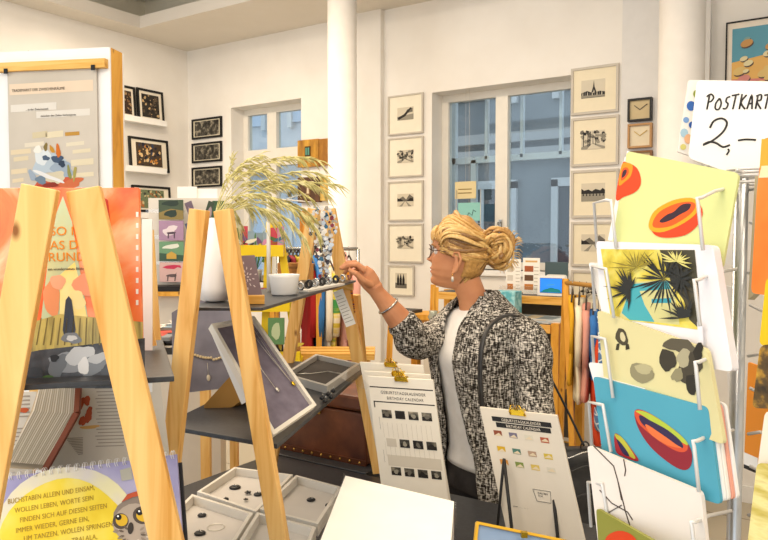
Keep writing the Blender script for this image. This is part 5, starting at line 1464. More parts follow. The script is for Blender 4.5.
# trousers
m = MB(); rs = []
for i in range(16):
    z = .72 + .13 * i / 15; rs.append([tpt(z, 2 * PI * j / 36, -.006) for j in range(36)])
m.rings(rs, TROU)
for sd in (1, -1):
    rs = []
    for z, l, f, rr in ((.86, .085, 0, .10), (.72, .092, .005, .093), (.5, .088, .012, .068), (.32, .085, .0, .060), (.10, .082, -.01, .058)):
        c_ = bp(f, sd * l, z, (491, WD + .03)); rs.append(ell_ring(c_, CR @ V3((1, 0, 0)), CR @ V3((0, 1, 0)), rr, rr * 1.05, 26))
    m.rings(rs, TROU)
m.build('trousers', WO)
for sd in (1, -1):
    m = MB(); rs = []
    for f, w_, h_ in ((-.075, .02, .03), (-.06, .034, .085), (-.01, .036, .10), (.05, .04, .07), (.11, .042, .05), (.15, .03, .035), (.17, .008, .015)):
        rs.append([bp(f, sd * .082 + w_ * math.cos(t), max(0.002, h_ * .5 + h_ * .5 * math.sin(t)), (491, WD + .03)) for t in [k * PI / 8 for k in range(16)]])
    m.rings(rs, M_('#1e1c1b', .4)); m.build('shoe', WO)
# handbag: strap over the shoulder, bag behind
LEA = ramp_mat('black_leather', [(.3, '#191818'), (.7, '#2b2a2a')], (1, 1, 1), 30, 4, .42, .5, 'Object', .2)
hb = thing('handbag', 'black leather handbag hanging behind the woman from a strap on her shoulder', 'handbag', loc=P(582, 500, 2.42)); inv = hb.matrix_world.inverted()
m = MB(); rs = []
for i in range(12):
    t = i / 11; cx_ = 578 + 2 * t; row = []
    c_ = inv @ P(578, 560 - 112 * t, 2.42); ra, rb = .125 - .018 * t + .006 * math.sin(t * 17), (.07 - .045 * t) * (1 + .1 * math.sin(t * 23))
    rs.append([c_ + rel((ra * math.copysign(abs(math.cos(a)) ** .7, math.cos(a)), rb * math.copysign(abs(math.sin(a)) ** .8, math.sin(a)), 0)) for a in [k * PI / 16 for k in range(32)]])
m.rings(rs, LEA); m.build('bag_body', hb)
for y0 in (458, 472, 500):
    m = MB(); m.tube([inv @ P(556 + k * 4.5, y0 + 2 * math.sin(k * .7) - k * .6, 2.36 - .012 * math.sin(PI * k / 12) - (.02 if y0 > 490 else 0)) for k in range(12)], .0028, CHROME if y0 == 458 else M_('#3c3b3b', .4), 6); m.build('zip' if y0 == 458 else 'seam', hb)
m = MB(); ST = [(487, 425, 2.20), (482, 405, 2.19), (480, 375, 2.19), (482, 345, 2.20), (489, 327, 2.23), (500, 318, 2.28), (511, 315, 2.34), (519, 318, 2.42), (524, 324, 2.50)]
def sm_path(pts, k=4):
    out = []
    for i in range(len(pts) - 1):
        p0, p1, p2, p3 = pts[max(i - 1, 0)], pts[i], pts[i + 1], pts[min(i + 2, len(pts) - 1)]
        for j in range(k):
            u = j / k; out.append(.5 * ((2 * p1) + (p2 - p0) * u + (2 * p0 - 5 * p1 + 4 * p2 - p3) * u * u + (3 * p1 - p0 - 3 * p2 + p3) * u ** 3))
    return out + [pts[-1]]
m.tube(sm_path([inv @ P(*q) for q in ST]), .0085, LEA, 8, .6); m.build('handle_strap', hb)
m = MB(); m.tube(sm_path([inv @ P(*q) for q in ((524, 324, 2.50), (536, 350, 2.50), (556, 388, 2.45), (573, 422, 2.42), (584, 446, 2.40))]), .0045, LEA, 8, .6); m.build('shoulder_strap', hb)
for (px, py) in ((585, 447), (562, 451)): m = MB(); c_ = inv @ P(px, py, 2.40); m.tube([c_ + rel((.014 * math.cos(t), 0, .018 * math.sin(t))) for t in [k * PI / 8 for k in range(16)]], .003, M_('#4a4846', .3, .8), 6, closed=True); m.build('strap_ring', hb)
# ================================================================== POSTCARD RACK (right foreground)
WIREM = M_('#dcdad6', .35, .2); STEEL = M_('#b4b8bb', .3, .9)


def rounded(pts, k=.06, n=4):
    out = []; N_ = len(pts)
    for i in range(N_):
        p, a, b_ = V3((*pts[i], 0)), V3((*pts[i - 1], 0)), V3((*pts[(i + 1) % N_], 0)); r_ = k
        s_ = p + (a - p).normalized() * r_; e = p + (b_ - p).normalized() * r_
        for j in range(n + 1):
            t = j / n; q = s_ * (1 - t) ** 2 + p * 2 * t * (1 - t) + e * t * t; out.append((q.x, q.y))
    return out


def card(name, label, TL, TR, BL, outline, mat, t=.003, r_=.005, group=None, cat='postcard', back=0):
    a, b_, c_ = P(*BL), P(*TR), P(*TL); U = b_ - c_; V = c_ - a; mw = frame(c_, U, V)
    r = thing(name, label, cat, mw, group=group)
    poly = rounded([loc_on(mw, x_, y_) for x_, y_ in outline], r_)
    m = MB(); m.prism(poly, back, back + t, mat); m.build('card_sheet', r)
    return r, mw


def shapes(r, mw, lst, name='printed_picture', y0=-.0004):
    m = MB()
    for i, (kind, arg, cc) in enumerate(lst):
        mt = cc if not isinstance(cc, str) else M_(cc, .45)
        pts = arg if kind == 'p' else blob(*arg) if kind == 'b' else None
        if pts is None: e = [V3((*pp, 0)) for pp in [arg[-1]] + list(arg) + list(arg[:2])]; pts = [(q.x, q.y) for q in sm_path(e, 4)[4:-5]]
        q = [loc_on(mw, *pp) for pp in pts]; m.sheet(q, y0 - i * .00004, mt)
    return m.build(name, r)


rackg = 'postcards in the wire rack'
CG = 'postcards in the wire rack'
# pale green papaya card
r, mw = card('postcard', 'pale green postcard with two papaya halves, topmost in the wire rack', (626, 150, .74), (738, 172, .63), (611, 240, .72), [(627, 151), (739, 173), (722, 268), (611, 250)], M_('#ccd18e', .5), group=CG)
shapes(r, mw, [('s', [(622, 165), (628, 163), (637, 168), (641, 178), (640, 187), (634, 193), (624, 197), (616, 199)], '#e0431c'), ('s', [(622, 165), (628, 163), (633, 166), (631, 176), (625, 182), (619, 185)], '#f08a1c'), ('s', [(623, 169), (628, 168), (629, 173), (625, 179), (621, 180)], '#e8521e'), ('s', [(623.5, 171), (627, 170), (626, 175), (622, 178)], '#3a2430'),
                ('s', [(650, 222), (659, 209), (675, 201), (690, 198), (698, 202), (703, 212), (699, 224), (686, 235), (666, 238), (654, 234)], '#d9401c'), ('s', [(649, 224), (655, 211), (672, 201), (690, 198), (699, 203), (697, 213), (683, 224), (664, 232), (652, 231)], '#f39a1e'), ('s', [(653, 223), (660, 212), (676, 204), (691, 202), (696, 206), (690, 215), (672, 226), (656, 228)], '#e8561e'), ('s', [(660, 221), (667, 215), (674, 212), (682, 205), (691, 204), (689, 210), (680, 215), (672, 220), (663, 223)], '#33222e')])
m = MB()
for i in range(3):
    b0 = [P(627 - 2.2 * i, 151 + 6 * i, .745 + .004 * i), P(612 - 2.0 * i, 240, .725 + .004 * i)]; q0 = mw.inverted() @ b0[0]; q1 = mw.inverted() @ b0[1]; m.add([q0, q0 + V3((.004, 0, 0)), q1 + V3((.004, 0, 0)), q1, q0 + V3((0, .002, 0)), q0 + V3((.004, .002, 0)), q1 + V3((.004, .002, 0)), q1 + V3((0, .002, 0))], hx, M_('#efece6', .6))
m.build('card_stack_edge', r)
# palm card
r, mw = card('postcard', 'white-bordered postcard of yellow palm leaves over turquoise, second in the rack', (596, 241, .735), (713, 246, .61), (603, 330, .72), [(596, 241), (713, 245), (733, 372), (604, 352)], M_('#ece8ea', .5), .008, group=CG)
PALM = ramp_mat('palm_yellow', [(.3, '#b8a33a'), (.5, '#d9c64e'), (.7, '#e6d97a')], (1, 1, 1), 60, 5, .5)
DP = '#2c2e2c'; lst = [('p', [(601, 249), (695, 250), (701, 330), (611, 318)], PALM), ('p', [(619, 318), (633, 282), (670, 280), (676, 300), (680, 325)], '#cfc98a'), ('p', [(622, 313), (632, 284), (668, 281), (672, 289), (640, 291), (645, 305), (655, 322), (630, 320)], '#4aa8b0'), ('p', [(652, 299), (671, 298), (672, 303), (652, 303)], '#3c98a8'), ('p', [(660, 250), (695, 250), (699, 290), (701, 330), (690, 320), (684, 300), (672, 284)], '#4a4636')]
rnd = random.Random(6)
def fronds(cx_, cy_, a0, a1, n_, L0, L1, w_=1.0, cc=DP):
    for i in range(n_):
        a = math.radians(a0 + (a1 - a0) * (i + rnd.uniform(-.3, .3)) / n_); l = rnd.uniform(L0, L1); ex, ey = cx_ + l * math.cos(a), cy_ + l * math.sin(a)
        ex = max(603, min(696, ex)); ey = max(251, min(326, ey)); nx, ny = -math.sin(a) * w_, math.cos(a) * w_
        lst.append(('p', [(cx_, cy_), ((cx_ + ex) / 2 + nx, (cy_ + ey) / 2 + ny), (ex, ey), ((cx_ + ex) / 2 - nx, (cy_ + ey) / 2 - ny)], cc))
fronds(665, 279, 20, 340, 26, 18, 44, 1.1); fronds(632, 290, 100, 300, 20, 10, 28, 1.2); fronds(683, 278, 0, 360, 20, 8, 30, 1.4); fronds(688, 318, 180, 360, 16, 10, 28, 1.3); fronds(680, 262, 180, 400, 14, 8, 24, .9, '#d9cf7a'); fronds(640, 268, 150, 360, 16, 10, 36, .8, '#8a7c30')
lst.append(('p', [(701, 322), (706, 322), (708, 345), (703, 345)], '#ece8ea'))
shapes(r, mw, lst)
# cream penguin card
r, mw = card('postcard', 'cream postcard with small grey penguins and seals, third in the wire rack', (597, 310, .725), (709, 327, .60), (603, 400, .71), [(597, 310), (707, 349), (724, 445), (606, 400)], M_('#d9cf9a', .5), .004, group=CG)
r.hide_render = False
shapes(r, mw, [('b', (622, 337, 5.5, 9.5, -.2, 14, .2, 1), '#4a4434'), ('b', (623, 337, 2.6, 5, -.2, 12, .1, 2), '#cfc49a'), ('p', [(617, 344), (620, 343), (619, 350), (616, 350)], '#3a3628'), ('p', [(626, 344), (629, 344), (630, 349), (626, 350)], '#3a3628'), ('b', (642, 373, 12, 10, .4, 16, .12, 3), '#8f8868'), ('b', (644, 369, 9, 5, .3, 12, .2, 5), '#b3ab84'), ('b', (668, 360, 8, 12, -.3, 14, .2, 7), '#3c382e'), ('b', (681, 346, 15, 8, .2, 16, .3, 8), '#5a5444'), ('b', (690, 366, 11, 17, .15, 16, .3, 9), '#454034'), ('b', (684, 358, 7, 9, .4, 12, .3, 2), '#aaa284'), ('b', (693, 384, 6, 12, .1, 12, .3, 3), '#2e2b24'), ('b', (678, 375, 5, 8, .5, 12, .3, 4), '#8f8868'), ('b', (699, 352, 5, 9, 0, 12, .3, 5), '#2e2b24')])
# teal papaya stack
r, mw = card('postcard', 'teal blue postcard with papaya halves, fourth in the rack in front of a thick stack', (594, 376, .715), (709, 407, .595), (603, 455, .70), [(593, 376), (708, 407), (721, 505), (604, 468)], M_('#4f9fb4', .45), .003, group=CG)
shapes(r, mw, [('s', [(635, 411), (645, 411), (664, 422), (684, 438), (692, 452), (691, 466), (683, 470), (668, 462), (650, 446), (638, 427)], '#8a2430'), ('s', [(635, 411), (645, 411), (664, 422), (684, 438), (688, 449), (680, 452), (664, 444), (648, 432), (638, 422)], '#cf5030'), ('s', [(636, 411), (646, 412), (664, 422), (684, 438), (687, 445), (664, 430), (644, 416)], '#b0c040'), ('s', [(640, 415), (650, 420), (668, 430), (681, 441), (683, 448), (672, 444), (654, 433), (642, 423)], '#33284a'), ('s', [(646, 424), (662, 434), (676, 444), (682, 448), (668, 445), (652, 435)], '#e0703c'),
                ('s', [(615, 434), (622, 437), (631, 448), (639, 461), (622, 456), (616, 450)], '#a82c34'), ('s', [(615, 434), (622, 437), (629, 446), (636, 458), (630, 456), (620, 443)], '#b9b43c'), ('s', [(617, 439), (624, 446), (630, 456), (623, 453)], '#33284a')])
m = MB()
q = [loc_on(mw, *pp) for pp in ((595, 376), (709, 406), (722, 503), (606, 468))]
for i in range(4): m.prism(rounded([(a + .0012 * i, b_ + .0008 * i) for a, b_ in q], .005), .0034 + .0036 * i, .0064 + .0036 * i, M_(['#f0eeea', '#e9e5da', '#e3a08a', '#f0eeea'][i], .6))
m.build('stacked_cards', r)
# white card with fine twigs
r, mw = card('postcard', 'off-white postcard with a fine dark twig drawing, fifth in the rack', (587, 445, .70), (703, 493, .585), (596, 530, .69), [(587, 445), (701, 492), (712, 600), (600, 560)], M_('#e9dfd4', .5), .004, group=CG)
tw = [[(594, 446), (614, 466), (618, 480), (622, 500)], [(618, 480), (626, 512), (631, 528)], [(600, 490), (612, 503), (628, 512), (633, 520)], [(622, 505), (606, 514), (600, 510)], [(624, 459), (626, 470), (625, 476)]]
m = MB()
for l in tw:
    for a, b_ in zip(l, l[1:]):
        p_, q_ = loc_on(mw, *a), loc_on(mw, *b_); m.bar((p_[0], -.0004, p_[1]), (q_[0], -.0004, q_[1]), .0011, .0006, M_('#4a3c34', .6), (0, 1, 0))
m.build('twig_drawing', r)
# olive card with orange disc
r, mw = card('postcard', 'olive green postcard with a red-orange round fruit at the bottom edge of the photo', (597, 508, .685), (655, 541, .60), (603, 560, .68), [(596, 508), (690, 562), (700, 640), (602, 600)], M_('#8f8f3e', .5), .003, group=CG)
shapes(r, mw, [('b', (622, 545, 17, 14, .3, 22, .03, 1), '#d9431c')])
# cards peeking at the left edges of each pocket
for i, (x0, y0, x1, y1, d, lab) in enumerate(((588, 262, 604, 320, .76, 'white card edge curling out left of the palm leaf postcard'), (588, 362, 601, 408, .745, 'white card edge left of the cream penguin postcard'))):
    r, mw = card('postcard', lab, (x0, y0, d), (x0 + 30, y0 + 5, d - .03), (x1, y1, d - .02), [(x0, y0), (x0 + 26, y0 + 3), (x1 + 24, y1 + 3), (x1, y1)], M_('#eeeae4', .5), .003, group='white card edges in the rack')
# pole, crown, foot
px_, d_ = 741.5, .672
top = P(px_, 180, d_); rk = thing('postcard_rack', 'revolving wire postcard rack with a steel pole in the right foreground', 'rack', loc=(top.x, top.y, TZ + .001)); inv = rk.matrix_world.inverted()
m = MB(); m.lathe((0, 0, 0), [(.0064, .03), (.0064, top.z - TZ)], STEEL, 24); m; m.build('pole', rk)
m = MB(); m.lathe((0, 0, 0), [(.15, 0), (.15, .012), (.03, .03), (.01, .035)], M_('#8a8c8e', .4, .8), 40); m.build('base', rk)
m = MB()
for k in range(3): m.tube([(.018 * math.cos(t) + .006, .018 * math.sin(t), top.z - TZ - .004 + .006 * k) for t in [j * PI / 10 for j in range(20)]], .0016, WIREM, 6, closed=True)
m.tube([(-.03, .0, top.z - TZ + .002), (.035, 0, top.z - TZ + .002)], .0016, WIREM, 6); m.tube([(0, -.03, top.z - TZ + .006), (0, .035, top.z - TZ + .006)], .0016, WIREM, 6); m.build('crown', rk)
tiers = [((697, 198, .615), (703, 250, .605), (616, 248, .705), (611, 201, .715), (594, 203, .76), (738, 186), 'g'), ((694, 280, .60), (700, 326, .59), (614, 318, .695), (606, 269, .705), (592, 266, .75), (736, 269), ''), ((695, 362, .585), (700, 410, .578), (613, 398, .685), (605, 339, .70), (592, 336, .745), (735, 352), ''),
         ((693, 441, .578), (699, 492, .570), (611, 452, .68), (603, 405, .69), (589, 402, .735), (733, 430), ''), ((691, 522, .57), (697, 575, .562), (612, 540, .67), (602, 484, .68), (588, 482, .725), (731, 511), '')]
for (rt, rb, lb, lt, lbk, at_, _) in tiers:
    m = MB(); p_at = P(at_[0], at_[1], d_ - .012)
    pts = [p_at, P(rt[0] + 18, (rt[1] + at_[1]) / 2 - 1, .625), P(rt[0] + 4, rt[1], rt[2]), P(*rt), P(rt[0] + 1, rt[1] + 5, rt[2]), P(*rb)]
    m.tube([inv @ q for q in pts], .00165, WIREM, 8); m.build('wire_pocket', rk)
    m = MB(); pts = [P(*lb), P(lt[0] + 1, lt[1] + 6, lt[2]), P(*lt), P(lt[0] - 5, lt[1] - 1, lt[2] + .01), P(*lbk), P(lbk[0] + 3, lbk[1] + 45, lbk[2] - .005)]
    m.tube([inv @ q for q in pts], .00165, WIREM, 8); m.build('wire_pocket', rk)
    # lower link back to the pole and the matching pocket on the hidden side
    m = MB(); q0 = inv @ P(748, at_[1] + 4, d_); m.tube([q0, inv @ P(760, at_[1] + 2, .66), inv @ P(790, at_[1] + 10, .62), inv @ P(790, at_[1] + 50, .62), inv @ P(762, at_[1] + 42, .66), inv @ P(750, at_[1] + 36, d_)], .0015, WIREM, 6); m.build('wire_pocket', rk)
# white stacks in the rear pockets, seen between front cards and pole
for i, (y0, y1, x0, x1) in enumerate(((205, 262, 716, 736), (285, 345, 722, 737), (372, 425, 727, 738), (445, 500, 727, 737))):
    r, mw = card('postcard', ['white card back between the green card and the pole', 'white card back beside the palm leaf postcard, left of the pole', 'white card back beside the cream penguin postcard', 'white card back beside the teal postcard stack'][i], (x0, y0, .78), (x1, y0 + 3, .76), (x0 + 3, y1, .77), [(x0, y0), (x1, y0 + 3), (x1, y1 + 4), (x0 + 3, y1)], M_('#e6e3df', .5), .004, r_=.002, group='white cards at the rear of the rack')
# price sign
r, mw = card('price_sign', 'white handwritten sign reading POSTKARTEN 2,- above the rack', (697, 80, .86), (800, 82, .80), (688, 150, .86), [(697, 80), (800, 82), (800, 185), (756, 182), (688, 158)], M_('#f4f0e8', .6), .003, r_=.006, cat='sign')
INKB = M_('#2a2622', .5)
m = MB()
def stroke(pts, w0=.0011):
    q = [loc_on(mw, *pp) for pp in pts]; q = sm_path([V3((a, -.0006, b_)) for a, b_ in q], 4) if len(q) > 2 else [V3((a, -.0006, b_)) for a, b_ in q]; m.tube(q, w0, INKB, 6, .5)
GL = {'P': [[(.05, 0), (.25, 1)], [(-.1, .85), (.4, 1.02), (.75, .8), (.5, .55), (.15, .5)]], 'O': [[(.45, .7), (.1, .4), (.1, .05), (.5, .0), (.75, .4), (.5, .72), (.35, .6)]], 'S': [[(.8, .85), (.4, .75), (.35, .5), (.6, .35), (.4, .05), (0, .05)]], 'T': [[(0, .9), (.9, 1.0)], [(.5, .95), (.25, 0)]],
      'K': [[(.25, 1), (.05, 0)], [(.8, .95), (.2, .45), (.75, .0)]], 'A': [[(0, 0), (.45, .95), (.6, 0)], [(.12, .35), (.6, .38)]], 'R': [[(.05, 0), (.22, .9)], [(0, .85), (.6, .95), (.6, .6), (.15, .5), (.7, 0)]], 'E': [[(.7, .95), (.2, .9), (.05, 0), (.6, .02)], [(.15, .5), (.55, .5)]], 'N': [[(0, 0), (.2, .95), (.5, 0), (.75, 1)]]}
xx = 706.5
for ch in 'POSTKARTEN':
    for s_ in GL[ch]: stroke([(xx + 8.3 * a + 1.2 * b_, 109.5 - 15 * b_ - (xx - 706) * .01) for a, b_ in s_], .00095)
    xx += 8.1
stroke([(710, 128), (714, 121), (722, 118.5), (727, 123), (723, 132), (712, 141), (703, 145), (709, 142), (716, 143), (723, 147), (730, 145)], .00115)
stroke([(728, 149), (729, 151), (726.5, 155)], .001); stroke([(738, 140.5), (746, 139.5), (756, 140)], .0011)
m.build('handwriting', r)
# dotted card behind the sign
r, mw = card('postcard', 'white postcard with blue, green and orange dots peeking out left of the price sign', (689, 80, .875), (700, 81, .875), (679, 150, .875), [(689, 80), (704, 80), (704, 160), (678, 152)], M_('#efeae2', .5), .003, r_=.002, group='cards behind the price sign')
shapes(r, mw, [('b', (696, 94, 3, 4, 0, 12), '#8a9a3a'), ('b', (691, 106, 4.5, 5, 0, 12), '#3a68b0'), ('b', (686, 120, 3, 3, 0, 12), '#7aa0d0'), ('b', (692, 125, 3.5, 3.5, 0, 12), '#2e5ca8'), ('b', (684, 133, 4, 4.5, 0, 12), '#a8c8d8'), ('b', (688, 139, 4, 5, 0, 12), '#e8b48a'), ('b', (683, 147, 3, 3, 0, 12), '#d9d07a')])
# right-hand column of cards at the photo edge
rc = 'cards in the right side of the rack'
r, mw = card('postcard', 'tall orange card with an amber top at the right photo edge', (762, 140, .60), (800, 138, .56), (752, 292, .60), [(763, 138), (800, 136), (800, 300), (751, 293), (757, 190)], ramp_mat('orange_card', [(.4, '#e8742c'), (.6, '#ef8a3c')], (1, 1, 1), 12, 3, .45), .004, group=rc)
shapes(r, mw, [('p', [(762, 139), (798, 137), (798, 165), (760, 168)], '#e0a83a'), ('p', [(762, 166), (798, 164), (798, 176), (759, 178)], '#eeddb0')])
r, mw = card('postcard', 'stack of grey and yellow cards seen edge-on between pole and orange card', (755, 175, .64), (763, 176, .63), (747, 300, .64), [(755, 176), (762, 176), (754, 294), (748, 300)], M_('#b5aa8c', .6), .006, r_=.001, group=rc)
r, mw = card('postcard', 'bright yellow card at the right photo edge, below the orange card', (766, 278, .58), (800, 275, .55), (760, 345, .58), [(766, 278), (800, 275), (800, 350), (759, 345)], M_('#e3bd1e', .45), .004, group=rc)
r, mw = card('postcard', 'dark floral card with golden leaves under the yellow card', (760, 345, .575), (800, 343, .55), (752, 405, .575), [(760, 345), (800, 343), (800, 410), (752, 408)], ramp_mat('dark_floral', [(.35, '#2e2414'), (.5, '#5a4420'), (.62, '#b5882a'), (.72, '#d9b84a')], (1, 1, 1), 70, 4, .45), .004, group=rc)
r, mw = card('postcard', 'plain cream card with a rounded corner at the right photo edge', (766, 412, .56), (800, 410, .54), (758, 470, .56), [(765, 411), (800, 410), (800, 478), (757, 470)], M_('#e0d6c2', .5), .004, group=rc)
r, mw = card('postcard', 'landscape card of yellow fields and blue water, lowest at the right edge', (757, 462, .555), (800, 470, .53), (744, 560, .55), [(757, 462), (800, 470), (800, 600), (742, 590)], ramp_mat('field_picture', [(.3, '#6f7f86'), (.42, '#b5a24a'), (.55, '#d9cc8a'), (.7, '#8a6a30')], (1, 1, 4), 18, 4, .5, .3, 'World'), .004, group=rc)
r, mw = card('poster_sheet', 'orange printed sheet with a white and black band behind the rack pole', (745, 360, .9), (770, 372, .86), (745, 470, .9), [(748, 362), (775, 372), (775, 470), (744, 462)], M_('#e08a2a', .5), .003, r_=.002, cat='card')
shapes(r, mw, [('p', [(744, 452), (758, 458), (758, 470), (744, 464)], '#efece6'), ('p', [(744, 464), (758, 470), (758, 474), (744, 468)], '#222222')])

# ================================================================== BACK SHELF BY THE TALL WINDOW
def unit(px, d, zf=0): return cam_xy(*lr(px, d), zf)


XA = Matrix.Rotation(0, 4, 'Z')
def rbox(m, inv, x0, y0, z0, x1, y1, z1, mat): m.box((x0, y0, z0), (x1, y1, z1), mat)


# room-aligned shelf unit: right front leg at px 557, d ~3.9
fl_ = unit(557, 3.95); bs = thing('display_shelf', 'honey-coloured wooden shelf unit under the tall window, carrying the tablet and brochures', 'shelf', loc=(fl_.x - .45, fl_.y, 0))
zt_ = 1.6 - (298 - 238) / FPX * 4.1
for (x_, y_, zz, nm) in ((.45, 0, 1.13, 'leg'), (-.45, 0, 1.13, 'leg'), (.45, .42, zt_, 'leg'), (-.45, .42, zt_, 'leg')): MB().box((x_ - .022, y_ - .022, 0), (x_ + .022, y_ + .022, zz - .001), YPINE).build(nm, bs)
for (y0, y1, zz) in ((-.022, .30, 1.12), (-.022, .442, .78), (.19, .442, zt_), (-.022, .442, .35)):
    MB().box((-.428, y0 + .02, zz - .02), (.428, y1 - .02, zz - .002), SHELF).build('shelf_board', bs)
    for yy in (y0, y1): m = MB(); m.box((-.4279, yy - .012, zz - .045), (.4279, yy + .012, zz), PINE_X); m.build('rail', bs)
for zz in (1.12, .78, .35):
    for x_ in (-.44, .44): m = MB(); m.box((x_ - .012, .024, zz - .045), (x_ + .012, .396, zz), YPINE); m.build('side_rail', bs)
MB().box((-.427, .431, .38), (.427, .437, zt_ - .05), M_('#6b6458', .7)).build('back_panel', bs)
bsx, bsy = fl_.x - .45, fl_.y


def upright(name, label, px0, py0, px1, py1, Y, z0, mat, t=.02, cat='card', group=None):
    """room-aligned upright item on a shelf of height z0, plane at world Y"""
    a = onY(px0, py0, Y); b_ = onY(px1, py0, Y); mw = Matrix.Translation(((a.x + b_.x) / 2, Y, z0 + .001)); w_ = b_.x - a.x; h_ = a.z - z0
    r = thing(name, label, cat, mw, group=group); MB().box((-w_ / 2, 0, 0), (w_ / 2, t, h_), mat).build('body', r, bevel=.002); return r, w_, h_


r, w_, h_ = upright('tablet', 'white tablet with a bright blue screen on the shelf by the window', 537.5, 275.5, 565, 294, bsy + .235, zt_, M_('#f2f0ee', .3), .012, 'tablet')
m = MB(); m.box((-w_ / 2 + .016, -.0015, .018), (w_ / 2 - .016, -.0002, h_ - .014), BLACK); m.build('bezel', r)
scr, N, L, b = base_mat('blue_screen', '#1f6fd8', .3); b.inputs['Emission Color'].default_value = srgb('#2f86e8'); b.inputs['Emission Strength'].default_value = 1.1
MB().box((-w_ / 2 + .018, -.0025, .020), (w_ / 2 - .018, -.0016, h_ - .016), scr).build('screen', r)
m = MB(); m.sheet([(-w_ / 2 + .02, .022), (w_ / 2 - .02, .022), (w_ / 2 - .03, .04), (0, .05), (-w_ / 2 + .04, .036)], -.0028, M_('#1c8f9a', .4)); m.sheet([(-.03, h_ * .5), (.03, h_ * .55), (.02, h_ * .6), (-.02, h_ * .58)], -.0028, M_('#4ab0e8', .4)); m.build('screen_picture', r)
for (x0, y0, x1, lab, seed) in ((506, 259, 521, 'white info sheet with small photos, left of two in the acrylic stand by the tablet', 1), (523, 258, 540, 'white info sheet with three orange and brown photos beside the tablet', 2)):
    r, w_, h_ = upright('info_sheet', lab, x0, y0, x1, 290, bsy + .30, zt_, PAPER, .003, 'paper', 'info sheets on the shelf')
    m = MB(); rnd = random.Random(seed)
    m.box((-w_ * .35, -.0006, h_ * .88), (w_ * .35, -.0001, h_ * .93), M_('#d9b070' if seed == 2 else '#b5ada0', .6))
    for j in range(3): m.box((-w_ * .4, -.0006, h_ * (.12 + .25 * j)), (-w_ * .02 if seed == 1 else w_ * .12, -.0001, h_ * (.28 + .25 * j)), M_(['#c07a3a', '#6a4a34', '#a85a34'][j] if seed == 2 or j == 0 else '#d5cec2', .5))
    for j in range(7): m.box((w_ * .16, -.0006, h_ * (.14 + .1 * j)), (w_ * .42, -.0001, h_ * (.155 + .1 * j)), M_('#a39a8c', .6))
    m.build('printing', r)
r, w_, h_ = upright('info_board', 'dark teal board with a white rounded label behind the tablet', 545, 262, 568, 290, bsy + .34, zt_, M_('#4a5c60', .5), .006, 'sign')
m = MB(); m.prism(rounded([(-w_ * .45, h_ * .3), (w_ * .48, h_ * .3), (w_ * .48, h_ * .62), (-w_ * .45, h_ * .62)], .02), -.002, -.0002, M_('#e9e4d8', .6)); m.build('white_label', r); txt('Re-Nature', 0, h_ * .4, .04, M_('#3a9a9a', .5), r, -.003, align='CENTER')
# clear holder
m = MB(); a = onY(500, 258, bsy + .28); b_ = onY(571, 258, bsy + .28); m.box((a.x, bsy + .275, zt_ + .001), (b_.x, bsy + .279, zt_ + .05), clearmat()); tag(m.build('acrylic_holder'), 'low clear acrylic brochure holder along the shelf edge', 'holder')
# teal boxes
TEALB = ramp_mat('teal_box', [(.4, '#5fb0bc'), (.6, '#a9dbe0')], (1, 1, 1), 30, 3, .5, .3, 'World')
r, w_, h_ = upright('teal_box', 'light turquoise printed box right behind the woman\'s collar', 492, 291, 515, 310, bsy - .0, 1.12, TEALB, .10, 'box')
r, w_, h_ = upright('teal_book', 'white and teal book standing on the middle shelf beside the leg', 536, 352, 553, 380, bsy + .08, .78, M_('#e6ecec', .5), .03, 'book'); MB().box((-w_ / 2 + .01, -.001, .01), (w_ / 2 - .02, -.0001, h_ * .72), M_('#3fa0b4', .5)).build('cover_picture', r)
r, w_, h_ = upright('teal_book', 'pale book with teal spine, half hidden behind the woman\'s shoulder on the middle shelf', 522, 346, 535, 380, bsy + .14, .78, M_('#d9e2e2', .5), .03, 'book'); MB().box((-w_ / 2 + .01, -.001, .01), (-w_ / 2 + .04, -.0001, h_ * .9), M_('#3fa0b4', .5)).build('spine', r)
# magazines fanned in stacks
for i in range(9):
    rnd = random.Random(i + 40); px = 528 + (i % 3) * 13; p_ = onY(px, 320, bsy + .12 + .02 * (i // 3)); m = MB(); z_ = 1.121 + .0075 * (i // 3) + .0
    m.box((-.085, -.12, 0), (.085, .12, .006), M_(['#cfd8da', '#e9e6e0', '#b9c4c8', '#dcd6ca'][i % 4], .5)); m.box((-.07, -.1, .0061), (.03, .05, .0063), M_(['#8fa0a8', '#c7b79a', '#7d8a92'][i % 3], .5))
    o = m.build('magazine'); o.matrix_world = Matrix.Translation((p_.x, bsy + .145, z_)) @ Matrix.Rotation(rnd.uniform(-.12, .12), 4, 'Z'); o.location.z += .0001 * i
    tag(o, 'pale magazine, %s layer of the %s flat pile under the tablet' % (['bottom', 'middle', 'top'][i // 3], ['left', 'middle', 'right'][i % 3]), 'magazine', 'magazines under the tablet')
# stool / step table in honey pine, left of her chin
p_ = unit(413, 4.25); st = thing('step_stool', 'honey-coloured wooden folding step stool below the smallest print', 'stool', Matrix.Translation((p_.x, p_.y, 0)) @ Matrix.Rotation(YAW, 4, 'Z')); SX = .15
zs = 1.6 - (313 - 238) / FPX * 4.25
MB().box((-SX, -.12, zs - .03), (SX * .7, .12, zs), YPINE).build('top_step', st)
for s_ in (-1, 1):
    m = MB(); m.bar((SX * .72 + .02, s_ * .11, zs + .16), (SX * .45 + .03, s_ * .16, 0), .032, .02, YPINE, (1, 0, 0)); m.build('back_leg', st)
    m = MB(); m.bar((-SX + .02, s_ * .09, zs - .031), (-SX - .03, s_ * .15, 0), .032, .02, YPINE, (1, 0, 0)); m.build('front_leg', st)
for z_ in (zs - .36, zs - .66): MB().box((-SX - .02, -.10, z_), (SX * .5, .10, z_ + .025), YPINE).build('step', st)
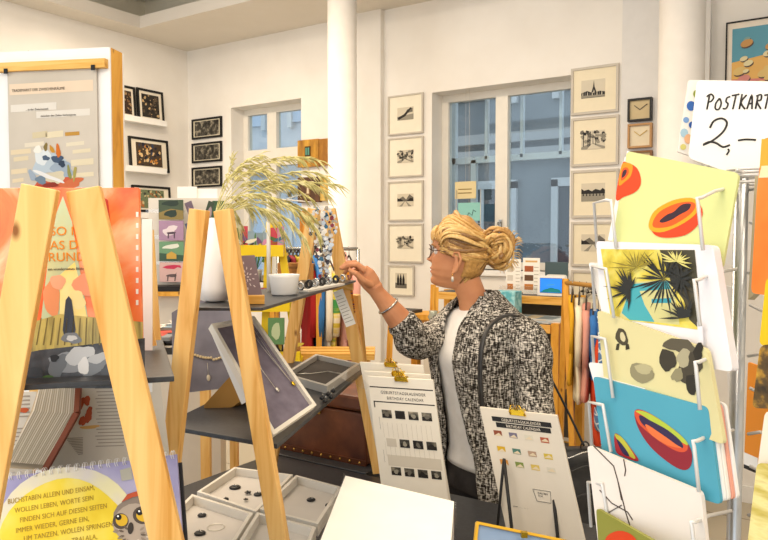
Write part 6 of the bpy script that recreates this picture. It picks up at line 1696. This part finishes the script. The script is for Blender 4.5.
m = MB(); m.box((-.10, -.08, 0), (.05, .06, .018), M_('#4a4644', .6)); o = m.build('dark_book'); o.location = (p_.x - .02, p_.y, zs + .001); tag(o, 'dark flat book lying on top of the step stool', 'book')
# silvery knick-knacks next to it
p_ = unit(437, 3.95); zk = 1.14
t_ = thing('pedestal', 'narrow pale pedestal behind the woman\'s chin with shiny knick-knacks on it', 'stand', loc=(p_.x + .07, p_.y + .05, 0)); MB().box((-.12, -.11, 0), (.12, .11, zk), M_('#dcd4c4', .6)).build('column', t_, bevel=.004)
rnd = random.Random(2)
for i in range(9):
    m = MB(); r_ = rnd.uniform(.018, .032); m.lathe((0, 0, 0), [(r_ * .6, 0), (r_, r_ * .8), (r_ * .7, r_ * 1.5), (r_ * .8, r_ * 1.9)], M_(['#b5b8a8', '#8f9488', '#d9d6c8', '#5f9ab4'][i % 4], .25, .3), 14)
    o = m.build('small_pot'); o.location = (p_.x + .07 - .08 + .08 * (i % 3), p_.y + .05 - .07 + .07 * (i // 3), zk + .001); tag(o, 'small shiny pot, %s of the %s row on the pedestal behind the woman\'s chin' % (['left', 'middle', 'right'][i % 3], ['front', 'centre', 'rear'][i // 3]), 'pot', 'small pots on the pedestal')
# beige card and turquoise card hanging on strings at the window
for i, (x0, y0, x1, y1, cc, lab) in enumerate(((455, 182, 476, 199, '#dccb9c', 'beige lettered card hanging before the left pane of the tall window'), (458, 203, 480, 221, '#8fc9c2', 'turquoise card in a wire clip before the left pane, just above the woman\'s hair'))):
    a, b_, c_ = onY(x0, y0, BY + .05), onY(x1, y0, BY + .05), onY(x0, y1, BY + .05); r = thing('window_card', lab, 'card', Matrix.Translation(((a.x + b_.x) / 2, BY + .05, c_.z))); w_ = b_.x - a.x; h_ = a.z - c_.z
    MB().box((-w_ / 2, 0, 0), (w_ / 2, .004, h_), M_(cc, .6)).build('card_sheet', r)
    if i == 0: txt('OPEN\n  ART', -w_ * .36, h_ * .58, .045, M_('#8a7440', .6), r, -.0006, name='lettering') if False else [MB().box((-w_ * .35, -.0006, h_ * (.3 + .22 * k)), (w_ * .3, -.0001, h_ * (.36 + .22 * k)), M_('#8a7440', .6)).build('text_line', r) for k in range(2)]
    else:
        m = MB(); m.tube([(-w_ * .1, -.001, h_ * .2), (0, -.001, h_ * .45), (w_ * .15, -.001, h_ * .3), (w_ * .2, -.001, h_ * .6), (w_ * .32, -.001, h_ * .5)], .003, M_('#2e4a50', .5), 5); m.build('drawing', r)
        m = MB()
        for s_ in (-1, 1): m.tube([(s_ * (w_ / 2 + .01), -.01, -.3), (s_ * (w_ / 2 + .01), -.01, h_ + .1)], .003, M_('#cfcac0', .4, .5), 6)
        m.tube([(-w_ / 2 - .01, -.01, -.02), (w_ / 2 + .01, -.01, -.02)], .003, M_('#cfcac0', .4, .5), 6); m.build('wire_clip', r)
    m = MB(); m.tube([(0, .002, h_), (0, .002, w2[3] - c_.z)], .001, M_('#cfcac0', .5), 4); m.build('string', r)



def garment(label, px, d, ztop, zbot, width, thick, colm, group, yaw=0.0, seed=0, cat='clothing', hangc=None, zrail=None, slv=True):
    """a garment on a hanger seen edge-on: shoulders slope, cloth folds"""
    p_ = unit(px, d); r = thing('hanging_garment', label, cat, Matrix.Translation((p_.x, p_.y, zbot)) @ Matrix.Rotation(yaw, 4, 'Z'), group=group)
    rnd = random.Random(seed); H_ = ztop - zbot; m = MB(); rs = []; ph = rnd.uniform(0, 6)
    for i in range(14):
        t = i / 13; w_ = width * (1.0 - .12 * t) * (1 if t < .88 else math.sqrt(max(.05, 1 - ((t - .88) / .13) ** 2))); row = []
        for j in range(24):
            a = 2 * PI * j / 24; fold = 1 + .22 * (1 - t) * math.sin(4 * a + ph) + .12 * math.sin(7 * a + ph * 2)
            row.append(V3((thick * .5 * fold * math.cos(a) + .006 * math.sin(6 * t + ph), w_ * .5 * math.sin(a), t * H_)))
        rs.append(row)
    m.rings(rs, colm); m.build('cloth', r)
    if slv:
        for s_ in (-1, 1):
            m = MB(); m.tube([(0, s_ * width * .40, H_ * .93), (.006, s_ * width * .50, H_ * .8), (.004, s_ * width * .53, H_ * .55), (0, s_ * width * .52, H_ * .38)], [thick * .42, thick * .45, thick * .4, thick * .36], colm, 10, .8); m.build('sleeve', r)
    m = MB(); zr = (zrail if zrail else ztop + .06) - zbot; m.tube([(0, -width * .36, H_ - .02), (0, 0, H_ + .03), (0, width * .36, H_ - .02)], .005, M_('#3a322c', .5), 6); m.tube([(0, 0, H_ + .03), (0, 0, zr - .012), (0, .012, zr + .003), (0, .0, zr + .014), (0, -.012, zr + .003)], .0022, CHROME, 5); m.build('hanger', r)
    return r


# right rail, behind the postcard rack
RG = 'clothes on the rail behind the postcard rack'
zr_ = 1.6 - (283 - 238) / FPX * 3.8
CHK = bpy.data.materials.new('blue_check'); CHK.use_nodes = True; N = CHK.node_tree.nodes; L = CHK.node_tree.links; bb_ = N['Principled BSDF']; ck = N.new('ShaderNodeTexBrick'); tc = N.new('ShaderNodeTexCoord'); mp = N.new('ShaderNodeMapping'); mp.inputs['Rotation'].default_value = (PI / 2, 0, .6)
ck.offset = 0; ck.inputs['Scale'].default_value = 1; ck.inputs['Brick Width'].default_value = .035; ck.inputs['Row Height'].default_value = .035; ck.inputs['Mortar Size'].default_value = .003; ck.inputs['Color1'].default_value = srgb('#5f86b4'); ck.inputs['Color2'].default_value = srgb('#5579a8'); ck.inputs['Mortar'].default_value = srgb('#d9e2ea')
L.new(tc.outputs['Object'], mp.inputs[0]); L.new(mp.outputs[0], ck.inputs['Vector']); L.new(ck.outputs['Color'], bb_.inputs['Base Color']); bb_.inputs['Roughness'].default_value = .9
for i, (px, zt0, zb0, cc, lab) in enumerate(((573, 1.30, .86, '#d9a52e', 'mustard yellow garment at the left end of the right rail'), (580, 1.29, .78, '#e6dcc0', 'cream garment beside the mustard one on the right rail'), (587, 1.27, .80, '#d99a8a', 'dusty pink garment on the right rail'),
                                             (594, 1.24, .92, '#3d72b4', 'plain blue garment on the right rail'), (599, 1.15, .60, '#cf4a2a', 'red-orange garment hanging lowest on the right rail'), (602, 1.22, .70, CHK, 'blue and white checked garment nearest the postcard rack'))):
    garment(lab, px, 3.75 - .05 * i, zt0, zb0, .40, .028 if i == 0 else .050, cc if not isinstance(cc, str) else ramp_mat('cloth_%s' % cc[1:], [(.3, cc), (.7, cc)], (1, 1, 1), 8, 3, .9, .1), RG, YAW - .29, i, zrail=zr_)
a, b_ = unit(566, 3.82), unit(640, 3.25)
cr = thing('clothes_rail', 'wooden clothes rail with garments behind the postcard rack', 'clothes rail', loc=(a.x, a.y, 0)); inv = cr.matrix_world.inverted()
m = MB(); m.tube([inv @ V3((a.x, a.y, zr_)), inv @ V3((b_.x, b_.y, zr_))], .012, M_('#b8873c', .5), 10); m.build('rail', cr)
for q in (a, b_):
    for s_ in (-1, 1): m = MB(); m.bar(inv @ V3((q.x, q.y, zr_ + .02)), inv @ (V3((q.x, q.y, 0)) + rel((.0 + .02, s_ * .2, 0))), .03, .02, YPINE, (1, 0, 0)); m.build('post', cr)

# centre clothes rail, seen under the upper board
CGp = 'clothes on the rail behind the ladder shelf'
zr2 = 1.6 - (249 - 238) / FPX * 4.15
for i, (px, zt0, zb0, cc, lab) in enumerate(((308, 1.46, .80, '#a32a2a', 'red garment behind the ladder shelf rings'), (315, 1.50, .78, '#3f78b8', 'blue garment beside the red one, behind the ladder shelf'), (323, 1.48, .76, '#e9e2d0', 'off-white garment between the blue and green ones behind the ladder shelf'), (330, 1.44, .82, '#5f9a50', 'green and yellow garment behind the ladder shelf'), (341, 1.52, .74, '#e8b0a4', 'pale pink garment next to the column, left of the raised hand'), (349, 1.47, .80, '#e3a898', 'second pale pink garment, right beside the far pine leg'))):
    garment(lab, px, 4.15, zt0, zb0, .36, .05, ramp_mat('cloth_%s' % cc[1:], [(.3, cc), (.7, cc)], (1, 1, 1), 8, 3, .9, .1) if i != 3 else ramp_mat('cloth_green_mix', [(.4, '#3f8a4a'), (.5, '#e0c84a'), (.6, '#e8e0c8')], (1, 1, 5), 4, 2, .9, .1), CGp, YAW + .25, i + 30, zrail=zr2)
for i in range(7):
    garment('%s blouse, %s of the seven bunched above the brown boxes' % (['near-black', 'blue', 'dark red', 'mustard', 'bottle green', 'black', 'dull purple'][i], ORD[i]), 284 + i * 3.6, 4.2 + .03 * (i % 2), 1.50, 1.34, .34, .04, M_(['#26262e', '#3a5a8a', '#8a2a34', '#c9b43a', '#2e5a4a', '#1e1e24', '#4a3a5a'][i], .8), 'dark blouses on the rail', YAW + .3, i + 60, zrail=zr2, slv=False)
a, b_ = unit(278, 4.2), unit(358, 4.15)
cr = thing('clothes_rail', 'metal clothes rail seen behind the ladder shelf, left of the round column', 'clothes rail', loc=(a.x, a.y, 0)); inv = cr.matrix_world.inverted()
m = MB(); m.tube([inv @ V3((a.x, a.y, zr2)), inv @ V3((b_.x, b_.y, zr2))], .010, CHROME, 10); m.build('rail', cr)
for q in (a, b_): m = MB(); m.tube([inv @ V3((q.x, q.y, 0)), inv @ V3((q.x, q.y, zr2))], .010, CHROME, 10); m.build('post', cr); 
for q in (a, b_): m = MB(); m.tube([inv @ (V3((q.x, q.y, .02)) + rel((0, -.22, 0))), inv @ (V3((q.x, q.y, .02)) + rel((0, .22, 0)))], .012, CHROME, 8); m.build('foot', cr)
# low wooden bench / platform on the floor behind
p0, p1 = unit(292, 3.75), unit(372, 3.6); c_ = (p0 + p1) / 2
bn = thing('wooden_bench', 'low pine bench in front of the hanging clothes behind the ladder shelf', 'bench', Matrix.Translation(c_) @ Matrix.Rotation(YAW, 4, 'Z')); LW = (p1 - p0).length / 2
zb_ = 1.6 - (350 - 238) / FPX * 3.7
for y_ in (-.09, .0, .09): MB().box((-LW, y_ - .035, zb_ - .03), (LW, y_ + .035, zb_), PINE_X).build('slat', bn)
for x_ in (-LW + .05, LW - .05):
    for y_ in (-.09, .09): MB().box((x_ - .025, y_ - .02, 0), (x_ + .025, y_ + .02, zb_ - .031), PINE).build('leg', bn)
MB().box((-LW + .076, -.015, .35), (LW - .076, .015, .40), PINE_X).build('stretcher', bn)

# brown boxes
for i, (px, py, w_, h_) in enumerate(((291, 284, .13, .12), (304, 283, .12, .11))):
    p_ = unit(px, 4.05); z_ = 1.6 - (py - 238) / FPX * 4.05; m = MB(); m.box((-w_ / 2, -.08, 0), (w_ / 2, .08, h_), M_('#a8743c', .7)); m.box((-w_ / 2 + .02, -.081, h_ * .75), (w_ / 2 - .02, -.0801, h_ * .85), M_('#7a5228', .7))
    o = m.build('kraft_box', bevel=.003); o.matrix_world = Matrix.Translation((p_.x, p_.y, z_)) @ Matrix.Rotation(YAW, 4, 'Z'); tag(o, ['brown cardboard box under the dark blouses, the left one', 'brown cardboard box under the dark blouses, beside the far pine leg'][i], 'box')
p_ = unit(297, 4.05); z_ = 1.6 - (284.5 - 238) / FPX * 4.05
m = MB(); m.box((-.15, -.1, z_ - .03), (.15, .1, z_ - .001), YPINE); 
for s_ in (-1, 1):
    for k in (-1, 1): m.box((s_ * .13 - .015, k * .08 - .015, 0), (s_ * .13 + .015, k * .08 + .015, z_ - .03), YPINE)
bt = thing('small_table', 'small honey-coloured table carrying the two brown boxes', 'table', Matrix.Translation((p_.x, p_.y, 0)) @ Matrix.Rotation(YAW, 4, 'Z'))
MB().box((-.15, -.1, z_ - .03), (.15, .1, z_ - .001), YPINE).build('tabletop', bt)
for s_ in (-1, 1):
    for k in (-1, 1): MB().box((s_ * .13 - .015, k * .08 - .015, 0), (s_ * .13 + .015, k * .08 + .015, z_ - .031), YPINE).build('leg', bt)

# yellow ladder shelf with colourful cards
YEL = M_('#efcf1c', .45); D_ = 3.5
ys = thing('yellow_shelf', 'bright yellow painted ladder shelf full of small colourful cards behind the grass', 'shelf', Matrix.Translation(unit(268, D_)) @ Matrix.Rotation(YAW, 4, 'Z')); inv = ys.matrix_world.inverted()
rows_ = [(245, 232, 284), (300, 236, 290), (352, 240, 300), (408, 236, 302)]
for (px0, py0, px1, py1) in ((278, 222, 304, 400), (270, 222, 262, 400)):
    a_ = inv @ P(px0, py0, D_); b2 = inv @ P(px1, py1, D_); b3 = a_ + (b2 - a_) * (a_.z / (a_.z - b2.z)); b3.z = 0.0
    m = MB(); m.bar(a_, b3, .035, .022, YEL, (1, 0, 0)); m.build('ladder_leg', ys)
for py, x0, x1 in rows_:
    a_, b2 = inv @ P(x0, py, D_ - .06), inv @ P(x1, py, D_ - .06); m = MB(); m.box((a_.x, -.085, a_.z - .055), (b2.x, -.065, a_.z), YEL); m.build('front_rail', ys)
    m = MB(); m.box((a_.x, -.064, a_.z - .055), (b2.x, .09, a_.z - .04), YEL); m.build('shelf_board', ys)
rnd = random.Random(17)
cl = ['#7a5a8a', '#c94a5a', '#3f6a8a', '#d9c04a', '#5a7a4a', '#e0dccf', '#2e2e34', '#a8743c', '#8aa0b0', '#c98ab0']
lb = ['the top yellow rail', 'the second yellow rail', 'the third yellow rail', 'the lowest yellow rail']
for k, (py, x0, x1) in enumerate(rows_):
    a_ = inv @ P(x0, py, D_ - .06); b2 = inv @ P(x1, py, D_ - .06); n_ = 7; pitch = (b2.x - a_.x) / n_
    for j in range(n_):
        m = MB(); hh = rnd.uniform(.09, .15); cw = pitch * .88; c1, c2_ = rnd.sample(cl, 2)
        m.box((-cw / 2, 0, 0), (cw / 2, .006, hh), M_(c1, .6)); m.sheet(blob(0, hh * .55, cw * .32, hh * .26, rnd.random() * 3, 10, .3, j), -.0005, M_(c2_, .6)); m.sheet(blob(cw * .1, hh * .4, cw * .16, hh * .12, rnd.random() * 3, 8, .3, j), -.0008, M_(rnd.choice(cl), .6))
        o = m.build('small_card'); o.matrix_world = ys.matrix_world @ Matrix.Translation((a_.x + pitch * (j + .5), -.045 + .02 * (j % 2), a_.z - .039)); tag(o, 'small %s card, %s from left behind %s' % (CN[c1], ORD[j] if j else 'first', lb[k]), 'card', 'cards behind ' + lb[k])
# green book facing out lower
mw, w_, h_ = fit((268, 344.5, 3.42), (284, 344.5, 3.42), (268, 318, 3.42)); r = thing('green_book', 'green book leaning low on the yellow shelf, seen under the upper black board', 'book', mw); MB().box((-w_ / 2, 0, 0), (w_ / 2, .02, h_), M_('#5f8a5a', .6)).build('cover', r); m = MB(); m.sheet(blob(0, h_ * .5, w_ * .3, h_ * .3, 0, 12, .2), -.001, M_('#b9c9a0', .6)); m.build('cover_picture', r)
# leafy plant behind the grass
pl = thing('potted_plant', 'small dark green leafy plant on the sill of the small window', 'plant', loc=onY(258, 252, BY - .0) + V3((0, -.0, 0))); rnd = random.Random(3)
pl.location = (onY(256, 240, BY + .05).x, BY + .05, w1[2] + .001)
MB().lathe((0, 0, 0), [(.04, 0), (.055, .10), (.06, .11), (.05, .11)], M_('#cfc7b8', .6), 20).build('pot', pl)
m = MB(); GL_ = M_('#4a7a3a', .5)
for i in range(26):
    a = rnd.uniform(0, 6.28); l = rnd.uniform(.08, .16); e = V3((math.cos(a) * l * .8, math.sin(a) * l * .35, .12 + rnd.uniform(.06, .3))); s0 = V3((0, 0, .10)); mid = s0.lerp(e, .6) + V3((0, 0, .03)); m.tube([s0, mid, e], [.002, .002, .001], GL_, 5); m.tube([mid, mid.lerp(e, .5) + V3((0, 0, .008)), e + (e - mid) * .5], [.002, .022, .002], GL_, 8, .15)
m.build('leaves', pl)

# ================================================================== CARD RACK AND BROCHURE TABLE, BACK LEFT
D_ = 4.2
o0 = unit(186, D_); cr_ = thing('card_display', 'white card display rack with zigzag pockets in the back left corner', 'rack', Matrix.Translation(o0) @ Matrix.Rotation(YAW, 4, 'Z')); inv = cr_.matrix_world.inverted()
a_ = inv @ P(148, 285, D_); b2 = inv @ P(226, 198, D_)
MB().box((a_.x, .02, a_.z), (b2.x, .04, b2.z), M_('#dcd6cc', .6)).build('back_panel', cr_)
m = MB(); m.box((a_.x - .02, -.12, a_.z - .03), (b2.x + .02, .05, a_.z), BLACK); m.build('tray', cr_)
m = MB(); m.box((a_.x - .02, -.14, a_.z - .055), (b2.x + .02, .05, a_.z - .031), YPINE); m.build('wooden_ledge', cr_)
MB().box((a_.x + .02, -.10, 0), (b2.x - .02, .04, a_.z - .056), M_('#ddd5c8', .7)).build('plinth', cr_)
for k in range(3):   # clear pockets
    z_ = a_.z + .12 + .15 * k
    m = MB(); m.box((a_.x, -.03, z_), (b2.x, -.028, z_ + .02), clearmat()); m.build('pocket_lip', cr_)
cols_ = [('#4a5a48', '#8a7a4a', '#2f3e38'), ('#a88aa8', '#e0d5dc', '#5a4a5a'), ('#6f9a78', '#c9a24a', '#3f5a4a'), ('#d9b5b0', '#c93a5a', '#6a5a5a')]
KN = ['dark green forest card, top left of the card display', 'mauve card with a small animal, second down in the card display', 'green card with a house, third down in the card display', 'pink card with a red fish, lowest in the card display']
for i in range(4):
    y0 = 200 + i * 20.8; a1 = inv @ P(159.5, y0, D_ - .04); b1 = inv @ P(184, y0 + 19.6, D_ - .04); m = MB(); c1, c2_, c3 = cols_[i]
    w_ = b1.x - a1.x; h_ = a1.z - b1.z
    r = thing('art_card', KN[i], 'card', cr_.matrix_world @ Matrix.Translation(((a1.x + b1.x) / 2, -.045, b1.z)), group='cards in the back left display')
    MB().box((-w_ / 2, 0, 0), (w_ / 2, .006, h_), M_(c1, .5)).build('card_sheet', r)
    m = MB()
    if i == 0: m.sheet([(-w_ * .5, 0), (w_ * .5, 0), (w_ * .5, h_ * .45), (0, h_ * .55), (-w_ * .5, h_ * .35)], -.0006, M_(c2_, .5)); m.sheet(blob(0, h_ * .3, w_ * .3, h_ * .16, 0, 12, .3), -.0009, M_(c3, .5)); m.sheet(blob(0, h_ * .82, w_ * .4, h_ * .12, 0, 12, .3), -.0009, M_(c3, .5))
    if i == 1: m.sheet(blob(-w_ * .05, h_ * .5, w_ * .32, h_ * .22, .2, 12, .4, 2), -.0006, M_(c2_, .5)); m.sheet(blob(0, h_ * .38, w_ * .2, h_ * .06, 0, 10, .3, 2), -.0009, M_(c3, .5)); m.sheet([(-w_ * .15, h_ * .1), (-w_ * .1, h_ * .1), (-w_ * .08, h_ * .4), (-w_ * .14, h_ * .4)], -.0009, M_(c3, .5)); m.sheet([(w_ * .1, h_ * .1), (w_ * .15, h_ * .1), (w_ * .16, h_ * .4), (w_ * .1, h_ * .4)], -.0009, M_(c3, .5))
    if i == 2: m.sheet([(-w_ * .5, 0), (w_ * .5, 0), (w_ * .5, h_ * .3), (-w_ * .5, h_ * .42)], -.0006, M_(c3, .5)); m.sheet([(-w_ * .2, h_ * .12), (w_ * .2, h_ * .12), (w_ * .2, h_ * .35), (0, h_ * .5), (-w_ * .2, h_ * .35)], -.0009, M_(c2_, .5)); m.sheet(blob(0, h_ * .75, w_ * .4, h_ * .1, .1, 12, .3), -.0009, M_('#dfe4d8', .5))
    if i == 3: m.sheet([(-w_ * .38, h_ * .75), (-w_ * .2, h_ * .68), (w_ * .1, h_ * .66), (w_ * .25, h_ * .76), (w_ * .4, h_ * .7), (w_ * .36, h_ * .85), (w_ * .1, h_ * .88), (-w_ * .2, h_ * .84)], -.0006, M_(c2_, .5)); m.sheet(blob(0, h_ * .33, w_ * .25, h_ * .07, 0, 12, .3), -.0009, M_(c3, .5)); m.sheet([(-w_ * .2, h_ * .05), (-w_ * .15, h_ * .05), (-w_ * .12, h_ * .33), (-w_ * .18, h_ * .33)], -.0009, M_(c3, .5)); m.sheet([(w_ * .1, h_ * .05), (w_ * .15, h_ * .05), (w_ * .2, h_ * .5), (w_ * .12, h_ * .33)], -.0009, M_(c3, .5))
    m.build('card_picture', r)
# the projecting zigzag pockets: cards folded like tents
for i in range(4):
    y0 = 201 + i * 20.5
    for s_, (x0, x1) in ((-1, (190, 201)), (1, (201, 212))):
        a1 = inv @ P(x0, y0, D_ - .05); b1 = inv @ P(x1, y0 + 23, D_ - .05); w_ = b1.x - a1.x; h_ = a1.z - b1.z
        r = thing('art_card', ['left', 'right'][s_ > 0] + '-leaning card of the ' + ['top', 'second', 'third', 'lowest'][i] + ' tent-shaped pair in the card display', 'card', cr_.matrix_world @ Matrix.Translation(((a1.x + b1.x) / 2, -.05, b1.z)) @ Matrix.Rotation(s_ * .32, 4, 'Y') @ Matrix.Rotation(s_ * .5, 4, 'Z'), group='cards in the back left display')
        MB().box((-w_ * .42, 0, 0), (w_ * .42, .004, h_), M_([['#7a6a7a', '#4a5a50'], ['#4f5a78', '#8a5a48'], ['#3f5a4a', '#6a7a70'], ['#5a6a60', '#7a4a44']][i][s_ > 0], .5)).build('card_sheet', r); m = MB(); m.sheet(blob(0, h_ * .55, w_ * .2, h_ * .2, .3, 10, .3, i), -.0006, M_(['#b0a0a8', '#8aa0b0', '#a0b8a0', '#c0a8a0'][i], .5)); m.build('card_picture', r)
for (x0, x1, cc, lab) in ((213, 225, '#3a5a40', 'dark green card at the top right of the card display'),):
    a1 = inv @ P(x0, 201, D_ - .04); b1 = inv @ P(x1, 222, D_ - .04); r = thing('art_card', lab, 'card', cr_.matrix_world @ Matrix.Translation(((a1.x + b1.x) / 2, -.045, b1.z)), group='cards in the back left display'); MB().box(((a1.x - b1.x) / 2, 0, 0), ((b1.x - a1.x) / 2, .006, a1.z - b1.z), M_(cc, .5)).build('card_sheet', r)
for (x0, y0, x1, y1, d, lab) in ((184, 191, 203, 202, 4.35, 'blank white card on top of the card display'), (204, 194, 224, 203, 4.4, 'white paper roll on top of the card display')):
    a1 = inv @ P(x0, y0, d); b1 = inv @ P(x1, y1, d); r = thing('blank_card', lab, 'card', cr_.matrix_world @ Matrix.Translation(((a1.x + b1.x) / 2, .03 if x0 < 190 else .045, a_.z * 0 + b2.z + .001))); MB().box(((a1.x - b1.x) / 2, -.005, 0), ((b1.x - a1.x) / 2, .0, a1.z - b1.z), WHITE).build('card_sheet', r)

# brochure table
p0 = unit(168, 3.15); zt2 = 1.12
bt = thing('brochure_table', 'dark-topped table covered in brochures behind the near pine leg', 'table', Matrix.Translation(unit(206, 3.45)) @ Matrix.Rotation(YAW, 4, 'Z'))
MB().box((-.42, -.32, zt2 - .03), (.10, .36, zt2), SHELF).build('tabletop', bt)
for s_ in (-.38, .06):
    for k in (-.28, .32): MB().box((s_ - .02, k - .02, 0), (s_ + .02, k + .02, zt2 - .031), PINE).build('leg', bt)
rnd = random.Random(31)
for i in range(34):
    w_, h_ = rnd.uniform(.05, .09), rnd.uniform(.07, .11); m = MB(); c1, c2_ = rnd.choice(['#e9e4da', '#cfc6b8', '#8a8f94', '#3a3c42', '#c9574a', '#b9a27a', '#dcd6cc', '#f0ece4']), rnd.choice(['#5a4a44', '#c94a3a', '#8aa0b0', '#d9c9a0', '#2e2e34'])
    m.box((-w_, -h_, 0), (w_, h_, .004 + .006 * (i % 3)), M_(c1, .5)); z1 = .0045 + .006 * (i % 3); m.add([(-w_ * .7, -h_ * .6, z1), (w_ * .5, -h_ * .6, z1), (w_ * .5, h_ * .4, z1), (-w_ * .7, h_ * .4, z1)], [(0, 1, 2, 3)], M_(c2_, .5))
    o = m.build('brochure'); o.matrix_world = bt.matrix_world @ Matrix.Translation((-.33 + .08 * (i % 6), -.22 + .10 * (i // 6), zt2 + .001 + .014 * ((i * 7) % 3))) @ Matrix.Rotation(rnd.uniform(-.6, .6), 4, 'Z'); tag(o, 'loose brochure, %s from left in the %s row on the crowded dark table' % (ORD[i % 6] if i % 6 else 'first', ['front', 'second', 'third', 'fourth', 'fifth', 'rear'][i // 6]), 'brochure', 'brochures on the dark table')
#@@NEXT@@
